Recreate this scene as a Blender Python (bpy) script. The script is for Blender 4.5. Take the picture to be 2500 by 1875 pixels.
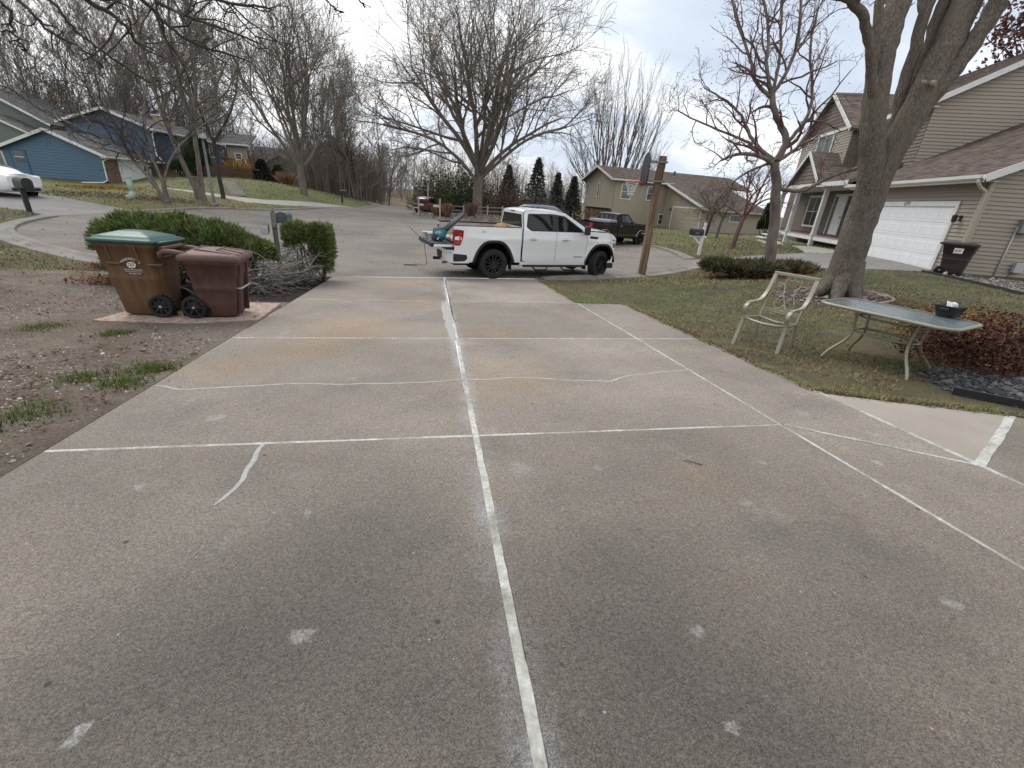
import bpy, math, random
import numpy as np
from mathutils import Vector, Matrix
from mathutils.geometry import delaunay_2d_cdt

for _o in list(bpy.data.objects):
    bpy.data.objects.remove(_o, do_unlink=True)
SC = bpy.context.scene
COL = SC.collection
R = math.radians
RNG = np.random.default_rng(7)

# ------------------------------------------------------------------ camera
CAM_H = 1.68
CF, CROLL, CPIT, CYAW = 1070.0, R(4.3), R(23.15), R(11.1856)
def _basis():
    cr, sr, cp, sp = math.cos(CROLL), math.sin(CROLL), math.cos(CPIT), math.sin(CPIT)
    right = np.array([cr, sr * sp, sr * cp])
    down = np.array([sr, -cr * sp, -cr * cp])
    fwd = np.array([0, cp, -sp])
    c, s = math.cos(CYAW), math.sin(CYAW)
    rz = np.array([[c, s, 0], [-s, c, 0], [0, 0, 1]])
    return rz @ right, rz @ down, rz @ fwd
_RT, _DN, _FW = _basis()
cam_d = bpy.data.cameras.new('camera')
cam_d.sensor_width = 36
cam_d.lens = CF / 2500 * 36
cam_d.clip_start = 0.05
cam_d.clip_end = 3000
cam = bpy.data.objects.new('camera', cam_d)
COL.objects.link(cam)
m = Matrix.Identity(4)
for i in range(3):
    m[i][0], m[i][1], m[i][2] = _RT[i], -_DN[i], -_FW[i]
m[2][3] = CAM_H
cam.matrix_world = m
SC.camera = cam

# ------------------------------------------------------------------ sky, sun, exposure
SUN_EL, SUN_ROT = R(52), R(-35)
world = bpy.data.worlds.new('World')
SC.world = world
world.use_nodes = True
nt = world.node_tree
nt.nodes.clear()
def N(t, kind, **kw):
    n = t.nodes.new(kind)
    for k, v in kw.items():
        if k in n.bl_rna.properties.keys() and k not in n.inputs.keys():
            setattr(n, k, v)
        else:
            n.inputs[k].default_value = v
    return n
def L(t, a, b):
    t.links.new(a, b)
sky = N(nt, 'ShaderNodeTexSky', sky_type='NISHITA', sun_disc=False)
sky.sun_elevation, sky.sun_rotation = SUN_EL, SUN_ROT
sky.air_density, sky.dust_density = 1.0, 2.0
bg1 = N(nt, 'ShaderNodeBackground', Strength=0.09)
L(nt, sky.outputs[0], bg1.inputs['Color'])
tc = N(nt, 'ShaderNodeTexCoord')
sep = N(nt, 'ShaderNodeSeparateXYZ')
L(nt, tc.outputs['Generated'], sep.inputs[0])
# clouds are laid out on a flat layer overhead: direction / (height + small)
addz = N(nt, 'ShaderNodeMath', operation='ADD'); addz.inputs[1].default_value = 0.16
absz = N(nt, 'ShaderNodeMath', operation='ABSOLUTE')
L(nt, sep.outputs[2], absz.inputs[0]); L(nt, absz.outputs[0], addz.inputs[0])
dv = N(nt, 'ShaderNodeVectorMath', operation='DIVIDE')
L(nt, tc.outputs['Generated'], dv.inputs[0])
cmb = N(nt, 'ShaderNodeCombineXYZ')
for i in range(3):
    L(nt, addz.outputs[0], cmb.inputs[i])
L(nt, cmb.outputs[0], dv.inputs[1])
n1 = N(nt, 'ShaderNodeTexNoise', Scale=0.62, Detail=5.0, Roughness=0.5, Distortion=0.3)
mp = N(nt, 'ShaderNodeMapping'); mp.inputs['Location'].default_value = (3.1, 1.7, 0.4); mp.inputs['Scale'].default_value = (0.8, 1.25, 0.35)
L(nt, dv.outputs[0], mp.inputs[0]); L(nt, mp.outputs[0], n1.inputs['Vector'])
rmp = N(nt, 'ShaderNodeValToRGB')
rmp.color_ramp.elements[0].position = 0.34; rmp.color_ramp.elements[0].color = (0.46, 0.53, 0.635, 1)
rmp.color_ramp.elements[1].position = 0.60; rmp.color_ramp.elements[1].color = (0.93, 0.93, 0.93, 1)
e = rmp.color_ramp.elements.new(0.46); e.color = (0.59, 0.65, 0.73, 1)
L(nt, n1.outputs['Fac'], rmp.inputs[0])
bg2 = N(nt, 'ShaderNodeBackground', Strength=0.98)
L(nt, rmp.outputs[0], bg2.inputs['Color'])
mxs = N(nt, 'ShaderNodeMixShader'); mxs.inputs[0].default_value = 0.94
L(nt, bg1.outputs[0], mxs.inputs[1]); L(nt, bg2.outputs[0], mxs.inputs[2])
wo = N(nt, 'ShaderNodeOutputWorld'); L(nt, mxs.outputs[0], wo.inputs[0])

sd = bpy.data.lights.new('sun', 'SUN')
sd.energy = 1.4; sd.angle = R(35); sd.color = (1.0, 0.96, 0.9)
sun = bpy.data.objects.new('sun', sd); COL.objects.link(sun)
# sky rotation 0 = +Y, growing clockwise seen from above
sdir = Vector((math.sin(SUN_ROT) * math.cos(SUN_EL), math.cos(SUN_ROT) * math.cos(SUN_EL), math.sin(SUN_EL)))
sun.rotation_euler = sdir.to_track_quat('Z', 'Y').to_euler()
vs = SC.view_settings
vs.view_transform = 'Standard'; vs.look = 'None'; vs.exposure = 0.52; vs.gamma = 1.0; vs.use_curve_mapping = False

# ------------------------------------------------------------------ materials
MATS = {}
def mat(name, col, rough=0.7, var=0.0, scale=8.0, col2=None, bump=0.0, bscale=None, metal=0.0, spec=0.5, detail=4.0,
        trans=0.0, alpha=1.0, coat=0.0, stretch=None, coords='Object', emit=None, lo=0.35, hi=0.65, fine=None):
    """Principled material whose colour wanders between col and col2 (or col scaled by 1-var) on a noise."""
    if name in MATS:
        return MATS[name]
    m = bpy.data.materials.new(name); m.use_nodes = True
    t = m.node_tree; b = t.nodes['Principled BSDF']
    b.inputs['Base Color'].default_value = (*col, 1)
    b.inputs['Roughness'].default_value = rough
    b.inputs['Metallic'].default_value = metal
    b.inputs['Specular IOR Level'].default_value = spec
    b.inputs['Transmission Weight'].default_value = trans
    b.inputs['Coat Weight'].default_value = coat
    b.inputs['Coat Roughness'].default_value = 0.06
    if emit:
        b.inputs['Emission Color'].default_value = (*emit, 1); b.inputs['Emission Strength'].default_value = 1.0
    if var or col2 or bump or fine:
        tcn = N(t, 'ShaderNodeTexCoord')
        src = tcn.outputs[coords]
        if coords == 'World':
            pass
        if stretch:
            mpn = N(t, 'ShaderNodeMapping'); mpn.inputs['Scale'].default_value = stretch
            L(t, src, mpn.inputs[0]); src = mpn.outputs[0]
        out = None
        if var or col2:
            nz = N(t, 'ShaderNodeTexNoise', Scale=scale, Detail=detail, Roughness=0.6)
            L(t, src, nz.inputs['Vector'])
            rp = N(t, 'ShaderNodeValToRGB')
            c2 = col2 if col2 else tuple(c * (1 - var) for c in col)
            rp.color_ramp.elements[0].position = lo; rp.color_ramp.elements[0].color = (*c2, 1)
            rp.color_ramp.elements[1].position = hi; rp.color_ramp.elements[1].color = (*col, 1)
            L(t, nz.outputs['Fac'], rp.inputs[0])
            out = rp.outputs[0]
        if fine:
            nf = N(t, 'ShaderNodeTexNoise', Scale=fine[0], Detail=3.0, Roughness=0.7)
            L(t, src, nf.inputs['Vector'])
            mr = N(t, 'ShaderNodeMapRange'); mr.inputs['From Min'].default_value = 0.3; mr.inputs['From Max'].default_value = 0.7
            mr.inputs['To Min'].default_value = 1 - fine[1]; mr.inputs['To Max'].default_value = 1 + fine[1]
            L(t, nf.outputs['Fac'], mr.inputs['Value'])
            mm = N(t, 'ShaderNodeMix', data_type='RGBA', blend_type='MULTIPLY'); mm.inputs[0].default_value = 1.0
            if out is None:
                mm.inputs[6].default_value = (*col, 1)
            else:
                L(t, out, mm.inputs[6])
            L(t, mr.outputs[0], mm.inputs[7]); out = mm.outputs[2]
        if out is not None:
            L(t, out, b.inputs['Base Color'])
        if bump:
            nb = N(t, 'ShaderNodeTexNoise', Scale=bscale or scale * 4, Detail=4.0, Roughness=0.6)
            L(t, src, nb.inputs['Vector'])
            bp = N(t, 'ShaderNodeBump', Strength=1.0, Distance=bump)
            L(t, nb.outputs['Fac'], bp.inputs['Height']); L(t, bp.outputs[0], b.inputs['Normal'])
    MATS[name] = m
    return m

def vcol_mat(name, rough=0.85, spec=0.2, transl=0.0, mul=(1, 1, 1)):
    """colour read from the mesh attribute 'tint' (piece to piece colour of leaves, blades, stones)"""
    if name in MATS:
        return MATS[name]
    m = bpy.data.materials.new(name); m.use_nodes = True
    t = m.node_tree; b = t.nodes['Principled BSDF']
    b.inputs['Roughness'].default_value = rough; b.inputs['Specular IOR Level'].default_value = spec
    a = N(t, 'ShaderNodeAttribute', attribute_name='tint')
    L(t, a.outputs['Color'], b.inputs['Base Color'])
    if transl:
        b.inputs['Subsurface Weight'].default_value = 0.0
    MATS[name] = m
    return m

# ------------------------------------------------------------------ mesh builder
class MB:
    def __init__(self):
        self.v = []; self.f = []; self.n = 0; self.tint = []; self.sm = []
    def add(self, verts, faces, tint=None, smooth=False):
        verts = np.asarray(verts, float).reshape(-1, 3)
        self.v.append(verts)
        if isinstance(faces, np.ndarray):
            if len(faces):
                self.f.append(faces + self.n); self.sm.append((len(faces), smooth))
        else:
            by = {}
            for q in faces:
                by.setdefault(len(q), []).append(q)
            for k, l in by.items():
                self.f.append(np.asarray(l, int) + self.n); self.sm.append((len(l), smooth))
        self.tint.append(np.tile(np.asarray(tint if tint is not None else (1, 1, 1), float), (len(verts), 1)) if tint is None or np.ndim(tint) == 1 else np.asarray(tint, float))
        self.n += len(verts)
        return self
    def box(self, c, s, rz=0.0, M=None, tint=None):
        x, y, z = [k / 2 for k in s]
        v = np.array([[-x, -y, -z], [x, -y, -z], [x, y, -z], [-x, y, -z], [-x, -y, z], [x, -y, z], [x, y, z], [-x, y, z]])
        if M is not None:
            v = v @ np.asarray(M).T
        if rz:
            c_, s_ = math.cos(rz), math.sin(rz)
            v = v @ np.array([[c_, s_, 0], [-s_, c_, 0], [0, 0, 1]])
        return self.add(v + np.asarray(c), np.array([[0, 3, 2, 1], [4, 5, 6, 7], [0, 1, 5, 4], [1, 2, 6, 5], [2, 3, 7, 6], [3, 0, 4, 7]]), tint)
    def bar(self, a, b, w, h, up=(0, 0, 1), tint=None):
        """box from a to b, w across, h along up"""
        a, b = np.asarray(a, float), np.asarray(b, float)
        d = b - a; l = np.linalg.norm(d); d = d / l
        u = np.asarray(up, float); s = np.cross(d, u)
        if np.linalg.norm(s) < 1e-6:
            s = np.cross(d, (1, 0, 0))
        s /= np.linalg.norm(s); u = np.cross(s, d)
        M = np.stack([d, -s, u], 1)
        return self.box((a + b) / 2, (l, w, h), M=M, tint=tint)
    def tube(self, pts, r, sides=8, cap=True, smooth=True, closed=False, tint=None):
        P = np.asarray(pts, float); n = len(P)
        rad = np.full(n, r) if np.ndim(r) == 0 else np.asarray(r, float)
        T = np.gradient(P, axis=0) if not closed else np.roll(P, -1, 0) - np.roll(P, 1, 0)
        T /= np.linalg.norm(T, axis=1)[:, None] + 1e-12
        ref = np.array([0, 0, 1.0]) if abs(T[0][2]) < 0.9 else np.array([1.0, 0, 0])
        U = np.empty((n, 3)); u = np.cross(T[0], ref); u /= np.linalg.norm(u)
        for i in range(n):
            u = u - T[i] * (u @ T[i]); u /= np.linalg.norm(u) + 1e-12; U[i] = u
        W = np.cross(T, U)
        a = np.arange(sides) * 2 * math.pi / sides
        V = P[:, None, :] + rad[:, None, None] * (np.cos(a)[None, :, None] * U[:, None, :] + np.sin(a)[None, :, None] * W[:, None, :])
        i, j = np.meshgrid(np.arange(n if closed else n - 1), np.arange(sides), indexing='ij')
        i2 = (i + 1) % n; j2 = (j + 1) % sides
        F = np.stack([i * sides + j, i * sides + j2, i2 * sides + j2, i2 * sides + j], -1).reshape(-1, 4)
        self.add(V.reshape(-1, 3), F, tint, smooth)
        if cap and not closed:
            base = self.n - n * sides
            self.f.append(np.array([[base + k for k in range(sides)][::-1]])); self.sm.append((1, False))
            self.f.append(np.array([[base + (n - 1) * sides + k for k in range(sides)]])); self.sm.append((1, False))
        return self
    def lathe(self, prof, c=(0, 0, 0), sides=24, axis='z', smooth=True, tint=None):
        p = np.asarray(prof, float)
        a = np.arange(sides) * 2 * math.pi / sides
        V = np.stack([p[:, None, 0] * np.cos(a), p[:, None, 0] * np.sin(a), np.repeat(p[:, 1:2], sides, 1)], -1)
        if axis == 'y':
            V = V[..., [0, 2, 1]]
        elif axis == 'x':
            V = V[..., [2, 0, 1]]
        n = len(p)
        i, j = np.meshgrid(np.arange(n - 1), np.arange(sides), indexing='ij'); j2 = (j + 1) % sides
        F = np.stack([i * sides + j, i * sides + j2, (i + 1) * sides + j2, (i + 1) * sides + j], -1).reshape(-1, 4)
        if axis == 'y':
            F = F[:, ::-1]
        return self.add(V.reshape(-1, 3) + np.asarray(c), F, tint, smooth)
    def prism(self, poly, d, M=None, o=(0, 0, 0), tint=None):
        """polygon (2D) extruded by d along local z; M columns = local axes"""
        p = np.asarray(poly, float); n = len(p)
        area = 0.5 * np.sum(p[:, 0] * np.roll(p[:, 1], -1) - np.roll(p[:, 0], -1) * p[:, 1])
        if area < 0:
            p = p[::-1]
        v = np.concatenate([np.c_[p, np.zeros(n)], np.c_[p, np.full(n, d)]])
        if M is not None:
            v = v @ np.asarray(M, float).T
        fs = [list(range(n))[::-1], list(range(n, 2 * n))] + [[i, (i + 1) % n, n + (i + 1) % n, n + i] for i in range(n)]
        return self.add(v + np.asarray(o, float), fs, tint)
    def grid(self, G, smooth=True, tint=None, flip=False):
        G = np.asarray(G, float); a, b = G.shape[:2]
        i, j = np.meshgrid(np.arange(a - 1), np.arange(b - 1), indexing='ij')
        F = np.stack([i * b + j, (i + 1) * b + j, (i + 1) * b + j + 1, i * b + j + 1], -1).reshape(-1, 4)
        if flip:
            F = F[:, ::-1]
        return self.add(G.reshape(-1, 3), F, tint, smooth)
    def mesh(self, name):
        me = bpy.data.meshes.new(name)
        V = np.concatenate(self.v) if self.v else np.zeros((0, 3))
        me.vertices.add(len(V)); me.vertices.foreach_set('co', V.ravel())
        tot = np.concatenate([np.full(len(f), f.shape[1]) for f in self.f]).astype(np.int32)
        idx = np.concatenate([f.ravel() for f in self.f]).astype(np.int32)
        st = np.concatenate([[0], np.cumsum(tot)[:-1]]).astype(np.int32)
        me.loops.add(len(idx)); me.polygons.add(len(tot))
        me.loops.foreach_set('vertex_index', idx)
        me.polygons.foreach_set('loop_start', st)
        sm = np.concatenate([np.full(n, s) for n, s in self.sm])
        me.polygons.foreach_set('use_smooth', sm)
        me.update(calc_edges=True)
        T = np.concatenate(self.tint)
        if (T != 1).any():
            at = me.attributes.new('tint', 'FLOAT_COLOR', 'POINT')
            at.data.foreach_set('color', np.c_[T, np.ones(len(T))].astype(np.float32).ravel())
        return me
    def build(self, name, material, parent=None, bevel=0.0, seg=2, loc=None, kind=None):
        o = bpy.data.objects.new(name, self.mesh(name)); COL.objects.link(o)
        if material is not None:
            o.data.materials.append(material)
        if parent is not None:
            o.parent = parent
        if loc is not None:
            o.location = loc
        if bevel:
            b = o.modifiers.new('bevel', 'BEVEL'); b.width = bevel; b.segments = seg; b.limit_method = 'ANGLE'; b.angle_limit = R(40)
        if kind:
            o['kind'] = kind
        return o

def tag(o, label=None, cat=None, group=None, kind=None):
    if label: o['label'] = label
    if cat: o['category'] = cat
    if group: o['group'] = group
    if kind: o['kind'] = kind
    return o
def empty(name, loc=(0, 0, 0), rz=0.0, label=None, cat=None, group=None, kind=None):
    o = bpy.data.objects.new(name, None); COL.objects.link(o)
    o.location = loc; o.rotation_euler = (0, 0, rz); o.empty_display_size = 0.2
    return tag(o, label, cat, group, kind)
def inst(src_mesh, name, parent=None, loc=(0, 0, 0), rot=(0, 0, 0), scale=(1, 1, 1)):
    o = bpy.data.objects.new(name, src_mesh); COL.objects.link(o)
    o.parent = parent; o.location = loc; o.rotation_euler = rot; o.scale = scale
    return o
def dup(root, loc, rz=None, label=None, group=None, scale=None):
    kids = {}
    for k in bpy.data.objects:
        kids.setdefault(k.parent, []).append(k)
    r = root.copy(); COL.objects.link(r); r.location = loc
    if rz is not None: r.rotation_euler = (0, 0, rz)
    if scale is not None: r.scale = scale
    if label: r['label'] = label
    if group: r['group'] = group
    for ch in kids.get(root, []):
        c = ch.copy(); COL.objects.link(c); c.parent = r
        for g in kids.get(ch, []):
            d = g.copy(); COL.objects.link(d); d.parent = c
    return r

# ------------------------------------------------------------------ terrain
_CP = []
def _c(*p):
    _CP.append(p)
def drive_z(x, y):
    return 0.0144 * x - 0.0513 * y
for _x in (-6, -2.7, 0.5, 4.4, 7.0):
    for _y in (-4, 0, 4.5, 9, 13.0):
        _c(_x, _y, drive_z(_x, _y) + (0.03 * (_x - 4.4) if _x > 4.4 else 0))
for p in [(-9, 9, -.5), (-12, 12, -.5), (-15, 10, -.35), (-22, 12, -.2), (-20, -8, .1), (-40, 10, .2), (-40, -30, .5), (0, -30, .8), (0, -10, .35), (25, -20, .9), (15, -6, .6),
          (-5, 16, -.68), (0, 16, -.7), (5, 16, -.68), (9.5, 16.6, -.62), (11.8, 19, -.56), (-9, 15.5, -.62), (-13, 18, -.52), (-15.5, 21.5, -.4), (-17, 25, -.25),
          (-21, 27.5, 0), (-27, 30, .1), (0, 22, -.68), (0, 30, -.66), (7, 24, -.64), (12, 25, -.56), (12.5, 28, -.54), (7, 33, -.62), (-8, 24, -.55), (-10, 32, -.5),
          (-6, 38, -.62), (0, 40, -.68), (-5, 50, -.72), (0, 48, -.72), (5, 45, -.65), (-3, 55, -.83), (4.9, 52, -.47), (8, 47, -.5), (1, 50, -.65), (-3, 62, -.87), (-12, 75, -.62), (-25, 78, -.2), (-7, 78, -.95), (3, 60, -.85), (-10, 100, -1.2), (4, 90, -1.2), (10, 62, -.85),
          (12.6, 19.8, -.42), (8.2, 14.6, -.58), (9.6, 9.0, .04), (5.2, 3.62, drive_z(5.2, 3.62) + .012), (6.0, 3.28, drive_z(6.0, 3.28) + .012), (4.5, 3.98, drive_z(4.5, 3.98) + .012), (7.0, 2.85, drive_z(7.0, 2.85) + .012), (4.45, 6.5, drive_z(4.45, 6.5) + .01), (3.35, 11.3, drive_z(3.35, 11.3) + .01), (7.2, 6.2, -.1), (13, 8.5, .25), (16.6, 11.4, .38), (13.5, 13.5, .1), (12, 15.5, -.28), (17, 15, .37), (18.5, 21, .3), (15.5, 20, -.05),
          (10, 3, .15), (14, 3, .4), (20, 5, .5), (25, 15, .45), (30, 25, .2),
          (18, 34, -.42), (24.2, 43, -.38), (28, 37, -.33), (16.2, 49, -.58), (22, 28, -.2), (35, 45, -.2), (26, 60, -.6),
          (-16.4, 22.3, -.25), (-13, 31, -.05), (-15.5, 28.5, -.05), (-11, 40, -.2), (-9.4, 52, -.3), (-15, 38, .2), (-20, 40, .25), (-27, 47.3, .14), (-22, 34, .12), (-33, 46, .3), (-36, 40, .3), (-45, 50, .5),
          (-17, 44, .75), (-21, 49, .9), (-18, 50, 1.25), (-13, 48, .45), (-11.5, 56, .15), (-15, 60, .9), (-26, 60, 1.4), (-40, 70, 1.8), (-60, 60, 1.6), (-20, 80, .6), (-45, 110, 1.0), (-14, 70, .2),
          (40, 100, -.9), (80, 60, -.3), (70, 10, .4), (80, -40, .8), (-80, 0, .8), (-80, -60, .8), (-90, 100, 1.0), (0, 150, -1.2), (60, 150, -1.2), (-60, 160, -.6), (0, -80, 1.0), (0, 250, -1.2), (200, 100, -.6), (-200, 100, .2), (150, 230, -1), (-150, 230, -.6), (200, -100, .5), (-200, -100, .5)]:
    _c(*p)
_CP = np.array(_CP)
def _U(r2):
    return np.where(r2 > 0, 0.5 * r2 * np.log(r2 + 1e-12), 0.0)
def _fit():
    X = _CP[:, :2] / 20; n = len(X)
    K = _U(((X[:, None] - X[None]) ** 2).sum(-1)) + 0.002 * np.eye(n)
    P = np.c_[np.ones(n), X]
    A = np.block([[K, P], [P.T, np.zeros((3, 3))]])
    return np.linalg.solve(A, np.r_[_CP[:, 2], 0, 0, 0])
_W = _fit()
def Z(x, y):
    """height of the natural ground"""
    x = np.asarray(x, float); y = np.asarray(y, float); sh = x.shape
    Q = np.c_[np.clip(x.ravel(), -220, 220), np.clip(y.ravel(), -110, 260)] / 20
    out = np.empty(len(Q))
    for s in range(0, len(Q), 20000):
        q = Q[s:s + 20000]
        out[s:s + 20000] = _U(((q[:, None] - _CP[None, :, :2] / 20) ** 2).sum(-1)) @ _W[:len(_CP)] + _W[-3] + q @ _W[-2:]
    return out.reshape(sh)
def z1(x, y):
    return float(Z(np.array([x]), np.array([y]))[0])
def ray(px, py):
    return _RT * (px - 1250.0) + _DN * (py - 937.5) + _FW * CF
def at_z(px, py, z):
    d = ray(px, py); t = (z - CAM_H) / d[2]
    return d * t + np.array([0, 0, CAM_H])
def at_y(px, py, y):
    d = ray(px, py); return d * (y / d[1]) + np.array([0, 0, CAM_H])
def gp(px, py):
    """where the sight line through a photograph pixel meets the ground"""
    d = ray(px, py); d = d / math.hypot(d[0], d[1])
    t = np.concatenate([np.arange(0.4, 30, 0.05), np.arange(30, 260, 0.25)])
    P = d[None] * t[:, None]; h = P[:, 2] + CAM_H - Z(P[:, 0], P[:, 1])
    k = np.argmax(h < 0) if (h < 0).any() else len(t) - 1
    a, b = (h[k - 1], h[k]) if k else (1, 0)
    tt = t[k - 1] + (t[k] - t[k - 1]) * a / (a - b + 1e-9) if k else t[0]
    p = d * tt
    return np.array([p[0], p[1], z1(p[0], p[1])])
def gps(l):
    return [gp(*p) for p in l]
# ------------------------------------------------------------------ ground: regions cut from one triangulation
def ground_mat(name, cols, scale, bump=0.01, bscale=60.0, rough=0.95, speck=None, patch=None):
    """three colours on two noises in object space, plus fine grain"""
    m = bpy.data.materials.new(name); m.use_nodes = True
    t = m.node_tree; b = t.nodes['Principled BSDF']
    b.inputs['Roughness'].default_value = rough; b.inputs['Specular IOR Level'].default_value = 0.25
    tcn = N(t, 'ShaderNodeTexCoord'); src = tcn.outputs['Object']
    n1 = N(t, 'ShaderNodeTexNoise', Scale=scale, Detail=8.0, Roughness=0.62); L(t, src, n1.inputs['Vector'])
    r1 = N(t, 'ShaderNodeValToRGB')
    r1.color_ramp.elements[0].position = 0.36; r1.color_ramp.elements[0].color = (*cols[0], 1)
    r1.color_ramp.elements[1].position = 0.64; r1.color_ramp.elements[1].color = (*cols[1], 1)
    L(t, n1.outputs['Fac'], r1.inputs[0]); out = r1.outputs[0]
    if len(cols) > 2:
        n2 = N(t, 'ShaderNodeTexNoise', Scale=scale * 0.22, Detail=6.0, Roughness=0.65); L(t, src, n2.inputs['Vector'])
        r2 = N(t, 'ShaderNodeMapRange'); r2.inputs['From Min'].default_value = 0.46; r2.inputs['From Max'].default_value = 0.66
        r2.inputs['To Max'].default_value = patch or 0.8
        L(t, n2.outputs['Fac'], r2.inputs['Value'])
        mx = N(t, 'ShaderNodeMix', data_type='RGBA'); mx.inputs[7].default_value = (*cols[2], 1)
        L(t, r2.outputs[0], mx.inputs[0]); L(t, out, mx.inputs[6]); out = mx.outputs[2]
    n3 = N(t, 'ShaderNodeTexNoise', Scale=bscale, Detail=5.0, Roughness=0.75); L(t, src, n3.inputs['Vector'])
    mr = N(t, 'ShaderNodeMapRange'); mr.inputs['From Min'].default_value = 0.32; mr.inputs['From Max'].default_value = 0.68
    k = speck or 0.35
    mr.inputs['To Min'].default_value = 1 - k; mr.inputs['To Max'].default_value = 1 + k
    L(t, n3.outputs['Fac'], mr.inputs['Value'])
    mm = N(t, 'ShaderNodeMix', data_type='RGBA', blend_type='MULTIPLY'); mm.inputs[0].default_value = 1.0
    L(t, out, mm.inputs[6]); L(t, mr.outputs[0], mm.inputs[7]); L(t, mm.outputs[2], b.inputs['Base Color'])
    bp = N(t, 'ShaderNodeBump', Strength=1.0, Distance=bump)
    L(t, n3.outputs['Fac'], bp.inputs['Height']); L(t, bp.outputs[0], b.inputs['Normal'])
    return m
M_LAWN = ground_mat('lawn_soil', [(.062, .058, .036), (.115, .108, .055), (.125, .095, .058)], 1.6, 0.02, 38, speck=0.45)
M_GRAVEL = ground_mat('gravel_soil', [(.13, .1, .078), (.205, .168, .135), (.19, .175, .165)], 1.4, 0.02, 46, speck=0.55)
M_MULCH = ground_mat('black_mulch', [(.018, .014, .012), (.05, .04, .034)], 9, 0.04, 50, speck=0.6)
M_REDMULCH = ground_mat('red_mulch', [(.09, .035, .022), (.16, .075, .05)], 7, 0.03, 50, speck=0.5)
M_STONES = ground_mat('bed_stones', [(.07, .065, .06), (.18, .165, .15)], 6, 0.03, 30, speck=0.5)
M_CHIPS = ground_mat('island_chips', [(.1, .075, .058), (.19, .15, .12)], 3, 0.03, 24, speck=0.5)
M_ASPH = ground_mat('street_asphalt', [(.165, .148, .133), (.222, .2, .18), (.27, .238, .205)], 0.55, 0.012, 38, rough=0.92, speck=0.42, patch=0.6)
M_DRIVE2 = ground_mat('side_asphalt', [(.2, .185, .178), (.25, .235, .228)], 0.8, 0.004, 80, rough=0.9, speck=0.18)
M_WALK = ground_mat('walk_concrete', [(.33, .31, .275), (.4, .375, .335)], 1.5, 0.003, 90, rough=0.9, speck=0.12)
M_KERB = ground_mat('kerb_concrete', [(.19, .172, .152), (.265, .243, .218)], 1.5, 0.006, 50, rough=0.9, speck=0.3)
M_HILL = ground_mat('hill_lawn', [(.085, .1, .034), (.14, .15, .06), (.19, .15, .085)], 0.5, 0.03, 9, speck=0.4)
M_LEAFY = ground_mat('leafy_ground', [(.11, .075, .045), (.2, .145, .09), (.13, .125, .06)], 0.7, 0.03, 14, speck=0.45)

DX0, DX1, DX2, DX3 = -2.70, 0.35, 3.22, 4.33          # driveway edges and long joints
def dend(x):                                           # street edge of the driveway
    return 12.96 + (x + 2.7) * 0.098
STREET = [(-2.70, 12.96), (-5.5, 12.86), (-7.4, 13.05), (-8.94, 13.6), (-10.45, 14.5), (-11.9, 15.54), (-13.03, 16.6), (-13.9, 17.7), (-14.65, 19.0), (-15.2, 20.5), (-15.45, 22.1),
          (-14.35, 25.9), (-13.4, 27.6), (-11.49, 32.54), (-10.0, 38.4), (-9.0, 43.0), (-7.7, 50), (-6.5, 60), (-8.6, 66), (-18, 71.5), (-40, 80), (-41, 87), (-18, 78.5), (-5, 75.5), (3, 73.5), (22, 71.5), (22, 66), (3, 67), (-1.0, 63.5),
          (-1.95, 56), (-2.04, 48.64), (-0.19, 44.4), (1.85, 39.3), (7, 34.4), (11, 31), (12.8, 28), (13.15, 25.2), (12.85, 22.9), (12.45, 21.2), (12.1, 19.7), (11.2, 17.75), (9.25, 16.2), (6.9, 14.6), (5.0, 13.8), (3.22, 13.54)]
NDRIVE = [(-15.45, 22.1), (-14.35, 25.9), (-17.4, 27.5), (-21.5, 29.9), (-30, 34), (-34, 30), (-28, 26), (-20.5, 23.9)]
BDRIVE = [tuple(p[:2]) for p in gps([(373, 457), (506, 476), (601, 494), (680, 500)])]
BDRIVE = BDRIVE + [(-9.0, 43.0), (-7.7, 50)] + [tuple(p[:2]) for p in gps([(640, 487), (560, 479), (480, 467), (408, 459)])]
RDRIVE = [(12.1, 19.7), (11.2, 17.75)] + [tuple(p[:2]) for p in gps([(1800, 655), (1975, 655), (2236, 662)])] + [(16.45, 12.2), (16.75, 12.75), (18.65, 17.3)] + [tuple(p[:2]) for p in gps([(2010, 619), (1965, 617), (1830, 625)])]
RWALK = [tuple(p[:2]) for p in gps([(1846, 585), (1895, 586), (1960, 600), (2075, 617), (2010, 618.5), (1966, 616.5)])]
GRAVEL = [(-2.72, -4), (-2.72, 9.0), (-4.4, 9.1), (-6.2, 12.2), (-7.6, 12.35), (-9.2, 11.9), (-10.6, 10.4), (-12.5, 6), (-12.5, -4)]
MULCH = [(-2.72, 9.0), (-2.72, 12.9), (-5.5, 12.8), (-7.0, 12.8), (-6.2, 12.2), (-4.4, 9.1)]
ISLAND = [(-2.04, 48.64), (-0.19, 44.4), (1.85, 39.3), (7, 34.4), (9, 40), (8, 47), (5, 54), (-1.95, 56)]
BEDG = [tuple(p[:2]) for p in gps([(1705, 665), (1730, 676), (1800, 683), (1880, 685), (1990, 672), (2000, 660), (1900, 655), (1760, 655)])]
BEDH = [(9.5 + 1.0 * math.cos(a) * k, 9.0 + 1.05 * math.sin(a) * k) for a, k in zip(np.linspace(0, 2 * math.pi, 15)[:-1], [1, 1.1, .95, 1.05, 1.2, 1.3, 1.25, 1.2, 1.15, 1.1, 1.05, 1, 1.05, .95])]
RROCK = [tuple(p[:2]) for p in gps([(2250, 664), (2330, 680), (2420, 700), (2498, 718), (2498, 690), (2380, 674), (2275, 658.5)])]
SROCK = [tuple(p[:2]) for p in gps([(2345, 945), (2420, 935), (2560, 990), (2560, 850), (2600, 1040), (2500, 1010)])]
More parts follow.
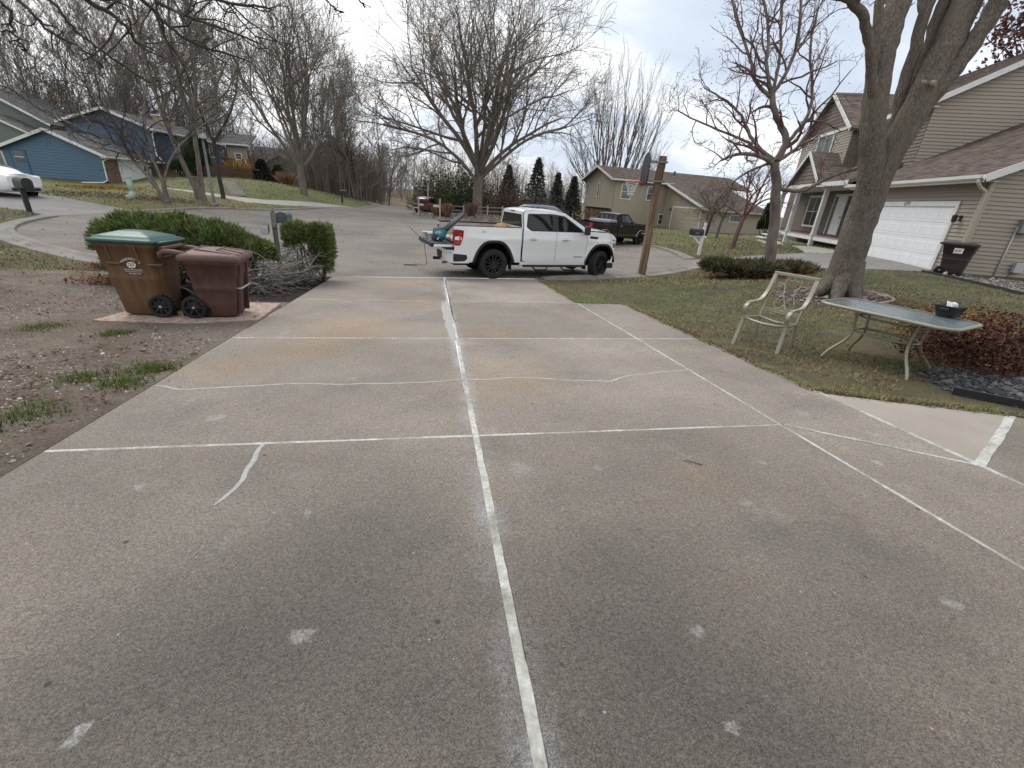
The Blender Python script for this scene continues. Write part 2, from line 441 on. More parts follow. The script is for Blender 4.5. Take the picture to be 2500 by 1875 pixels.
SROCK = [(5.95, 3.72), (6.5, 3.1), (7.4, 2.35), (8.6, 2.3), (8.6, 4.2), (7.2, 4.6), (6.3, 4.4)]
DRIVEHOLE = [(DX0, -4), (DX0, 12.96), (3.22, 13.54), (3.22, 9.42), (4.1, 9.42), (4.33, 9.25), (4.33, 3.9), (8.0, 2.2), (8.0, -4)]

REGIONS = [('street', STREET), ('neighbour_driveway', NDRIVE), ('blue_house_driveway', BDRIVE), ('garage_driveway', RDRIVE), ('porch_walk', RWALK),
           ('hedge_mulch', MULCH), ('island_bed', ISLAND), ('juniper_bed', BEDG), ('maple_bed', BEDH), ('foundation_bed', RROCK), ('stone_bed', SROCK), ('driveway_hole', DRIVEHOLE), ('gravel_bed', GRAVEL)]
def inside(P, poly):
    x, y = P[:, 0], P[:, 1]; q = np.asarray(poly, float); r = np.zeros(len(P), bool); j = len(q) - 1
    for i in range(len(q)):
        xi, yi, xj, yj = q[i, 0], q[i, 1], q[j, 0], q[j, 1]
        if yi != yj:
            r ^= ((yi > y) != (yj > y)) & (x < (xj - xi) * (y - yi) / (yj - yi) + xi)
        j = i
    return r
def densify(poly, closed=True):
    out = []; q = [np.asarray(p[:2], float) for p in poly]
    n = len(q) if closed else len(q) - 1
    for i in range(n):
        a, b = q[i], q[(i + 1) % len(q)]; d = np.linalg.norm(b - a)
        rr = np.hypot(*((a + b) / 2)); step = 0.5 if rr < 20 else (1.2 if rr < 60 else 4)
        k = max(1, int(round(d / step)))
        out += [a + (b - a) * t / k for t in range(k)]
    if not closed:
        out.append(q[-1])
    return np.array(out)
def smooth_line(pts, it=2):
    P = np.asarray(pts, float)
    for _ in range(it):
        Q = [P[0]]
        for a, b in zip(P[:-1], P[1:]):
            Q += [a * .75 + b * .25, a * .25 + b * .75]
        P = np.array(Q + [P[-1]])
    return P
def build_ground():
    pts = []; edges = []
    for nm, poly in REGIONS:
        q = densify(poly); s = len(pts)
        pts += [tuple(p) for p in q]; edges += [(s + i, s + (i + 1) % len(q)) for i in range(len(q))]
    for r0, r1, st in [(0, 14, .55), (14, 45, 1.3), (45, 110, 4.0), (110, 400, 16), (400, 1500, 120)]:
        g = np.arange(-r1, r1 + st, st)
        X, Y = np.meshgrid(g, g); X = X.ravel() + RNG.uniform(-.2, .2, X.size) * st; Y = Y.ravel() + RNG.uniform(-.2, .2, Y.size) * st
        r = np.hypot(X, Y); k = (r >= r0) & (r < r1)
        if r0 >= 45:
            k &= (Y > -0.4 * r1 - 40)
        pts += list(zip(X[k], Y[k]))
    V, E_, F, *_ = delaunay_2d_cdt([Vector(p) for p in pts], edges, [], 0, 1e-4)
    V = np.array([tuple(v) for v in V]); F = np.array([f for f in F if len(f) == 3])
    C = V[F].mean(1)
    z = Z(V[:, 0], V[:, 1]); far = np.hypot(V[:, 0], V[:, 1]) > 300
    z[far] = np.minimum(z[far], -1.0)
    V3 = np.c_[V, z]
    reg = np.full(len(F), -1)
    for i, (nm, poly) in enumerate(REGIONS):
        reg[(reg < 0) & inside(C, poly)] = i
    ms = dict(street=M_ASPH, neighbour_driveway=M_DRIVE2, blue_house_driveway=M_WALK, garage_driveway=M_DRIVE2, porch_walk=M_WALK, hedge_mulch=M_MULCH, island_bed=M_CHIPS, juniper_bed=M_REDMULCH,
              maple_bed=M_STONES, foundation_bed=M_STONES, stone_bed=M_STONES, gravel_bed=M_GRAVEL)
    def emit(name, tris, material):
        u, inv = np.unique(tris, return_inverse=True)
        mb = MB(); mb.add(V3[u], inv.reshape(-1, 3), smooth=True)
        return mb.build(name, material, kind='structure')
    for i, (nm, poly) in enumerate(REGIONS):
        if nm == 'driveway_hole' or not (reg == i).any():
            continue
        emit(nm, F[reg == i], ms[nm])
    rest = F[reg < 0]; c = V[rest].mean(1)
    leafy = (c[:, 1] > 72) | (np.hypot(*c.T) > 95)
    hill = (~leafy) & ((c[:, 0] < -9) & (c[:, 1] > 22) | (c[:, 1] > 26))
    emit('forest_floor', rest[leafy], M_LEAFY)
    emit('hill_lawn', rest[hill], M_HILL)
    emit('lawn', rest[~leafy & ~hill], M_LAWN)
build_ground()

# kerbs: a swept rolled profile on the street's edge, each unbroken run one object
def kerb(name, line, side=1):
    P = smooth_line(line, 2); n = len(P)
    T = np.gradient(P, axis=0); T /= np.linalg.norm(T, axis=1)[:, None]
    Nn = np.c_[-T[:, 1], T[:, 0]] * side
    prof = [(-0.25, -0.02), (-0.24, 0.012), (0.0, 0.02), (0.08, 0.04), (0.16, 0.085), (0.27, 0.095), (0.31, 0.085), (0.33, -0.06)]
    G = np.zeros((n, len(prof), 3))
    ee = np.minimum(np.arange(n), np.arange(n)[::-1]); tp = np.clip(ee / 4, .12, 1)
    for j, (d, h) in enumerate(prof):
        h = np.where(h > .03, .02 + (h - .02) * tp, h); q = P + Nn * d
        G[:, j, :2] = q; G[:, j, 2] = Z(q[:, 0], q[:, 1]) + h
    o = MB().grid(G, smooth=False, flip=side > 0).build(name, M_KERB, kind='structure')
    return o
kerb('kerb', STREET[1:11], -1) if False else kerb('kerb', [(-2.95, 12.95)] + STREET[1:11], -1)
kerb('kerb', [(-14.35, 25.9), (-13.4, 27.6), (-11.49, 32.54), (-10.0, 38.4), (-9.1, 42.6)], -1)
kerb('kerb', [(-7.7, 50.2), (-6.5, 60), (-8.6, 66), (-18, 71.5)], -1)
kerb('kerb', [(-1.0, 63.0), (-1.95, 56), (-2.04, 48.64), (-0.19, 44.4), (1.85, 39.3), (7, 34.4), (9.4, 32.4)], -1)
kerb('kerb', [(12.0, 29.9), (12.8, 28), (13.15, 25.2), (12.85, 22.9), (12.45, 21.2), (12.15, 19.9)], -1)
kerb('kerb', [(11.1, 17.6), (9.25, 16.2), (6.9, 14.6), (5.0, 13.8), (3.4, 13.56)], -1)

# ------------------------------------------------------------------ own driveway: poured slabs with sealed joints
def concrete_mat():
    m = bpy.data.materials.new('driveway_concrete'); m.use_nodes = True
    t = m.node_tree; b = t.nodes['Principled BSDF']
    b.inputs['Roughness'].default_value = 0.88; b.inputs['Specular IOR Level'].default_value = 0.3
    tcn = N(t, 'ShaderNodeTexCoord'); src = tcn.outputs['Object']
    def noise(sc, d=5.0, r=0.6):
        n = N(t, 'ShaderNodeTexNoise', Scale=sc, Detail=d, Roughness=r); L(t, src, n.inputs['Vector']); return n.outputs['Fac']
    def ramp(f, a, b_, ca, cb):
        r = N(t, 'ShaderNodeValToRGB'); r.color_ramp.elements[0].position = a; r.color_ramp.elements[1].position = b_
        r.color_ramp.elements[0].color = (*ca, 1); r.color_ramp.elements[1].color = (*cb, 1); L(t, f, r.inputs[0]); return r.outputs[0]
    def mixc(f, a, bcol, mode='MIX', fac=None):
        mx = N(t, 'ShaderNodeMix', data_type='RGBA', blend_type=mode)
        if f is None: mx.inputs[0].default_value = fac
        else: L(t, f, mx.inputs[0])
        L(t, a, mx.inputs[6])
        if isinstance(bcol, tuple): mx.inputs[7].default_value = (*bcol, 1)
        else: L(t, bcol, mx.inputs[7])
        return mx.outputs[2]
    def rng(f, a, b_, c=0.0, d=1.0):
        r = N(t, 'ShaderNodeMapRange'); r.inputs['From Min'].default_value = a; r.inputs['From Max'].default_value = b_
        r.inputs['To Min'].default_value = c; r.inputs['To Max'].default_value = d; L(t, f, r.inputs['Value']); return r.outputs[0]
    base = ramp(noise(0.55, 6, .62), .3, .7, (.212, .185, .16), (.322, .281, .239))
    # grime worn into the standing area: old tyre and foot traffic, blotchy
    base = mixc(rng(noise(0.9, 7, .66), .5, .7, 0, .5), base, (.16, .146, .134))
    base = mixc(rng(noise(2.3, 6, .7), .5, .7, 0, .3), base, (.26, .2, .155))
    # rust and leaf-tannin stains
    base = mixc(rng(noise(0.42, 7, .72), .56, .72, 0, .3), base, (.30, .205, .125))
    # pale lime bloom
    base = mixc(rng(noise(1.7, 5, .7), .62, .74, 0, .35), base, (.45, .44, .44))
    # dried splashes of sealant and the pale residue beside the long joint
    wn = N(t, 'ShaderNodeTexNoise', Scale=9.0, Detail=5.0, Roughness=.7); L(t, src, wn.inputs['Vector'])
    wv = N(t, 'ShaderNodeVectorMath', operation='MULTIPLY_ADD'); wv.inputs[1].default_value = (.17, .17, 0); L(t, wn.outputs['Color'], wv.inputs[0]); L(t, src, wv.inputs[2])
    acc = None
    for px, py, r_, k_ in [(190, 1795, .045, .8), (733, 1556, .07, .55), (343, 1188, .06, .5), (758, 1254, .055, .4), (1697, 1538, .05, .5), (1795, 1780, .03, .7), (2325, 1480, .07, .5), (1460, 1145, .06, .3), (1270, 1145, .14, .3), (1858, 1132, .05, .5), (2143, 1132, .06, .4), (1822, 1230, .05, .4), (530, 1018, .1, .4), (1960, 1010, .12, .25)]:
        c_ = gp(px, py); ds = N(t, 'ShaderNodeVectorMath', operation='DISTANCE'); ds.inputs[1].default_value = (c_[0] + .085, c_[1] + .085, c_[2]); L(t, wv.outputs[0], ds.inputs[0])
        f_ = rng(ds.outputs['Value'], r_ * .45, r_ * .8, k_ * .85, 0)
        if acc is None: acc = f_
        else:
            mxn = N(t, 'ShaderNodeMath', operation='MAXIMUM'); L(t, acc, mxn.inputs[0]); L(t, f_, mxn.inputs[1]); acc = mxn.outputs[0]
    wv2 = N(t, 'ShaderNodeVectorMath', operation='MULTIPLY_ADD'); wv2.inputs[1].default_value = (.9, .9, 0); L(t, N(t, 'ShaderNodeTexNoise', Scale=1.4, Detail=6.0, Roughness=.7).outputs['Color'], wv2.inputs[0]); L(t, src, wv2.inputs[2])
    wv2.inputs[0].links[0].from_node.inputs['Vector'].default_value = (0, 0, 0); L(t, src, wv2.inputs[0].links[0].from_node.inputs['Vector'])
    for px, py, r_, k_ in [(985, 690, .75, .55), (860, 800, 1.1, .5), (760, 850, .9, .4), (1190, 810, .6, .4), (1250, 930, .9, .3), (560, 900, .7, .35), (1020, 740, .5, .5), (1700, 1170, .5, .25)]:
        c_ = gp(px, py); ds = N(t, 'ShaderNodeVectorMath', operation='DISTANCE'); ds.inputs[1].default_value = (c_[0] + .45, c_[1] + .45, c_[2]); L(t, wv2.outputs[0], ds.inputs[0])
        base = mixc(rng(ds.outputs['Value'], r_ * .1, r_, k_, 0), base, (.33, .225, .125))
    # broad soft-edged dark patches on the concrete nearest the garage
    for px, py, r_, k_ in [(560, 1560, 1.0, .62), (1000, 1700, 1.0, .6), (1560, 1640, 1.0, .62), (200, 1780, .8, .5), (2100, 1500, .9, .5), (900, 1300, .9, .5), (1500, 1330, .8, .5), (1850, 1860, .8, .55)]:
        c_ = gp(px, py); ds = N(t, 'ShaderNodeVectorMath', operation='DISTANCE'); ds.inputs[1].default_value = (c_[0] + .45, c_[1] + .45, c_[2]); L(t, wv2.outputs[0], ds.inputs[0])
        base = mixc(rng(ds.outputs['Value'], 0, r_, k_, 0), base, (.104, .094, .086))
    base = mixc(acc, base, (.44, .43, .42))
    sx_ = N(t, 'ShaderNodeSeparateXYZ'); L(t, wv.outputs[0], sx_.inputs[0])
    ab = N(t, 'ShaderNodeMath', operation='SUBTRACT'); ab.inputs[1].default_value = .42; L(t, sx_.outputs[0], ab.inputs[0])
    ab2 = N(t, 'ShaderNodeMath', operation='ABSOLUTE'); L(t, ab.outputs[0], ab2.inputs[0])
    ml = N(t, 'ShaderNodeMath', operation='MULTIPLY'); L(t, rng(ab2.outputs[0], .02, .13, .75, 0), ml.inputs[0]); L(t, rng(noise(1.3, 4, .6), .42, .62), ml.inputs[1])
    base = mixc(ml.outputs[0], base, (.40, .39, .40))
    # fine scratches left by tools
    sc_ = N(t, 'ShaderNodeMapping'); sc_.inputs['Scale'].default_value = (14, .9, 1); sc_.inputs['Rotation'].default_value = (0, 0, .25); L(t, src, sc_.inputs[0])
    sn = N(t, 'ShaderNodeTexNoise', Scale=3.0, Detail=3.0, Roughness=.6); L(t, sc_.outputs[0], sn.inputs['Vector'])
    sm_ = N(t, 'ShaderNodeMath', operation='MULTIPLY'); L(t, rng(sn.outputs['Fac'], .70, .74, 0, .5), sm_.inputs[0]); L(t, rng(noise(.8, 3, .5), .52, .62), sm_.inputs[1])
    base = mixc(sm_.outputs[0], base, (.38, .36, .34))
    # slab-to-slab difference
    oi = N(t, 'ShaderNodeObjectInfo'); base = mixc(None, base, rng(oi.outputs['Random'], 0, 1, .9, 1.08), 'MULTIPLY', 1.0)
    # exposed sand grains
    g = noise(170, 3, .75); g2 = noise(60, 4, .75)
    base = mixc(None, base, rng(g, .3, .7, .36, 1.64), 'MULTIPLY', 1.0)
    base = mixc(None, base, rng(g2, .3, .7, .64, 1.36), 'MULTIPLY', 1.0)
    # single pale pebbles and dark pits
    v = N(t, 'ShaderNodeTexVoronoi', Scale=11.0); L(t, src, v.inputs['Vector'])
    vs_ = N(t, 'ShaderNodeSeparateColor'); L(t, v.outputs['Color'], vs_.inputs[0]); pm2 = N(t, 'ShaderNodeMath', operation='MULTIPLY'); L(t, rng(v.outputs['Distance'], .045, .065, .8, 0), pm2.inputs[0]); L(t, rng(vs_.outputs[0], .78, .8), pm2.inputs[1])
    peb = pm2.outputs[0]
    base = mixc(peb, base, (.52, .49, .45))
    mp2 = N(t, 'ShaderNodeMapping'); mp2.inputs['Location'].default_value = (3.7, 1.9, 0); L(t, src, mp2.inputs[0])
    v2 = N(t, 'ShaderNodeTexVoronoi', Scale=3.1); L(t, mp2.outputs[0], v2.inputs['Vector'])
    base = mixc(rng(v2.outputs['Distance'], .035, .05, .8, 0), base, (.06, .055, .05))
    L(t, base, b.inputs['Base Color'])
    bp = N(t, 'ShaderNodeBump', Strength=1.0, Distance=0.004); L(t, g, bp.inputs['Height'])
    bp2 = N(t, 'ShaderNodeBump', Strength=1.0, Distance=0.006); L(t, g2, bp2.inputs['Height']); L(t, bp.outputs[0], bp2.inputs['Normal'])
    L(t, bp2.outputs[0], b.inputs['Normal'])
    return m
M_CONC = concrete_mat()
M_CONC2 = ground_mat('new_concrete', [(.33, .293, .25), (.39, .348, .30)], 1.2, 0.003, 120, rough=0.9, speck=0.12)
M_SEAL = mat('joint_sealant', (.50, .50, .455), .8, col2=(.33, .315, .27), scale=3.2, bump=.003, bscale=40, fine=(26, .3), lo=.40, hi=.54)
M_CRACK = mat('crack_sealant', (.44, .43, .42), .8, var=.25, scale=12, fine=(60, .12))
M_LIME = mat('lime_patch', (.46, .45, .45), .9, col2=(.28, .25, .23), scale=40, fine=(120, .25))
DRIVE = empty('driveway', kind='structure')
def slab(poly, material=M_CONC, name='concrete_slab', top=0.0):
    q = densify(poly); n = len(q)
    V, _, F, *_r = delaunay_2d_cdt([Vector(p) for p in q], [(i, (i + 1) % n) for i in range(n)], [], 1, 1e-5)
    V = np.array([tuple(v) for v in V]); z = drive_z(V[:, 0], V[:, 1]) + top
    mb = MB(); mb.add(np.c_[V, z], [tuple(f) for f in F])
    zb = drive_z(q[:, 0], q[:, 1]) + top
    side = np.concatenate([np.c_[q, zb], np.c_[q, zb - 0.12]])
    mb.add(side, [[(i + 1) % n, i, n + i, n + (i + 1) % n] for i in range(n)])
    return mb.build(name, material, DRIVE)
JY = [-2.2, 3.15, 6.30, 9.40]
g = 0.0165
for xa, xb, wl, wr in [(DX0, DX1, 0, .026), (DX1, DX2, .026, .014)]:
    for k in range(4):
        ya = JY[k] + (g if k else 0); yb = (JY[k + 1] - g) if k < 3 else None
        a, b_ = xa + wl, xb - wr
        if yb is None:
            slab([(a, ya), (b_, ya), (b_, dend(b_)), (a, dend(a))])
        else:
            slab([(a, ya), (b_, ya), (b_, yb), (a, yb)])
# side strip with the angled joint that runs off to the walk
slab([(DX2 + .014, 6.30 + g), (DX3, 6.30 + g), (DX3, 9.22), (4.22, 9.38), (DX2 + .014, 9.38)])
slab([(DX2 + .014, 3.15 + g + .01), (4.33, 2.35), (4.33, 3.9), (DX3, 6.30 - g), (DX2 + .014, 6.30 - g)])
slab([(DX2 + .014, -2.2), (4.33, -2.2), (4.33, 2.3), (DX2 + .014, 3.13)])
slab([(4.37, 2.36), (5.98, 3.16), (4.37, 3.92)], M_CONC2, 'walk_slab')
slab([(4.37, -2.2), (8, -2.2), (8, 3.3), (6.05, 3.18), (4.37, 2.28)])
def strip(name, line, w, material, top=0.004, wob=0.0, seed=0, closed=False):
    P = np.asarray(line, float)
    d = np.r_[0, np.cumsum(np.linalg.norm(np.diff(P, axis=0), axis=1))]
    k = max(2, int(d[-1] / 0.035)); s = np.linspace(0, d[-1], k)
    P = np.c_[np.interp(s, d, P[:, 0]), np.interp(s, d, P[:, 1])]
    T = np.gradient(P, axis=0); T /= np.linalg.norm(T, axis=1)[:, None]; Nn = np.c_[-T[:, 1], T[:, 0]]
    rg = np.random.default_rng(seed)
    def wv(a):
        return np.convolve(rg.normal(0, 1, k + 8), np.ones(9) / 9, 'valid')[:k] * a * 3
    ww = np.interp(s, d, w) if np.ndim(w) else np.full(k, w)
    P = P + Nn * wv(wob)[:, None]
    a = P + Nn * (ww / 2 + wv(wob * .25))[:, None]; b_ = P - Nn * (ww / 2 + wv(wob * .25))[:, None]; c_ = P
    G = np.zeros((k, 5, 3))
    for j, (q, h) in enumerate([(a * 1.0 + Nn * .004, -.006), (a, top), (c_, top + .0015), (b_, top), (b_ - Nn * .004, -.006)]):
        G[:, j, :2] = q; G[:, j, 2] = drive_z(q[:, 0], q[:, 1]) + h
    return MB().grid(G, smooth=False).build(name, material, DRIVE)
strip('joint_sealant', [(DX1 - .01, -2.2), (DX1, 3.15), (DX1 + .02, 6.3), (DX1 - .05, 9.4), (DX1 - .02, 13.2)], .05, M_SEAL, -.001, .003, 1)
strip('joint_sealant', [(DX2 + .06, -2.2), (DX2, 3.15), (DX2 + .02, 6.3), (DX2, 9.4)], .03, M_SEAL, -.001, .002, 2)
for k, (x0, x1, w) in enumerate([(DX0, DX1 - .03, .04), (DX1 + .03, DX2 - .02, .036)]):
    strip('joint_sealant', [(x0, 3.15), (x1, 3.15)], w * .85, M_SEAL, -.001, .002, 3 + k)
    strip('joint_sealant', [(x0, 6.30), (x1, 6.30)], .03, M_SEAL, -.001, .002, 6 + k)
    strip('joint_sealant', [(x0, 9.40), (x1, 9.40)], .03, M_SEAL, -.001, .002, 9 + k)
strip('joint_sealant', [(DX2 + .02, 6.3), (DX3, 6.3)], .03, M_SEAL, -.001, .002, 12)
strip('joint_sealant', [(DX2 + .02, 3.14), (4.33, 2.32)], .036, M_SEAL, .005, .003, 13)
strip('joint_sealant', [(4.35, -2.2), (4.35, 3.92)], .04, M_SEAL, .006, .003, 14)
strip('joint_sealant', [(4.37, 2.32), (6.02, 3.17)], .07, M_SEAL, .005, .004, 15)
strip('crack_sealant', [p[:2] for p in gps([(380, 942), (408, 944), (440, 952), (475, 950), (560, 945), (700, 938), (850, 938), (1000, 936), (1060, 932), (1130, 928), (1250, 922), (1330, 925), (1420, 930), (1490, 930), (1540, 918), (1600, 911), (1684, 904)])], .025, M_CRACK, .0025, .009, 16)
strip('crack_sealant', [p[:2] for p in gps([(648, 1082), (632, 1105), (622, 1125), (600, 1150), (585, 1180), (560, 1205), (525, 1236)])], [.034, .034, .04, .034, .03, .03, .012], M_CRACK, .003, .006, 17)
strip('lime_patch', [(DX1 - .1, 9.2), (DX1 - .09, 8.4), (DX1 - .07, 7.4), (DX1 - .05, 6.5), (DX1 - .03, 5.9)], [.16, .17, .13, .11, .02], M_LIME, .0025, .012, 18)
# ------------------------------------------------------------------ houses
M_WHITE = mat('white_trim', (.72, .72, .70), .6, var=.12, scale=3)
M_WHITED = mat('white_door', (.80, .82, .83), .5, var=.06, scale=1.5)
M_GLASS = mat('window_glass', (.035, .042, .045), .06, spec=.9)
M_GLASSL = mat('curtained_glass', (.14, .155, .155), .12, spec=.9, var=.5, scale=2.5)
M_SID_TAN = mat('tan_siding', (.335, .288, .235), .65, var=.1, scale=2.2)
M_SID_BEIGE = mat('beige_siding', (.36, .31, .24), .65, var=.1, scale=1.5)
M_SID_BLUE = mat('blue_siding', (.072, .15, .225), .6, var=.14, scale=1.8)
M_SID_DBLUE = mat('deep_blue_siding', (.058, .105, .165), .6, var=.14, scale=1.8)
M_SID_GREEN = mat('green_siding', (.15, .18, .155), .65, var=.1, scale=1.5)
M_SHAKE = mat('brown_shake', (.19, .155, .13), .8, var=.25, scale=4)
M_TRIM_TAN = mat('tan_trim', (.40, .35, .28), .6, var=.08, scale=3)
M_GUT_WH = mat('white_gutter', (.68, .68, .64), .5, var=.1, scale=2)
M_GUT_TAN = mat('tan_gutter', (.46, .40, .32), .5, var=.1, scale=2)
M_WALLDK = mat('wall_core', (.12, .11, .1), .9)
M_FOUND = mat('foundation_block', (.26, .235, .2), .95, var=.2, scale=3)
M_BRICKB = mat('house_brick', (.25, .165, .12), .9, var=.3, scale=6)
M_MORTAR = mat('mortar', (.34, .31, .28), .95, var=.1, scale=8)
M_DECK = mat('deck_timber', (.27, .12, .055), .75, var=.3, scale=5, stretch=(1, 1, 6))
M_BLACK = mat('black_iron', (.016, .016, .017), .5)
M_SHINGLE = vcol_mat('shingle_tint', .92, .2)
def tabs(mb, e0, e1, top, exposure, tab, cols, rg, th=.012):
    """shingle tabs over the parallelogram e0-e1 (eave) to top (above e0)"""
    e0, e1, top = (np.asarray(q, float) for q in (e0, e1, top))
    U = e1 - e0; Vv = top - e0; lu, lv = np.linalg.norm(U), np.linalg.norm(Vv); u, v = U / lu, Vv / lv
    n = np.cross(u, v); n = n if n[2] > 0 else -n
    rows = max(1, int(round(lv / exposure))); ex = lv / rows; Vs = []; cl = []
    for r_ in range(rows):
        k = max(1, int(round(lu / tab))); off = rg.uniform(0, 1)
        b = np.clip((np.arange(k + 2) - off) * (lu / k), 0, lu); a0, a1 = b[:-1], b[1:]; ok = a1 - a0 > .01; a0, a1 = a0[ok] + .002, a1[ok] - .002
        t = th * rg.uniform(.6, 1.5, len(a0))[:, None]
        A = e0 + u * a0[:, None] + v * (r_ * ex); B = e0 + u * a1[:, None] + v * (r_ * ex)
        C = e0 + u * a1[:, None] + v * ((r_ + 1) * ex + .01); D = e0 + u * a0[:, None] + v * ((r_ + 1) * ex + .01)
        Vs.append(np.stack([A, B, A + n * t, B + n * t, C + n * .002, D + n * .002], 1).reshape(-1, 3))
        c = np.array(cols)[rg.integers(0, len(cols), len(a0))] * rg.uniform(.78, 1.2, len(a0))[:, None]
        cl.append(np.repeat(c, 6, 0))
    Vs = np.concatenate(Vs); m = len(Vs) // 6; i = np.arange(m)[:, None] * 6
    F = np.concatenate([i + np.array([0, 1, 3, 2]), i + np.array([2, 3, 4, 5])])
    if np.dot(np.cross(u, v), n) < 0: F = F[:, ::-1]
    mb.add(Vs, F, np.concatenate(cl))
class House:
    def __init__(self, name, loc, rz, label, cat='house', seed=0):
        self.o = empty(name, loc, rz, label, cat); self.rg = np.random.default_rng(seed); self.unit = None
    def P(self, o, d, t, z, out=0.0):
        d = np.asarray(d, float); n = np.array([d[1], -d[0]])
        q = np.asarray(o, float)[:2] + d[:2] * t + n * out
        return (q[0], q[1], z)
    def M(self, d):
        d = np.asarray(d, float)[:2]; return np.array([[d[0], 0, d[1]], [d[1], 0, -d[0]], [0, 1, 0]], float)
    def wall(self, o, d, poly, material=M_WALLDK, th=.12, out=0.0, name='wall', parent=None):
        """poly in (along, height), outside is to the right of d"""
        mb = MB(); q = self.P(o, d, 0, 0, out - th); mb.prism(poly, th, self.M(d), q)
        return mb.build(name, material, parent or self.o)
    def brd(self, o, d, t0, t1, z, h, proud, material, name, tilt=True):
        """one lap board: thin at the top, proud at its lower edge"""
        if self.unit is None:
            v = np.array([[0, 0, 0], [1, 0, 0], [1, .15, 1], [0, .15, 1], [0, 1, 0], [1, 1, 0]], float)  # x along, y proud, z up
            mb = MB(); mb.add(v, [[0, 3, 2, 1], [4, 5, 2, 3], [0, 1, 5, 4], [0, 4, 3], [1, 2, 5]]); self.unit = mb.mesh('siding_board')
            self.unit.materials.append(None)
        ob = bpy.data.objects.new(name, self.unit); COL.objects.link(ob); ob.parent = self.o
        dd = np.asarray(d, float)[:2]; q = self.P(o, d, t0, z)
        ob.matrix_local = Matrix(((dd[0] * (t1 - t0), dd[1] * proud, 0, q[0]), (dd[1] * (t1 - t0), -dd[0] * proud, 0, q[1]), (0, 0, h, q[2]), (0, 0, 0, 1)))
        ob.material_slots[0].link = 'OBJECT'; ob.material_slots[0].material = material
        return ob
    def siding(self, o, d, t0, t1, z0, ztop, h, material, holes=(), single=True, proud=.03, tlim=None, name='siding_board'):
        """lap boards between t0 and t1 up to ztop(t) or a constant; holes are (ta, tb, za, zb)"""
        mb = MB(); z = z0; top = ztop if callable(ztop) else None; zmax = ztop if not top else max(top(t) for t in np.linspace(t0, t1, 41))
        while z < zmax - .01:
            hh = min(h, zmax - z); a, b = t0, t1
            if top:
                ts = np.linspace(t0, t1, 161); ok = ts[[top(t) >= z + hh * .55 for t in ts]]
                if not len(ok): break
                a, b = ok[0], ok[-1]
            segs = [(a, b)]
            for (ta, tb, za, zb) in holes:
                if z + hh * .5 > za and z + hh * .5 < zb:
                    segs = [s for q in segs for s in ((q[0], min(q[1], ta)), (max(q[0], tb), q[1])) if s[1] - s[0] > .03]
            for (sa, sb) in segs:
                if single:
                    self.brd(o, d, sa, sb, z, hh, proud, material, name)
                else:
                    A = [self.P(o, d, sa, z, proud), self.P(o, d, sb, z, proud), self.P(o, d, sb, z + hh, .003), self.P(o, d, sa, z + hh, .003), self.P(o, d, sa, z, 0), self.P(o, d, sb, z, 0)]
                    mb.add(A, [[0, 1, 2, 3], [4, 5, 1, 0]])
            z += hh
        if not single:
            mb.build('siding', material, self.o, kind='stuff')
    def window(self, o, d, t0, t1, z0, z1_, cols=2, rows=1, frame=.09, glass=M_GLASS, trim=M_WHITE, out=.03, mun=.035, name='window', curtain=None):
        w, h = t1 - t0, z1_ - z0; mb = MB(); q = self.P(o, d, t0, z0, out); M = self.M(d)
        for (a, b, c, e) in [(-frame, w + frame, -frame, 0), (-frame, w + frame, h, h + frame), (-frame, 0, 0, h), (w, w + frame, 0, h)]:
            mb.prism([(a, c), (b, c), (b, e), (a, e)], .05, M, q)
        f = mb.build(name, trim, self.o)
        mb2 = MB()
        for i in range(1, cols):
            x = w * i / cols; mb2.prism([(x - mun / 2, 0), (x + mun / 2, 0), (x + mun / 2, h), (x - mun / 2, h)], .03, M, q)
        for i in range(1, rows):
            y = h * i / rows; mb2.prism([(0, y - mun / 2), (w, y - mun / 2), (w, y + mun / 2), (0, y + mun / 2)], .034, M, q)
        if cols * rows > 1:
            mb2.build('mullion', trim, f)
        for i in range(cols):
            for j in range(rows):
                p = MB(); p.prism([(w * i / cols, h * j / rows), (w * (i + 1) / cols, h * j / rows), (w * (i + 1) / cols, h * (j + 1) / rows), (w * i / cols, h * (j + 1) / rows)], .012, M, self.P(o, d, t0, z0, out - .002 + .001 * ((i + j) % 2)))
                p.build('pane', (curtain if curtain and j == rows - 1 else glass), f)
        return f
    def bar(self, name, a, b, w, h, material, up=(0, 0, 1), bevel=0.0, parent=None):
        return MB().bar(a, b, w, h, up).build(name, material, parent or self.o, bevel)
    def pipe(self, name, pts, r, material, sides=10):
        return MB().tube(pts, r, sides).build(name, material, self.o)
    def roof(self, e0, e1, t0, cols, exposure=.15, tab=.3, th=.14):
        """one slope: eave e0-e1, ridge above e0 at t0"""
        e0, e1, t0 = (np.asarray(q, float) for q in (e0, e1, t0)); t1 = t0 + (e1 - e0)
        n = np.cross(e1 - e0, t0 - e0); n /= np.linalg.norm(n); n = n if n[2] > 0 else -n
        mb = MB(); lo = [e0 - n * th, e1 - n * th, t1 - n * th, t0 - n * th]; hi = [e0, e1, t1, t0]
        mb.add(np.array(lo + hi), [[3, 2, 1, 0], [4, 5, 6, 7], [0, 1, 5, 4], [1, 2, 6, 5], [2, 3, 7, 6], [3, 0, 4, 7]])
        r_ = mb.build('roof', M_WALLDK, self.o)
        ms = MB(); tabs(ms, e0 + n * .003, e1 + n * .003, t0 + n * .003, exposure, tab, cols, self.rg); ms.build('shingles', M_SHINGLE, r_, kind='stuff')
        return r_
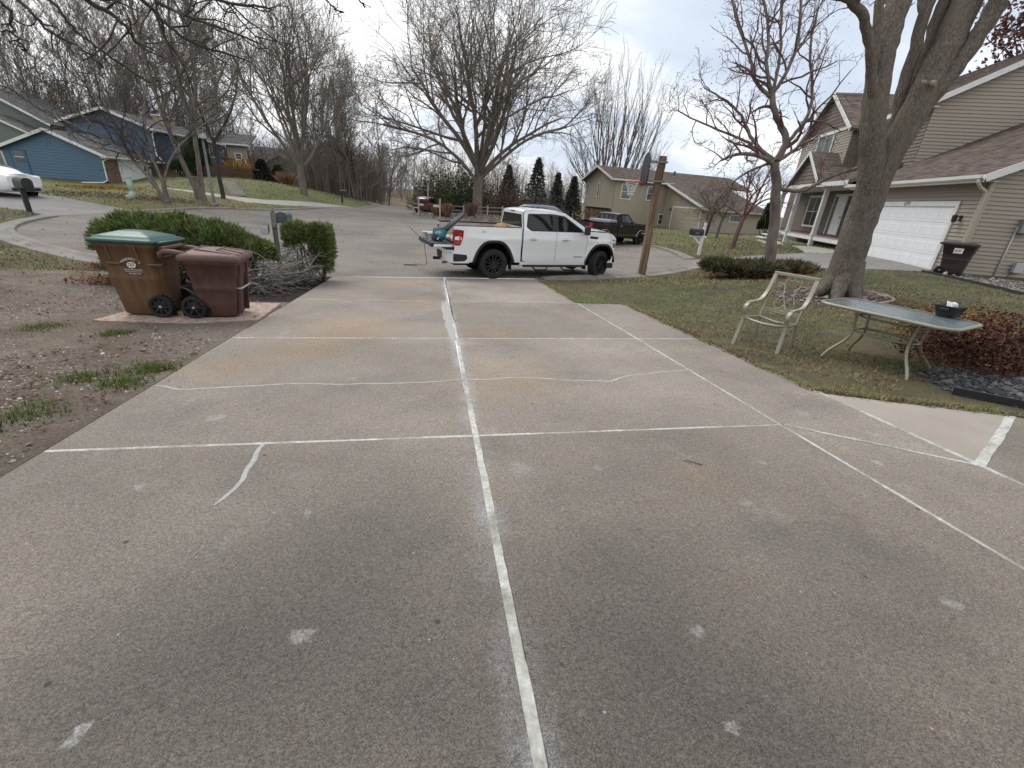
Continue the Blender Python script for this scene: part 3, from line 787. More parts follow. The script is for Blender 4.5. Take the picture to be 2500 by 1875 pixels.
    def bricks(self, o, d, t0, t1, z0, z1_, bl, bh, material, holes=(), single=True, name='brick', cols=None):
        """coursed stone or brick face, joints recessed"""
        self.wall(o, d, [(t0, z0), (t1, z0), (t1, z1_), (t0, z1_)], M_MORTAR, .1, .02, 'brick_backing')
        unit = MB().box((.5, .5, .5), (1, 1, 1)).mesh(name); unit.materials.append(material)
        z = z0; k = 0; dd = np.asarray(d, float)[:2]
        while z < z1_ - .02:
            t = t0 - (bl * .5 if k % 2 else 0)
            while t < t1 - .02:
                l = bl * self.rg.uniform(.8, 1.25); a, b = max(t, t0), min(t + l, t1); t += l
                zc, tc_ = z + bh / 2, (a + b) / 2
                if b - a < .05 or any(ta < tc_ < tb and za < zc < zb for ta, tb, za, zb in holes): continue
                ob = bpy.data.objects.new(name, unit); COL.objects.link(ob); ob.parent = self.o
                pr = self.rg.uniform(.035, .06); q = self.P(o, d, a + .008, z + .008, 0)
                ob.matrix_local = Matrix(((dd[0] * (b - a - .016), dd[1] * pr, 0, q[0]), (dd[1] * (b - a - .016), -dd[0] * pr, 0, q[1]), (0, 0, bh - .016, q[2]), (0, 0, 0, 1)))
            z += bh; k += 1
def text(name, body, size, material, parent, Mx, depth=.004):
    cu = bpy.data.curves.new(name, 'FONT'); cu.body = body; cu.size = size; cu.extrude = depth; cu.align_x = 'CENTER'; cu.align_y = 'CENTER'
    tmp = bpy.data.objects.new(name + '_t', cu); COL.objects.link(tmp)
    dg = bpy.context.evaluated_depsgraph_get(); me = bpy.data.meshes.new_from_object(tmp.evaluated_get(dg))
    bpy.data.objects.remove(tmp, do_unlink=True)
    o = bpy.data.objects.new(name, me); COL.objects.link(o); me.materials.clear(); me.materials.append(material)
    o.parent = parent; o.matrix_local = Mx
    return o
BRN = [(.125, .098, .084), (.15, .118, .10), (.105, .084, .073), (.14, .106, .09)]
GRY = [(.115, .112, .112), (.14, .135, .132), (.095, .093, .094)]

# ---- the tan house on the right with the white garage door (local x: into the house, y: along its front)
H = House('tan_house', (16.3, 11.75, 0), R(-21.7), 'tan house on the right with a white double garage door numbered 6591', seed=1)
o0, dF, dG = (0, 0), (0, -1), (1, 0)      # front boards run towards -y so that outside is -x; the gable end faces -y
FL = 7.3
of = (0, FL)                                # along = FL - y
H.wall(of, dF, [(0, .2), (FL, .2), (FL, 3.2), (0, 3.2)], M_WALLDK)
H.wall((.001, 0), dG, [(0, .1), (12, .1), (12, 3.2), (6, 6.1), (0, 3.2)], M_WALLDK)
H.siding(of, dF, .0, FL - .1, .42, 3.1, .118, M_SID_TAN, holes=[(FL - 5.98 - .12, FL - 1.0 + .12, 0, 2.5)])
H.siding((0, 0), dG, .1, 4.5, .42, lambda t: 3.15 + .5 * t, .118, M_SID_TAN)
H.wall((0, -.004), dG, [(.0, .0), (12, .0), (12, .42), (0, .42)], M_FOUND, .1, .012, 'foundation')
H.wall((-.004, FL), dF, [(FL - .98, .0), (FL, .0), (FL, .42), (FL - .98, .42)], M_FOUND, .1, .012, 'foundation')
for a, b in [((-.028, -.05, .42), (-.028, -.05, 3.12)), ((.05, -.028, .42), (.05, -.028, 3.12))]:
    H.bar('corner_trim', a, b, .11 if a[0] < 0 else .03, .03 if a[0] < 0 else .11, M_TRIM_TAN, up=(1, 0, 0))
# garage door, five rows of raised panels
dp = MB(); dp.box((-.012, 3.49, 1.335), (.03, 4.98, 2.05)); gd = dp.build('garage_door', M_WHITED, H.o)
pm = MB().box((0, 0, 0), (.022, .52, .30)).mesh('door_panel'); pm.materials.append(M_WHITED)
for r_ in range(4):
    MB().box((-.0275, 3.49, .32 + .5125 * r_ + .004), (.004, 4.98, .012)).build('door_seam', mat('seam_grey', (.45, .46, .47), .7), gd)
    for c in range(8):
        p = inst(pm, 'door_panel', gd, (-.0225, 1.32 + .62 * c, .56 + .5125 * r_)); bv = p.modifiers.new('bevel', 'BEVEL'); bv.width = .012; bv.segments = 1
for a, b, w in [((-.04, .9, .38), (-.04, .9, 2.5), .14), ((-.04, 6.08, .38), (-.04, 6.08, 2.5), .14)]:
    H.bar('door_trim', a, b, .06, w, M_WHITE, up=(0, 1, 0))
H.bar('door_trim', (-.041, .83, 2.44), (-.041, 6.15, 2.44), .06, .16, M_WHITE)
for i, ch in enumerate('6591'):
    text('house_number', ch, .19, M_BLACK, H.o, Matrix.Translation((-.073, 3.72 - .105 * i, 2.44)) @ Matrix.Rotation(R(-90), 4, 'Z') @ Matrix.Rotation(R(90), 4, 'X'))
# wall lantern
lt = MB(); lt.box((-.03, .56, 2.02), (.04, .1, .16)); lt.bar((-.03, .56, 2.05), (-.2, .56, 2.1), .02, .02); lt.lathe([(.02, .12), (.075, .08), (.06, -.1), (.02, -.12)], (-.2, .56, 2.0), 8, smooth=False)
wl = lt.build('wall_lantern', mat('bronze', (.06, .045, .035), .5, metal=.6), H.o); MB().lathe([(.0, .13), (.062, .082), (.05, -.09), (0, -.1)], (-.2, .56, 1.995), 8).build('lantern_glass', mat('lantern_white', (.5, .48, .42), .3), wl)
# garage roof, gutter, downspout
H.roof((-.42, -.35, 3.18), (-.42, FL + .0, 3.18), (5.9, -.35, 6.35), BRN)
H.bar('rake_board', (-.42, -.37, 3.1), (5.9, -.37, 6.27), .03, .2, M_WHITE)
H.bar('soffit', (-.2, -.3, 3.04), (-.2, 8.0, 3.04), .42, .03, M_TRIM_TAN)
H.bar('fascia', (-.43, -.35, 3.1), (-.43, 7.6, 3.1), .03, .2, M_WHITE)
gt = MB()
for s in [(-.47, 3.14, .09), ]:
    gt.grid(np.array([[(-.445, y, 3.18), (-.445, y, 3.07), (-.50, y, 3.06), (-.56, y, 3.1), (-.565, y, 3.185), (-.55, y, 3.19), (-.54, y, 3.11), (-.46, y, 3.08)] for y in (-.4, 8.0)]), smooth=False)
gt.build('gutter', M_GUT_WH, H.o)
H.pipe('downspout', [(-.5, -.28, 3.08), (-.5, -.28, 2.98), (-.36, -.22, 2.86), (-.13, -.12, 2.78), (-.09, -.1, 2.66), (-.09, -.1, .62), (-.12, -.12, .5), (-.55, -.55, .3), (-.95, -.95, .22)], .048, M_GUT_TAN, 8)
H.pipe('conduit', [(1.15, -.05, .2), (1.15, -.05, 1.9)], .025, mat('grey_conduit', (.45, .45, .44), .5), 8)
MB().box((1.3, -.12, 1.9), (.32, .18, .4)).build('meter_box', mat('meter_grey', (.2, .24, .25), .5), H.o, .02)
MB().box((1.62, -.12, .72), (.26, .14, .3)).build('outlet_box', mat('outlet_grey', (.42, .44, .45), .5), H.o, .02)
H.pipe('cable', [(1.55, -.12, .6), (1.4, -.1, .35), (1.2, -.1, .1)], .012, M_BLACK, 6)
# two storey main block behind the garage
MX = 1.5; oM = (MX, 21)
H.wall((MX, FL), dG, [(0, .2), (10.7, .2), (10.7, 6.5), (5.5, 9.34), (0, 6.4)], M_WALLDK)
H.siding((MX, FL), dG, .0, 5.5, 3.2, lambda t: 6.44 + .54 * t, .13, M_SID_TAN, single=True)
H.wall(oM, dF, [(0, .2), (21 - FL, .2), (21 - FL, 6.4), (0, 6.4)], M_WALLDK)
H.siding(oM, dF, 0, 21 - FL, .9, 6.35, .14, M_SHAKE, holes=[(7.55, 9.5, 0, 3.05), (4.0, 6.1, 1.2, 3.0)], single=True)
H.roof((MX - .35, FL - .32, 6.38), (MX - .35, 21.3, 6.38), (MX + 5.5, FL - .32, 9.55), BRN, .17, .34)
H.bar('rake_board', (MX - .36, FL - .335, 6.33), (MX + 5.5, FL - .335, 9.5), .03, .2, M_WHITE)
H.bar('fascia', (MX - .36, FL - .3, 6.3), (MX - .36, 12.6, 6.3), .03, .18, M_WHITE)
H.bar('soffit', (MX - .18, FL - .3, 6.22), (MX - .18, 12.6, 6.22), .36, .03, M_WHITE)
# front bay with the shake gable
BX = .9; ob_ = (BX, 19.4); bl = 6.8
H.wall(ob_, dF, [(0, 3.3), (bl, 3.3), (bl, 6.3), (bl / 2, 8.35), (0, 6.3)], M_WALLDK)
H.siding(ob_, dF, 0, bl, 3.3, 6.3, .14, M_SID_TAN, holes=[(2.6, 4.8, 4.95, 6.3)], single=True)
H.siding(ob_, dF, .25, bl - .25, 6.36, lambda t: 6.3 + (2.05 / (bl / 2)) * min(t, bl - t) - .06, .2, M_SHAKE, single=True, name='gable_board')
H.wall((BX, 12.6), (1, 0), [(0, 3.3), (.7, 3.3), (.7, 6.3), (0, 6.3)], M_SHAKE, .05, .01)
H.window(ob_, dF, 2.7, 4.7, 5.0, 6.2, 2, 1, .1, M_GLASSL, out=.04)
H.window(oM, dF, 9.7, 10.9, 5.0, 6.15, 1, 1, .1, M_GLASSL, out=.04)
for s, (y0, y1) in enumerate([(12.3, 16.0), (19.7, 16.0)]):
    H.roof((BX - .3, y0, 6.15), (BX + 5, y0, 6.15), (BX - .3, y1, 8.42), BRN, .17, .34)
    H.bar('rake_board', (BX - .31, y0, 6.1), (BX - .31, y1, 8.37), .03, .2, M_WHITE)
H.bar('bay_band', (BX - .05, 12.6, 6.3), (BX - .05, 19.4, 6.3), .05, .14, M_WHITE)
# porch: deck, two posts, small gable over the steps
H.wall((-.1, 17.6), dF, [(0, .62), (9.9, .62), (9.9, .86), (0, .86)], M_WHITE, .05, 0, 'porch_skirt')
dk = MB().box((.7, 12.65, .83), (1.6, 9.9, .05)).build('porch_floor', mat('porch_boards', (.2, .105, .075), .7, var=.25, scale=4), H.o)
for y in (10.9, 14.75, 17.3):
    pp = MB().box((-.08, y, 1.75), (.2, .2, 3.1)); pp.box((-.08, y, .9), (.25, .25, .12)); pp.box((-.08, y, 3.2), (.26, .26, .1)); pp.build('porch_post', M_WHITE, H.o)
for k in range(3):
    MB().box((-.35 - .3 * k, 16.3, .72 - .2 * k), (.34, 1.6, .07)).build('porch_step', M_WHITE, H.o)
    MB().box((-.24 - .3 * k, 16.3, .62 - .2 * k), (.05, 1.6, .2)).build('porch_riser', M_WHITE, H.o)
H.roof((-.45, 8.0, 3.42), (-.45, 18.0, 3.42), (MX, 8.0, 4.25), BRN, .17, .34)
H.bar('porch_fascia', (-.46, 8.0, 3.33), (-.46, 18.0, 3.33), .03, .2, M_WHITE)
H.bar('porch_ceiling', (.5, 8.0, 3.24), (.5, 18.0, 3.24), 1.9, .04, M_WHITE)
H.wall((-.3, 15.7), dF, [(0, 3.5), (4.4, 3.5), (2.2, 5.0)], M_SHAKE, .1, 0, 'porch_gable')
H.siding((-.3, 15.7), dF, 0.05, 4.35, 3.5, lambda t: 3.5 + 1.5 / 2.2 * min(t, 4.4 - t), .2, M_SHAKE, name='gable_board')
for y0, y1 in ((11.15, 13.5), (15.85, 13.5)):
    H.roof((-.55, y0, 3.45), (MX, y0, 3.45), (-.55, y1, 5.1), BRN, .17, .34)
    H.bar('rake_board', (-.56, y0, 3.4), (-.56, y1, 5.05), .03, .17, M_WHITE)
H.window(oM, dF, 4.1, 6.0, 1.3, 2.9, 2, 2, .12, M_GLASS, out=.04, curtain=M_GLASSL)
fd = MB().box((MX - .02, 12.5, 1.93), (.05, .95, 2.0)).build('front_door', M_WHITED, H.o)
for yy in (12.28, 12.72):
    for zz in (1.35, 2.35):
        MB().box((MX - .05, yy, zz), (.02, .3, .7)).build('door_panel', M_WHITED, fd, .01)
MB().lathe([(.0, 0), (.035, .01), (.035, .05), (0, .06)], (MX - .1, 12.12, 1.85), 10, 'x').build('door_knob', M_BLACK, fd)
for yy in (11.75, 13.25):
    MB().box((MX - .02, yy, 1.93), (.03, .34, 1.9)).build('sidelight', M_GLASS, H.o)
for yy in (11.5, 12.0, 13.0, 13.5):
    H.bar('door_trim', (MX - .035, yy, .9), (MX - .035, yy, 3.0), .05, .09, M_WHITE, up=(0, 1, 0))
H.bar('door_trim', (MX - .035, 11.45, 2.98), (MX - .035, 13.55, 2.98), .05, .12, M_WHITE)

# ---- the blue split level (local axes are the world's: gable end faces -y, front faces +x)
B = House('blue_house', (0, 0, 0), 0, 'blue split level house with a white garage door and brick lower wall', seed=2)
gx = -28.0; gy = 47.75; apx = -31.6
B.wall((gx - 7.2, gy), (1, 0), [(0, -.2), (7.2, -.2), (7.2, 2.5), (3.6, 4.0), (0, 2.5)], M_WALLDK)
B.siding((gx - 7.2, gy), (1, 0), 0, 7.2, .38, lambda t: 2.5 + 1.5 / 3.6 * min(t, 7.2 - t), .225, M_SID_BLUE, proud=.045, holes=[(.45, 1.62, 0, 2.42)])
B.wall((gx, gy), (0, 1), [(0, -.2), (7.3, -.2), (7.3, 2.5), (0, 2.5)], M_WALLDK)
B.bricks((gx, gy), (0, 1), 0, 1.75, -.1, 2.4, .34, .11, M_BRICKB, name='brick')
wd = MB().box((gx + .02, gy + 4.35, 1.17), (.05, 4.95, 2.2)).build('garage_door', M_WHITED, B.o)
for r_ in range(1, 4):
    MB().box((gx + .047, gy + 4.35, .07 + .55 * r_), (.006, 4.95, .015)).build('door_seam', MATS['seam_grey'], wd)
B.bar('door_trim', (gx + .03, gy + 1.8, 2.34), (gx + .03, gy + 6.9, 2.34), .08, .14, M_WHITE)
sdr = MB().box((gx - 6.2, gy - .02, 1.35), (1.0, .05, 2.05)).build('side_door', M_SID_BLUE, B.o)
MB().box((gx - 6.15, gy - .05, 1.86), (.66, .02, .82)).build('door_glass', M_GLASS, sdr)
MB().box((gx - 6.15, gy - .065, 1.86), (.66, .02, .05)).build('glazing_bar', M_WHITE, sdr)
for xx in (gx - 6.75, gx - 5.62):
    B.bar('door_trim', (xx, gy - .03, .35), (xx, gy - .03, 2.4), .07, .05, M_SID_DBLUE, up=(0, 1, 0))
B.roof((gx + .45, gy - .4, 2.42), (gx + .45, 55.0, 2.42), (apx, gy - .4, 4.16), GRY, .16, .32)
B.roof((gx - 7.65, gy - .4, 2.42), (gx - 7.65, 55.0, 2.42), (apx, gy - .4, 4.16), GRY, .16, .32)
B.bar('rake_board', (gx + .47, gy - .42, 2.33), (apx, gy - .42, 4.08), .04, .22, M_WHITE)
B.bar('rake_board', (gx - 7.67, gy - .42, 2.33), (apx, gy - .42, 4.08), .04, .22, M_WHITE)
B.bar('gutter', (gx + .5, gy - .42, 2.36), (gx + .5, 57.4, 2.36), .12, .13, M_WHITE)
B.bar('soffit', (gx + .22, gy - .4, 2.24), (gx + .22, 57.4, 2.24), .5, .03, M_WHITE)
B.pipe('downspout', [(gx + .45, gy + .05, 2.3), (gx + .3, gy + .02, 2.2), (gx + .02, gy - .1, 2.0), (gx + .0, gy - .1, .5), (gx - .2, gy - .4, .3), (gx - 1.4, gy - 1.2, .2)], .06, M_WHITE, 8)
B.pipe('downspout', [(gx - 7.5, gy - .1, 2.3), (gx - 7.3, gy - .1, 2.1), (gx - 7.2, gy - .1, .4)], .06, M_WHITE, 8)
# upper block
mx = -27.45; my = 55.0
B.wall((mx - 7.25, my), (1, 0), [(0, 0), (7.25, 0), (7.25, 5.35), (3.62, 6.6), (0, 5.35)], M_WALLDK)
B.siding((mx - 7.25, my), (1, 0), 0, 7.25, 2.4, lambda t: 5.3 + 1.3 / 3.62 * min(t, 7.25 - t), .225, M_SID_DBLUE)
B.wall((mx, my), (0, 1), [(0, 2.5), (15.6, 2.5), (15.6, 5.3), (0, 5.3)], M_WALLDK)
bh = [(5.0 - .1, 7.3, 3.6, 5.1), (12.0, 14.7, 3.6, 5.1), (8.3, 10.6, 2.4, 5.3)]
B.siding((mx, my), (0, 1), 3.0, 8.2, 2.5, 3.5, .225, M_SID_DBLUE)
B.siding((mx, my), (0, 1), 10.7, 15.6, 2.5, 3.5, .225, M_SID_DBLUE)
for (a, b_) in ((0, 3.0), (7.4, 8.3), (10.6, 12.0), (14.75, 15.6)):
    t = a
    while t < b_ - .05:
        MB().box((mx + .015, my + t + .1, 4.0 if a not in (7.4, 10.6) else 4.4), (.04, .17, 2.6 if a not in (7.4, 10.6) else 1.8)).build('vertical_batten', M_SID_DBLUE, B.o); t += .21
for (a, b_) in ((3.0, 4.9), (4.9, 12.0)):
    B.siding((mx, my), (0, 1), a, b_, 3.5, 5.25, .225, M_SID_DBLUE, holes=bh)
B.window((mx, my), (0, 1), 5.0, 7.2, 3.6, 5.0, 3, 1, .09, M_GLASS)
B.window((mx, my), (0, 1), 12.4, 14.6, 3.65, 4.9, 3, 1, .09, M_GLASS)
# recessed entry
MB().box((mx + .03, my + 9.45, 3.9), (.03, 2.2, 2.5)).build('entry_wall', mat('entry_dark', (.08, .055, .045), .8), B.o)
ed = MB().box((mx + .06, my + 9.1, 3.45), (.05, .95, 2.05)).build('front_door', mat('dark_door', (.03, .04, .05), .5), B.o)
MB().box((mx + .07, my + 9.75, 3.45), (.05, .25, 2.05)).build('sidelight', M_WHITE, B.o)
# lower brick storey and basement windows
lx = -28.0
B.wall((lx, my), (0, 1), [(0, 0), (15.6, 0), (15.6, 2.5), (0, 2.5)], M_WALLDK)
B.bricks((lx, my), (0, 1), .05, 8.2, .9, 2.45, .62, .155, M_BRICKB, holes=[(4.3, 5.6, 1.1, 2.3)], name='brick')
B.bricks((lx, my), (0, 1), 10.7, 15.6, .9, 2.45, .62, .155, M_BRICKB, holes=[(13.1, 15.0, 1.3, 2.3)], name='brick')
B.window((lx + .05, my), (0, 1), 4.4, 5.5, 1.3, 2.2, 2, 1, .08, M_GLASS)
B.window((lx + .05, my), (0, 1), 13.2, 14.9, 1.4, 2.2, 2, 1, .08, M_GLASS)
B.wall((mx, my), (0, 1), [(0, 2.38), (15.6, 2.38), (15.6, 2.52), (0, 2.52)], M_SID_DBLUE, .6, -.01, 'overhang')
B.roof((mx + .5, my - .45, 5.3), (mx + .5, 71.2, 5.3), (mx - 3.62, my - .45, 6.78), GRY, .18, .36)
B.roof((mx - 7.75, my - .45, 5.3), (mx - 7.75, 71.2, 5.3), (mx - 3.62, my - .45, 6.78), GRY, .18, .36)
B.bar('rake_board', (mx + .52, my - .47, 5.2), (mx - 3.62, my - .47, 6.7), .04, .22, M_WHITE)
B.bar('rake_board', (mx - 7.77, my - .47, 5.2), (mx - 3.62, my - .47, 6.7), .04, .22, M_WHITE)
B.bar('gutter', (mx + .56, my - .45, 5.24), (mx + .56, 71.2, 5.24), .12, .14, M_WHITE)
B.bar('soffit', (mx + .26, my - .4, 5.13), (mx + .26, 71.2, 5.13), .52, .03, M_WHITE)
B.pipe('downspout', [(mx + .5, my + .1, 5.2), (mx + .1, my + .06, 4.9), (mx + .08, my + .06, 3.0), (mx + .5, my + .0, 2.6)], .06, M_WHITE, 8)
ch = House.bricks
MB().box((mx - 2.6, my + 8.6, 6.3), (1.0, 2.6, 1.7)).build('chimney', mat('chimney_tan', (.36, .29, .2), .9, var=.2, scale=5), B.o)
MB().box((mx - 2.6, my + 8.6, 7.2), (1.2, 2.8, .12)).build('chimney_cap', M_WHITE, B.o)
# stacked stone terrace before the blue house
q0, q1 = gp(409, 457), gp(541, 470)
T_ = House('retaining_wall', (0, 0, 0), 0, 'low terrace wall of stacked brown stone before the blue house', 'wall', seed=3)
wa = np.array([-25.0, 56.2]); wb = np.array([-22.2, 64.5]); wd_ = (wb - wa) / np.linalg.norm(wb - wa); wl_ = np.linalg.norm(wb - wa)
M_STONEB = mat('wall_stone', (.2, .13, .095), .95, var=.35, scale=3)
u_ = MB().box((.5, .5, .5), (1, 1, 1)).mesh('stone'); u_.materials.append(M_STONEB)
for c in range(7):
    t = -.2 * (c % 2)
    while t < wl_:
        l = T_.rg.uniform(.5, .85); zb = z1(*(wa + wd_ * max(t, 0))) - .05 + .19 * c
        s = inst(u_, 'stone', T_.o, (wa[0] + wd_[0] * t, wa[1] + wd_[1] * t, zb), (0, 0, math.atan2(wd_[1], wd_[0]))); s.scale = (l - .02, .35 + T_.rg.uniform(0, .06), .18); s.location.x -= T_.rg.uniform(0, .06) - .08 * c * .4
        t += l
# ---- green house at the left edge
Gn = House('green_house', (0, 0, 0), 0, 'grey green sided house at the far left behind the blue garage', seed=4)
gxx = -39.3; ghy = 60.0
def gz(t): return 5.35 + .52 * (11 - t)
Gn.wall((gxx - 11, ghy), (1, 0), [(0, 0), (11, 0), (11, 5.3), (5.5, 8.2), (0, 5.3)], M_WALLDK)
Gn.siding((gxx - 11, ghy), (1, 0), 0, 11, 1.0, lambda t: 5.3 + .527 * min(t, 11 - t), .17, M_SID_GREEN, single=True)
Gn.roof((gxx + .4, ghy - .5, 5.2), (gxx + .4, ghy + 9, 5.2), (gxx - 5.5, ghy - .5, 8.3), GRY, .18, .36)
Gn.bar('rake_board', (gxx + .42, ghy - .52, 5.1), (gxx - 5.5, ghy - .52, 8.2), .04, .2, M_WHITE)
Gn.wall((-45, 57.2), (1, 0), [(0, 0), (5.8, 0), (5.8, 4.0), (2.2, 5.6), (0, 5.6)], M_WALLDK)
Gn.siding((-45, 57.2), (1, 0), 0, 5.8, 1.0, lambda t: min(5.6, 4.0 + .44 * (5.8 - t)), .17, M_SID_GREEN, single=True)
Gn.roof((-38.8, 56.8, 3.95), (-38.8, 60, 3.95), (-42.6, 56.8, 5.65), GRY, .18, .36)
Gn.bar('rake_board', (-38.8, 56.78, 3.88), (-42.6, 56.78, 5.58), .04, .16, M_WHITE)

# ---- tan deck house beyond the blue one
D = House('deck_house', (0, 0, 0), 0, 'tan house with an orange brown timber deck and stair beyond the blue house', seed=5)
dq = at_y(552, 380, 74); dq2 = at_y(640, 392, 74); hz = z1(-26, 74)
hx0, hx1 = at_y(556, 380, 75.5)[0], at_y(604, 380, 75.5)[0]; hw_ = hx1 - hx0; ht = at_y(580, 352, 75.5)[2]; hw0 = at_y(577, 388, 75.5); hw1 = at_y(588, 376, 75.5)
D.wall((hx0, 75.5), (1, 0), [(0, 0), (hw_, 0), (hw_, ht), (0, ht)], M_SID_TAN)
D.siding((hx0, 75.5), (1, 0), 0, hw_, 1.5, ht, .2, M_SID_BEIGE)
D.window((hx0, 75.5), (1, 0), hw0[0] - hx0, hw1[0] - hx0, hw0[2], hw1[2], 1, 2, .12, M_GLASSL)
D.roof((hx0 - .6, 74.9, ht), (hx1 + .6, 74.9, ht), (hx0 - .6, 78.5, ht + 1.5), GRY, .2, .4)
D.bar('fascia', (hx0 - .6, 74.86, ht - .1), (hx1 + .6, 74.86, ht - .1), .04, .2, M_WHITE)
dx0, dx1 = at_y(551, 415, 73)[0], at_y(619, 415, 73)[0]; dz = at_y(585, 438, 73)[2]; dfl = at_y(585, 411, 73)[2]; drl = at_y(585, 389, 73)[2]; dw = dx1 - dx0
MB().box(((dx0 + dx1) / 2, 74.2, dfl), (dw, 2.4, .12)).build('deck_floor', M_DECK, D.o)
pk = MB().box((0, 0, 0), (.1, .04, drl - dfl)).mesh('picket'); pk.materials.append(M_DECK)
sk = MB().box((0, 0, 0), (.26, .03, dfl - dz + .6)).mesh('skirt_board'); sk.materials.append(M_DECK)
n_ = int(dw / .16)
for i in range(n_):
    if not .42 < i / n_ < .62: inst(pk, 'picket', D.o, (dx0 + .1 + i * .16, 73.0, (dfl + drl) / 2))
for i in range(int(dw / .28)):
    inst(sk, 'skirt_board', D.o, (dx0 + .14 + i * .28, 73.04 + .02 * (i % 2), (dfl + dz) / 2 - .3))
for a, b in ((0, .42), (.62, 1.0)): D.bar('handrail', (dx0 + dw * a, 73, drl), (dx0 + dw * b, 73, drl), .12, .08, M_DECK)
M_DRAIL = mat('deck_rail', (.42, .22, .1), .7, var=.2, scale=4); sx0 = dx0 + dw * .43
for i in range(9):
    MB().box((sx0 + .6 + .13 * i, 72.9 - .28 * i, dfl - (dfl - dz) * (i + 1) / 9), (1.1, .3, .05)).build('stair_tread', M_DRAIL, D.o)
for s in (0, 1.15):
    D.bar('stair_rail', (sx0 + s, 73, drl), (sx0 + 1.2 + s, 70.3, dz + .95), .1, .13, M_DRAIL)
    D.bar('stair_string', (sx0 + s, 73, dfl), (sx0 + 1.2 + s, 70.3, dz), .06, .26, M_DECK)
# ---- grey house far behind the evergreens
Fh = House('grey_house', (0, 0, 0), 0, 'small grey gabled house half hidden behind the evergreens', seed=6)
fq = at_y(690, 400, 92); fz = z1(fq[0], 92)
zt = at_y(690, 385, 92)[2]
Fh.wall((fq[0] - 3, 92), (1, 0), [(0, fz - 1), (5.4, fz - 1), (5.4, zt - 1.2), (2.7, zt + .2), (0, zt - 1.2)], mat('far_grey', (.19, .19, .195), .8, var=.1))
Fh.roof((fq[0] - 3.4, 91.6, zt - 1.3), (fq[0] - 3.4, 98, zt - 1.3), (fq[0] - .3, 91.6, zt + .35), GRY, .3, .6)
Fh.roof((fq[0] + 2.8, 91.6, zt - 1.3), (fq[0] + 2.8, 98, zt - 1.3), (fq[0] - .3, 91.6, zt + .35), GRY, .3, .6)
Fh.roof((fq[0] - 6.5, 95.5, zt - .4), (fq[0] + 3, 95.5, zt - .4), (fq[0] - 6.5, 99, zt + 1.8), GRY, .3, .6)
Fh.window((fq[0] - 3, 92), (1, 0), 3.0, 4.2, zt - 3.2, zt - 1.8, 2, 1, .1, M_GLASS)

# ---- tan split entry house across the street (local x along its front)
E_ = House('beige_house', (19.6, 50.0, 0), R(5), 'beige two level house with brown roof behind the basketball post', seed=7)
dX, dYn = (1, 0), (0, -1)
dep = 7.8; apz = 5.5; ev = 4.22
E_.wall((0, 0), dX, [(0, -1.2), (7.2, -1.2), (7.2, ev), (0, ev)], M_WALLDK)
hl = [(.85, 2.15, 2.2, 3.8), (4.05, 5.3, 2.25, 3.8), (6.05, 7.1, -.2, 1.0)]
E_.siding((0, 0), dX, .1, 7.2, -1.0, ev, .152, M_SID_BEIGE, holes=hl)
E_.wall((0, dep), dYn, [(0, 1.15), (dep, 1.15), (dep, ev), (dep / 2, apz), (0, ev)], M_WALLDK)
E_.siding((0, dep), dYn, 0, dep - .1, 1.2, lambda t: ev + (apz - ev) / (dep / 2) * min(t, dep - t), .152, M_SID_BEIGE, holes=[(dep - 7.3, dep - 6.65, 2.25, 3.85), (dep - 4.2, dep - 3.55, 2.25, 3.85)])
E_.wall((.35, dep), dYn, [(0, -1.2), (dep, -1.2), (dep, 1.15), (0, 1.15)], M_WALLDK)
E_.window((0, 0), dX, .95, 2.05, 2.3, 3.7, 1, 2, .1, M_GLASSL); E_.window((0, 0), dX, 4.15, 5.2, 2.35, 3.7, 1, 2, .1, M_GLASSL)
E_.window((0, 0), dX, 6.15, 7.0, -.1, .9, 1, 2, .09, M_GLASS)
E_.window((0, dep), dYn, dep - 7.2, dep - 6.75, 2.35, 3.75, 1, 2, .08, M_GLASSL); E_.window((0, dep), dYn, dep - 4.1, dep - 3.65, 2.35, 3.75, 1, 2, .08, M_GLASSL)
for a in ((-.03, -.03),):
    E_.bar('corner_trim', (a[0], a[1], 1.1), (a[0], a[1], ev), .1, .1, M_TRIM_TAN, up=(1, 0, 0))
E_.pipe('downspout', [(-.2, -.45, ev - .1), (-.05, -.12, ev - .45), (-.06, -.12, 1.3), (.1, -.12, 1.1), (.2, -.1, -.9)], .05, M_GUT_TAN, 8)
sl = (apz - ev) / (dep / 2)
E_.roof((-.55, -.5, ev - .05), (17.5, -.5, ev - .05), (-.55, dep / 2, apz + .12), BRN, .17, .34)
E_.roof((-.55, dep + .5, ev - .05), (17.5, dep + .5, ev - .05), (-.55, dep / 2, apz + .12), BRN, .17, .34)
E_.bar('rake_board', (-.57, -.5, ev - .13), (-.57, dep / 2, apz + .03), .04, .2, M_WHITE); E_.bar('rake_board', (-.57, dep + .5, ev - .13), (-.57, dep / 2, apz + .03), .04, .2, M_WHITE)
E_.bar('gutter', (-.55, -.56, ev - .1), (7.0, -.56, ev - .1), .12, .15, M_GUT_WH)
E_.bar('soffit', (-.5, -.25, ev - .2), (7.0, -.25, ev - .2), .5, .03, M_TRIM_TAN)
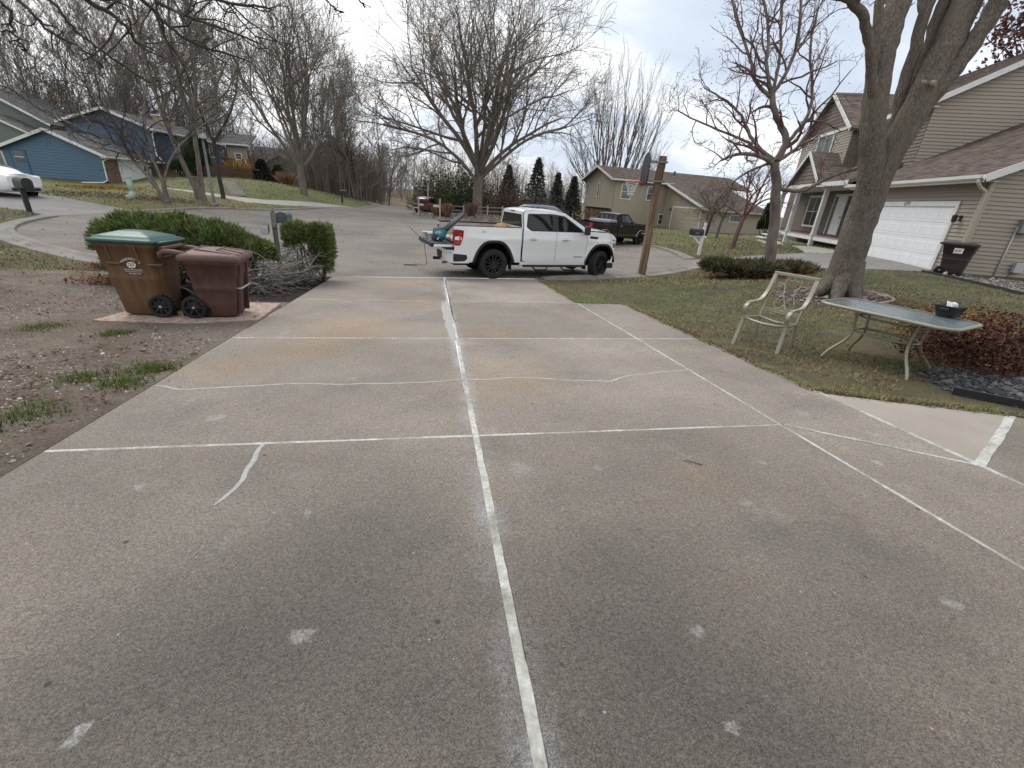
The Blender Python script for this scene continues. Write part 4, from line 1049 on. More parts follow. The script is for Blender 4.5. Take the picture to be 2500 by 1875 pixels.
# catslide garage wing: gable end faces -x, eave side faces the street
gxl, gyn = 6.6, -7.75; ge = 1.92
E_.wall((gxl, 0), dYn, [(0, -1.2), (7.75, -1.2), (7.75, ge), (0, ev)], M_WALLDK)
E_.siding((gxl, 0), dYn, .05, 7.7, -1.0, lambda t: ev - (ev - ge) / 7.75 * t, .152, M_SID_BEIGE, holes=[(1.85, 6.95, -1.2, 1.85)])
gdr = MB().box((gxl - .02, -4.4, .62), (.05, 4.9, 2.3)).build('garage_door', M_TRIM_TAN, E_.o)
for k in range(1, 6):
    MB().box((gxl - .05, -4.4, -.5 + .38 * k), (.012, 4.9, .02)).build('door_seam', mat('tan_seam', (.25, .215, .17), .7), gdr)
for y in (-1.87, -6.93): E_.bar('door_trim', (gxl - .04, y, -.6), (gxl - .04, y, 1.85), .05, .12, M_WHITE, up=(0, 1, 0))
E_.bar('door_trim', (gxl - .04, -1.8, 1.83), (gxl - .04, -7.0, 1.83), .05, .14, M_WHITE)
for y in (-1.55, -7.2):
    MB().lathe([(.03, .12), (.09, .07), (.07, -.12), (.02, -.15)], (gxl - .14, y, 1.55), 8, smooth=False).build('wall_lantern', MATS['bronze'], E_.o)
E_.wall((gxl, gyn), dX, [(0, -1.2), (7.0, -1.2), (7.0, ge), (0, ge)], M_WALLDK)
E_.siding((gxl, gyn), dX, .1, 7.0, -.9, ge, .152, M_SID_BEIGE, holes=[(2.7, 4.35, .8, 1.45)])
E_.window((gxl, gyn), dX, 2.8, 4.25, .85, 1.4, 1, 1, .08, M_GLASSL)
E_.roof((gxl - .5, gyn - .5, ge - .13), (gxl + 7.5, gyn - .5, ge - .13), (gxl - .5, -.45, ev - .02), BRN, .17, .34)
E_.bar('rake_board', (gxl - .52, gyn - .5, ge - .2), (gxl - .52, -.45, ev - .1), .04, .22, M_WHITE)
E_.bar('gutter', (gxl - .5, gyn - .56, ge - .18), (gxl + 7.5, gyn - .56, ge - .18), .12, .15, M_GUT_TAN)
E_.pipe('downspout', [(gxl + 6.9, gyn - .5, ge - .2), (gxl + 6.9, gyn - .08, ge - .5), (gxl + 6.9, gyn - .08, -.7)], .05, M_GUT_WH, 8)
MB().lathe([(.09, 0), (.09, .55), (.14, .55), (.14, .65), (0, .7)], (8.8, 2.6, 5.0), 10).build('roof_vent', mat('vent_grey', (.22, .24, .24), .5, metal=.5), E_.o)
E_.bar('corner_trim', (gxl - .03, gyn - .03, -.9), (gxl - .03, gyn - .03, ge), .1, .1, M_TRIM_TAN, up=(1, 0, 0))
# split logs stacked under the overhang
W_ = empty('firewood_stack', (19.6, 50.0, 0), R(5), 'firewood stacked under the beige house overhang', 'firewood')
rl = np.random.default_rng(9); M_LOG = mat('split_log', (.3, .2, .12), .9, var=.5, scale=12); M_LOGD = mat('log_bark', (.1, .075, .06), .95, var=.4, scale=9)
lm = [MB().prism([(0, 0), (.2, .02), (.16, .17), (.03, .15)], .4, np.array([[0, 0, 1], [1, 0, 0], [0, 1, 0]]).T.T).mesh('log') for _ in range(1)]
lm[0].materials.append(M_LOG)
for i in range(34):
    for j in range(9):
        s = inst(lm[0], 'log', W_, (.02 + rl.uniform(-.05, .04), .1 + i * .2 + rl.uniform(-.02, .02), -.75 + j * .185), (rl.uniform(-.3, .3), 0, 0), (1, 1, 1)) if i * 9 + j < 300 else None
        if s is not None and rl.random() < .4: s.material_slots[0].link = 'OBJECT'; s.material_slots[0].material = M_LOGD
# ---- own garage: out of view, set close, open and dark inside to shade the slabs
Og = House('own_garage', (0, 0, 0), 0, 'unseen garage at the head of the driveway, left open and dark to shade it', seed=8)
for xa, xb in ((3.3, 9.0), (-7.0, -2.7)):
    Og.wall((xb, -.55), (-1, 0), [(0, -.3), (xb - xa, -.3), (xb - xa, 3.0), (0, 3.0)], M_SID_TAN, .15)
Og.wall((3.3, -.55), (-1, 0), [(0, 2.3), (6.0, 2.3), (6.0, 3.0), (0, 3.0)], M_SID_TAN, .15)
Og.wall((9, -7), (-1, 0), [(0, -.3), (16, -.3), (16, 3.0), (0, 3.0)], M_WALLDK, .15); MB().box((.3, -3.9, 2.7), (6.6, 6.2, .1)).build('garage_ceiling', M_WALLDK, Og.o)
for xx in (-2.95, 3.6): MB().box((xx, -3.8, 1.3), (.1, 6.2, 2.8)).build('garage_side', M_WALLDK, Og.o)
MB().box((.3, -3.9, .12), (6.6, 6.3, .1)).build('garage_floor', mat('garage_floor', (.16, .155, .15), .8, var=.2, scale=2), Og.o)
Og.roof((9.4, -.12, 2.85), (-7.4, -.12, 2.85), (9.4, -6, 5.6), BRN, .3, .6)
Og.bar('soffit', (-7.4, -.35, 2.72), (9.4, -.35, 2.72), .45, .03, M_WHITE)
# ------------------------------------------------------------------ bare trees grown limb by limb
class Tubes:
    def __init__(self):
        self.b = {}
    def add(self, pts, rad, sides):
        self.b.setdefault((len(pts), sides), []).append((pts, rad))
    def into(self, mb):
        for (n, s), l in self.b.items():
            P = np.array([p for p, _ in l], float); Rr = np.array([r for _, r in l], float)
            T = np.gradient(P, axis=1); T /= np.linalg.norm(T, axis=2)[..., None] + 1e-9
            D = P[:, -1] - P[:, 0]
            ref = np.where(np.abs(D[:, 2:3]) > 0.8 * np.linalg.norm(D, axis=1)[:, None], [[1.0, 0.1, 0]], [[0.05, 0, 1.0]])[:, None, :]
            U = np.cross(T, np.broadcast_to(ref, T.shape)); U /= np.linalg.norm(U, axis=2)[..., None] + 1e-9
            W = np.cross(T, U); a = np.arange(s) * 2 * math.pi / s
            V = P[:, :, None] + Rr[..., None, None] * (np.cos(a)[:, None] * U[:, :, None] + np.sin(a)[:, None] * W[:, :, None])
            m = len(P); k, i, j = np.meshgrid(np.arange(m), np.arange(n - 1), np.arange(s), indexing='ij')
            o = k * n * s; j2 = (j + 1) % s
            F = np.stack([o + i * s + j, o + i * s + j2, o + (i + 1) * s + j2, o + (i + 1) * s + j], -1).reshape(-1, 4)
            mb.add(V.reshape(-1, 3), F, smooth=s > 3)
class Tree:
    """limbs are drawn as polylines; every limb carries twigs on its outer part"""
    def __init__(self, seed, angle=(28, 52), ratio=(.52, .78), kids=(5, 6, 5, 4), depth=4, up=0.10, wig=0.13, twig=.012, sides=(10, 7, 5, 3, 3), start=.25, taper=.35, droop=0.0, segs=(7, 6, 5, 4, 3)):
        self.r = random.Random(seed); self.tr, self.cr = Tubes(), Tubes(); self.tips = []
        self.angle, self.ratio, self.kids, self.depth, self.up, self.wig, self.twig, self.sides, self.start, self.taper, self.droop, self.segs = angle, ratio, kids, depth, up, wig, twig, sides, start, taper, droop, segs
    def limb(self, p, d, ln, rad, lv):
        r = self.r; n = self.segs[min(lv, len(self.segs) - 1)]; st = ln / n
        pts = [p]; x, y, z = p; dx, dy, dz = d; w = self.wig * (1 + .35 * lv)
        r1 = max(rad * self.taper, self.twig * .6) if lv < self.depth else self.twig * .5
        rads = [rad]; u = self.up if lv > 0 else self.up * .5
        if lv >= 2: u -= self.droop
        dirs = []
        for i in range(n):
            dx += r.gauss(0, w); dy += r.gauss(0, w); dz += r.gauss(0, w) + u
            k = 1 / math.sqrt(dx * dx + dy * dy + dz * dz); dx *= k; dy *= k; dz *= k
            x += dx * st; y += dy * st; z += dz * st
            pts.append((x, y, z)); rads.append(rad + (r1 - rad) * (i + 1) / n); dirs.append((dx, dy, dz))
        (self.tr if lv <= 1 else self.cr).add(pts, rads, self.sides[min(lv, len(self.sides) - 1)])
        self.sprout(pts, rads, dirs, ln, lv)
        return pts
    def sprout(self, pts, rads, dirs, ln, lv, kids=None, start=None, ratio=None):
        r = self.r
        if lv >= self.depth:
            self.tips.append(pts[-1]); return
        n = len(dirs); kn = kids or self.kids[min(lv, len(self.kids) - 1)]
        s0 = self.start if start is None else start
        for c in range(kn):
            t = s0 + (1 - s0) * (c + r.uniform(.2, .9)) / kn
            if c == kn - 1: t = 1.0
            f = t * n; i = min(int(f), n - 1); f -= i
            a, b = pts[i], pts[i + 1]; q = tuple(a[k] + (b[k] - a[k]) * f for k in range(3))
            rr = rads[i] + (rads[i + 1] - rads[i]) * f
            d = dirs[i]; an = math.radians(r.uniform(*self.angle)) * (1.0 if c < kn - 1 else .35)
            # a direction tilted off the parent's by an
            vx, vy, vz = r.gauss(0, 1), r.gauss(0, 1), r.gauss(0, 1)
            dt = vx * d[0] + vy * d[1] + vz * d[2]; vx -= dt * d[0]; vy -= dt * d[1]; vz -= dt * d[2]
            k = 1 / (math.sqrt(vx * vx + vy * vy + vz * vz) + 1e-9); ca, sa = math.cos(an), math.sin(an)
            nd = (d[0] * ca + vx * k * sa, d[1] * ca + vy * k * sa, d[2] * ca + vz * k * sa)
            rt = r.uniform(*(ratio or self.ratio)) * (1.12 - .42 * t)
            self.limb(q, nd, ln * rt, max(min(rr * .72, rad_cap(rr, lv)), self.twig * .7), lv + 1)
    def path(self, pts, r0, r1, lv=0, kids=None, start=.3, sides=None, ln=None, ratio=None):
        """a limb given point by point (base to tip)"""
        P = smooth_line(pts, 2) if len(pts) > 2 else np.linspace(pts[0], pts[1], 6)
        r = self.r; P = [tuple(q + np.array([r.gauss(0, .012), r.gauss(0, .012), 0]) * (0 if i == 0 else 1)) for i, q in enumerate(P)]
        n = len(P) - 1; rads = [r0 + (r1 - r0) * (i / n) ** .8 for i in range(n + 1)]
        dirs = []
        for a, b in zip(P[:-1], P[1:]):
            v = np.subtract(b, a); dirs.append(tuple(v / (np.linalg.norm(v) + 1e-9)))
        (self.tr if lv <= 1 else self.cr).add(P, rads, sides or self.sides[min(lv, len(self.sides) - 1)])
        L_ = ln or float(np.sum(np.linalg.norm(np.diff(np.array(P), axis=0), axis=1)))
        if kids != 0:
            self.sprout(P, rads, dirs, L_, lv, kids, start, ratio)
    def finish(self, name, loc, label, cat, bark, twigm=None, group=None, extra=None):
        o = empty(name, loc, 0, label, cat, group)
        a = MB(); self.tr.into(a); a.build('trunk', bark, o)
        b = MB(); self.cr.into(b); b.build('crown', twigm or bark, o)
        return o
def rad_cap(rr, lv):
    return rr * (.8, .66, .6, .6, .6)[min(lv, 4)]
def maple(seed, h, trunk_h, trunk_r, nlimb, spread=(18, 52), **kw):
    """short trunk, a sheaf of rising limbs; root at the origin"""
    t = Tree(seed, **kw); r = t.r
    top = (r.gauss(0, .1), r.gauss(0, .1), trunk_h)
    t.path([(0, 0, -.15), (0, 0, trunk_h * .12), (top[0] * .5, top[1] * .5, trunk_h * .55), top], trunk_r * 1.25, trunk_r * .86, 0, kids=0, sides=14)
    for i in range(nlimb):
        az = 2 * math.pi * (i + r.uniform(-.3, .3)) / nlimb; an = math.radians(r.uniform(*spread) if i else 5)
        d = (math.cos(az) * math.sin(an), math.sin(az) * math.sin(an), math.cos(an))
        z = trunk_h * r.uniform(.72, 1.0)
        t.limb((0, 0, z), d, (h - trunk_h) * r.uniform(.5, .64), trunk_r * r.uniform(.42, .6), 1)
    return t
BARK = mat('grey_bark', (.21, .182, .157), .95, col2=(.11, .092, .08), scale=7, bump=.02, bscale=26, stretch=(1, 1, .25))
BARK_DK = mat('dark_bark', (.075, .062, .055), .95, col2=(.035, .028, .025), scale=9, bump=.02, bscale=30, stretch=(1, 1, .3))
BARK_LT = mat('pale_bark', (.23, .2, .175), .95, col2=(.12, .1, .085), scale=6, bump=.01, bscale=30, stretch=(1, 1, .3))
TWIG = mat('grey_twig', (.205, .175, .152), .95, var=.3, scale=2)
TWIG_LT = mat('pale_twig', (.27, .23, .2), .95, var=.3, scale=2)
TWIG_RD = mat('red_twig', (.17, .10, .09), .95, var=.3, scale=2)
def leaf_tips(tree, o, material, n, size, seed, cols, name='dead_leaf_cover', spread=.35):
    """dead leaves still hanging from the outer twigs"""
    rg = np.random.default_rng(seed); T = np.array(tree.tips)
    if not len(T): return
    c = T[rg.integers(0, len(T), n)] + rg.normal(0, spread, (n, 3)); leaf_cloud(c, size, rg, cols).build(name, material, o, kind='stuff')
def leaf_cloud(c, size, rg, cols, aspect=.55, mb=None, up=None):
    n = len(c); a = rg.normal(0, 1, (n, 3))
    if up is not None: a = a * (1 - up) + np.array([0, 0, -1.0]) * up
    a /= np.linalg.norm(a, axis=1)[:, None]
    b = np.cross(a, rg.normal(0, 1, (n, 3))); b /= np.linalg.norm(b, axis=1)[:, None] + 1e-9
    s = size * rg.uniform(.6, 1.35, n)[:, None]
    V = np.stack([c, c + a * s * .5 + b * s * aspect * .5, c + a * s, c + a * s * .5 - b * s * aspect * .5], 1)
    w = rg.random(n)[:, None]; i = rg.integers(0, len(cols), n); col = np.array(cols)[i] * (.7 + .6 * w)
    mb = mb or MB()
    mb.add(V.reshape(-1, 3), np.arange(4 * n).reshape(n, 4), np.repeat(col, 4, 0))
    return mb
LEAF = vcol_mat('leaf_tint', .8, .25)

# the big maple beyond the island bed
eb = at_y(1165, 520, 52)
kw = dict(depth=5, kids=(4, 7, 6, 5, 3), twig=.021, up=.05, wig=.11, angle=(22, 50), ratio=(.5, .74))
t = maple(3, 25, 4.8, .5, 11, (12, 58), **kw)
for pts, r0 in [([(0, 0, 3.2), (-2.0, -1, 5.2), (-4.8, -1.5, 7.0), (-9.5, -2, 7.6)], .22), ([(0, 0, 3.4), (2.4, -1, 5.8), (5.2, -1, 8.0), (9, -.5, 9.2)], .22)]:
    t.path(pts, r0, .1, 1, kids=9, start=.3, ratio=(.4, .6))
o = t.finish('maple_tree', (eb[0], 52, z1(eb[0], 52)), 'huge spreading bare maple rising behind the white pickup', 'tree', BARK, TWIG)
leaf_tips(t, o, LEAF, 2600, .11, 4, [(.11, .08, .06), (.15, .1, .07)])
# the tall maple on the hill lawn
p = gp(742, 475)
t = maple(11, 18.5, 2.9, .34, 8, (14, 46), depth=5, kids=(4, 7, 6, 4, 3), twig=.018, up=.07, wig=.1, angle=(20, 44), ratio=(.52, .76))
t.finish('maple_tree', tuple(p), 'tall bare tree with a short thick trunk on the hill lawn', 'tree', BARK, TWIG)
# the twin trunked tree by the lamp post
p = gp(492, 489)
t = Tree(21, depth=4, kids=(6, 7, 6, 5), twig=.016, up=.05, wig=.13, angle=(26, 55), ratio=(.46, .7))
t.path([(0, 0, -.1), (-.05, 0, .7), (-.12, 0, 1.3)], .34, .28, 0, kids=0)
t.path([(-.2, 0, .5), (-.75, .1, 2.3), (-1.3, .2, 4.6), (-1.5, 0, 7.2), (-1.9, .4, 10.2), (-1.7, .2, 13)], .165, .05, 0, kids=12, start=.28, ratio=(.3, .46))
t.path([(.12, 0, .5), (.25, 0, 2.4), (.35, .1, 4.4), (.9, .2, 6.6), (1.0, .2, 9.6), (1.6, .1, 13.4)], .17, .05, 0, kids=12, start=.28, ratio=(.3, .46))
t.path([(.35, .1, 4.3), (-.1, .3, 6), (-.2, .5, 9), (.2, .8, 12)], .11, .04, 1, kids=9, start=.2, ratio=(.3, .45))
t.finish('twin_trunk_tree', tuple(p), 'bare twin trunked tree standing just left of the grey lamp post', 'tree', BARK, TWIG)
# dark slender tree right of the lamp
p = gp(546, 485)
t = Tree(31, depth=4, kids=(7, 6, 5, 3), twig=.012, up=.05, wig=.15, angle=(26, 58), ratio=(.42, .66))
t.path([(0, 0, -.1), (-.05, 0, 1.2), (.05, 0, 2.6), (.0, 0, 3.6)], .15, .11, 0, kids=0)
t.path([(0, 0, 3.5), (-.5, .1, 5), (-.9, .3, 7.0), (-1.4, .3, 9)], .11, .04, 1, kids=9, start=.1, ratio=(.35, .5))
t.path([(0, 0, 3.5), (.8, .1, 4.6), (1.7, .3, 6.2), (2.2, .3, 8.4)], .11, .04, 1, kids=9, start=.1, ratio=(.35, .5))
t.finish('slender_tree', tuple(p), 'slender bare tree with a blackish trunk right of the lamp post', 'tree', BARK_DK, TWIG_LT)
# leaning multi stemmed ornamental
p = gp(406, 494)
t = Tree(41, depth=4, kids=(7, 7, 6, 5), twig=.010, up=.03, wig=.15, angle=(26, 60), ratio=(.4, .62))
for i, (pts, r0) in enumerate([([(0, 0, -.1), (-.35, 0, 1.0), (-1.4, .2, 2.5), (-3.1, .3, 3.4), (-5.2, .5, 4.4)], .105), ([(-.1, 0, 0), (-.5, .2, 1.3), (-1.0, .3, 2.8), (-2.0, .5, 4.6), (-3.0, .6, 6.4)], .10),
                  ([(.05, 0, 0), (.0, 0, 1.4), (-.35, .1, 2.6), (-.2, .2, 4.4), (.3, .4, 6.4)], .085), ([(.1, .1, 0), (.05, .1, 1.2), (.7, .2, 2.6), (1.9, .3, 3.8), (3.2, .3, 4.8)], .075), ([(-.2, .1, .3), (-1.0, .4, 1.8), (-2.4, .6, 3.2), (-4.0, .8, 5.2)], .08)]):
    t.path(pts, r0, .03, 1, kids=10, start=.3, ratio=(.3, .46))
_cr = t.finish('crabapple_tree', tuple(p), 'low leaning many stemmed bare tree before the blue garage', 'tree', BARK, BARK_DK); _cr.scale = (1.12, 1.0, 1.0)
# trees along the far left edge of the road
for k, (px, py, yy, h, r_, lab, tw) in enumerate([(868, 478, 64, 9, .22, 'dark leaning bare tree at the wood edge right of the tall maple', BARK_DK), (931, 482, 70, 13.5, .17, 'thin upright tree with brown seed heads where the road ends', TWIG), (838, 474, 68, 9.5, .2, 'bare wood edge tree close right of the tall hill maple', TWIG), (948, 484, 72, 9.5, .15, 'thin bare sapling leaning right beside the road end', TWIG)]):
    q = at_y(px, py, yy)
    t = Tree(61 + k, depth=4, kids=(9, 6, 5, 3), twig=.016, up=.06, wig=.12, angle=(22, 50), ratio=(.36, .56), start=.3)
    lean = (-.12, -.02, .03, .2)[k]
    t.path([(0, 0, -.2), (lean * 2, 0, h * .25), (lean * 4, 0, h * .55), (lean * 9, 0, h * .95)], r_, .03, 0, kids=11, start=.22)
    o = t.finish('roadside_tree', (q[0], yy, z1(q[0], yy)), lab, 'tree', BARK_DK if k == 0 else BARK, tw)
    if k == 1: leaf_tips(t, o, LEAF, 1500, .16, 5, [(.2, .13, .07), (.16, .11, .07)])
# fan of upright stems behind the tan house
q = at_y(1480, 545, 64)
t = Tree(71, depth=4, kids=(6, 5, 4, 3), twig=.018, up=.1, wig=.06, angle=(10, 26), ratio=(.4, .62), segs=(8, 7, 5, 4, 3))
for i in range(15):
    a = (i - 7) / 7; an = R(22) * a + R(2)
    t.limb((a * .9, t.r.uniform(-.6, .6), 0), (math.sin(an), t.r.uniform(-.12, .12), math.cos(an)), 14.5 * (1 - .12 * a * a), .15, 1)
for i in range(10):
    a = t.r.choice((-1, 1)); t.limb((a, 0, 2.5), (a * .8, t.r.uniform(-.3, .3), .55), 7.5, .1, 1)
t.finish('multi_stem_tree', (q[0], 64, z1(q[0], 64)), 'fan shaped bare tree of many upright stems behind the tan house', 'tree', BARK, TWIG)
# three small trees before the tan house's garage wing
for k, (px, py, h, lab, bk) in enumerate([(1787, 607, 5.6, 'small reddish bare tree in the lawn right of the white mailbox', TWIG_RD), (1748, 581, 6.2, 'grey trunked bare tree close against the tan garage wing', BARK), (1721, 579, 5.0, 'dark stemmed bare tree behind the white mailbox post', BARK_DK)]):
    q = gp(px, py) if k == 0 else gp(px, py)
    t = Tree(81 + k, depth=4, kids=(7, 6, 5, 4), twig=.011, up=.05, wig=.14, angle=(26, 52), ratio=(.46, .7))
    t.path([(0, 0, -.1), (.1, 0, .9), (.22, 0, 1.7)], .13, .1, 0, kids=0)
    for i in range(5):
        az = 2 * math.pi * i / 5 + k; an = R(t.r.uniform(22, 58))
        t.limb((.2, 0, 1.6), (math.cos(az) * math.sin(an), math.sin(az) * math.sin(an), math.cos(an)), h * .45, .065, 1)
    t.finish('small_tree', tuple(q), lab, 'tree', bk, TWIG_RD if k == 0 else TWIG)
# tree in the juniper bed: a trunk with stacked crooks and long upright shoots
gb = gp(1872, 664)
def along(base, pts, dy):
    """points on sight lines through photograph pixels, at the depth of base plus dy"""
    out = []
    for (px, py), d in zip(pts, dy):
        q = at_y(px, py, base[1] + d); out.append((q[0] - base[0], q[1] - base[1], q[2] - base[2]))
    return out
t = Tree(91, depth=4, kids=(7, 6, 5, 4), twig=.009, up=.06, wig=.15, angle=(26, 60), ratio=(.4, .62))
t.path(along(gb, [(1872, 672), (1885, 600), (1893, 520), (1896, 440), (1890, 395)], [0, 0, 0, 0, 0]), .205, .125, 0, kids=0, sides=14)
for pts, dy, r0, r1, kd in [
    ([(1890, 400), (1850, 378), (1800, 374), (1760, 392)], [0, -.2, -.3, -.4], .09, .03, 9),
    ([(1888, 392), (1838, 350), (1820, 300), (1790, 255), (1720, 215)], [0, .2, .4, .6, .9], .08, .02, 10),
    ([(1893, 395), (1925, 345), (1905, 305), (1890, 270), (1884, 225)], [0, 0, .1, .1, .2], .12, .08, 4),
    ([(1925, 345), (1975, 285), (1985, 220), (1975, 120), (1998, 20)], [0, .1, .3, .4, .6], .07, .025, 11),
    ([(1895, 395), (1950, 360), (1975, 330), (1990, 260)], [0, -.3, -.5, -.8], .07, .02, 9),
    ([(1884, 230), (1868, 160), (1880, 70), (1850, -60)], [.2, .2, .4, .6], .07, .03, 11),
    ([(1886, 230), (1920, 180), (1950, 110), (1955, 0), (1960, -90)], [.2, .1, .1, .2, .2], .065, .03, 11),
    ([(1880, 235), (1840, 200), (1830, 130), (1800, 60), (1770, -60)], [.2, .4, .6, .9, 1.2], .065, .025, 11),
    ([(1884, 240), (1905, 150), (1905, 40), (1925, -80)], [.2, .4, .8, 1.1], .06, .025, 10),
    ([(1896, 460), (1960, 470), (2010, 440), (2060, 418), (2092, 410)], [0, -.4, -.8, -1.1, -1.3], .07, .03, 5),
    ([(1880, 398), (1820, 420), (1760, 470), (1735, 520)], [0, .3, .6, .9], .05, .015, 8),
    ([(1838, 352), (1760, 320), (1690, 290), (1655, 270)], [.2, .4, .6, .8], .05, .015, 9)]:
    t.path(along(gb, pts, dy), r0, r1, 1, kids=kd, start=.15, ratio=(.3, .46))
o = t.finish('pollarded_tree', tuple(gb), 'gnarled bare tree growing out of the low juniper bed', 'tree', BARK_LT, TWIG_RD)
leaf_tips(t, o, LEAF, 700, .05, 6, [(.1, .06, .05), (.14, .09, .07)])

# the great trunk on the right: one bole splitting into a sheaf of stems
hb = np.array([9.5, 9.0, z1(9.5, 9.0)])
def hp(pts, dy):
    return along(hb, pts, dy)
bark_h = bpy.data.materials.new('furrowed_bark'); bark_h.use_nodes = True
_t = bark_h.node_tree; _b = _t.nodes['Principled BSDF']; _b.inputs['Roughness'].default_value = .95; _b.inputs['Specular IOR Level'].default_value = .2
_tc = N(_t, 'ShaderNodeTexCoord'); _mp = N(_t, 'ShaderNodeMapping'); _mp.inputs['Scale'].default_value = (1, 1, .22); L(_t, _tc.outputs['Object'], _mp.inputs[0])
_n = N(_t, 'ShaderNodeTexNoise', Scale=30.0, Detail=8.0, Roughness=.7, Distortion=.5); L(_t, _mp.outputs[0], _n.inputs['Vector'])
_v = N(_t, 'ShaderNodeTexVoronoi', Scale=34.0, feature='DISTANCE_TO_EDGE'); L(_t, _mp.outputs[0], _v.inputs['Vector'])
_m = N(_t, 'ShaderNodeMath', operation='MULTIPLY'); L(_t, _n.outputs['Fac'], _m.inputs[0])
_mr = N(_t, 'ShaderNodeMapRange'); _mr.inputs['From Max'].default_value = .25; _mr.inputs['To Min'].default_value = .55; L(_t, _v.outputs['Distance'], _mr.inputs['Value']); L(_t, _mr.outputs[0], _m.inputs[1])
_r = N(_t, 'ShaderNodeValToRGB'); _r.color_ramp.elements[0].position = .22; _r.color_ramp.elements[0].color = (.085, .07, .058, 1); _r.color_ramp.elements[1].position = .58; _r.color_ramp.elements[1].color = (.25, .212, .178, 1)
L(_t, _m.outputs[0], _r.inputs[0])
_n2 = N(_t, 'ShaderNodeTexNoise', Scale=1.6, Detail=4.0); L(_t, _tc.outputs['Object'], _n2.inputs['Vector'])
_mx = N(_t, 'ShaderNodeMix', data_type='RGBA'); _mx.inputs[7].default_value = (.16, .145, .1, 1)
_m2 = N(_t, 'ShaderNodeMapRange'); _m2.inputs['From Min'].default_value = .5; _m2.inputs['From Max'].default_value = .7; _m2.inputs['To Max'].default_value = .55
L(_t, _n2.outputs['Fac'], _m2.inputs['Value']); L(_t, _m2.outputs[0], _mx.inputs[0]); L(_t, _r.outputs[0], _mx.inputs[6]); L(_t, _mx.outputs[2], _b.inputs['Base Color'])
_bp = N(_t, 'ShaderNodeBump', Strength=1.0, Distance=.03); L(_t, _m.outputs[0], _bp.inputs['Height']); L(_t, _bp.outputs[0], _b.inputs['Normal'])
t = Tree(101, depth=3, kids=(5, 5, 4), twig=.012, up=.05, wig=.12, sides=(20, 14, 5, 3), angle=(24, 50), ratio=(.3, .5))
t.path(hp([(2044, 748), (2047, 715), (2063, 660), (2081, 600), (2106, 530), (2134, 450), (2150, 395)], [0] * 7), .37, .27, 0, kids=0, sides=26)
# root flare
for a_ in np.linspace(.3, 2 * math.pi + .3, 8)[:-1]:
    c_, s_ = math.cos(a_), math.sin(a_)
    t.tr.add([(c_ * .1 + .03, s_ * .1, .8), (c_ * .22, s_ * .22, .36), (c_ * .42, s_ * .42, .1), (c_ * .78, s_ * .78, -.1)], [.2, .19, .13, .04], 8)
for pts, dy, r0, r1, kd in [
    ([(2086, 580), (2108, 500), (2126, 420), (2131, 330), (2137, 240), (2150, 150), (2172, 80), (2196, 0), (2210, -100)], [0, -.02, -.05, -.05, 0, .1, .2, .3, .5], .24, .2, 4),
    ([(2133, 260), (2128, 190), (2124, 120), (2112, 50), (2088, 10), (2050, -20)], [-.02, -.05, -.1, -.15, -.2, -.3], .10, .07, 3),
    ([(2136, 250), (2132, 150), (2142, 60), (2150, 0), (2155, -80)], [.0, .05, .1, .15, .2], .10, .07, 3),
    ([(2118, 500), (2150, 410), (2178, 320), (2205, 220), (2238, 100), (2272, 0), (2292, -80)], [.05, .1, .15, .2, .25, .3, .4], .12, .10, 4),
    ([(2130, 470), (2190, 330), (2226, 230), (2270, 100), (2308, 0), (2330, -80)], [.1, .2, .25, .3, .35, .4], .13, .11, 4),
    ([(2092, 570), (2132, 460), (2176, 370), (2222, 290), (2278, 190), (2316, 100), (2364, 0), (2395, -80)], [0, -.04, -.1, -.15, -.15, -.1, 0, .1], .27, .24, 4),
    ([(2215, 300), (2272, 240), (2320, 180), (2382, 95), (2444, 0), (2480, -80)], [-.15, -.24, -.32, -.4, -.5, -.6], .17, .13, 3),
    ([(2355, 130), (2385, 70), (2415, 10), (2440, -60)], [-.1, .1, .2, .3], .07, .06, 3),
    ([(2090, 560), (2060, 545), (1990, 520)], [-.1, -.3, -.5], .05, .02, 0)][:8]:
    t.path(hp(pts, dy), r0, r1, 1, kids=kd, start=.72, sides=16, ratio=(.22, .36))
o = t.finish('shade_tree', tuple(hb), 'massive furrowed trunk splitting into many stems behind the patio chair', 'tree', bark_h, BARK)
for px, py, dy, s_ in [(2281, 203, -.44, .06), (2258, 200, -.41, .04)]:
    q = along(hb, [(px, py)], [dy])[0]
    MB().lathe([(0, .02), (s_ * .7, .022), (s_, 0), (s_, -.04)], sides=12).build('pruning_scar', mat('cut_wood', (.4, .29, .19), .9, var=.5, scale=18), o, loc=q).rotation_euler = (R(80), 0, R(20))

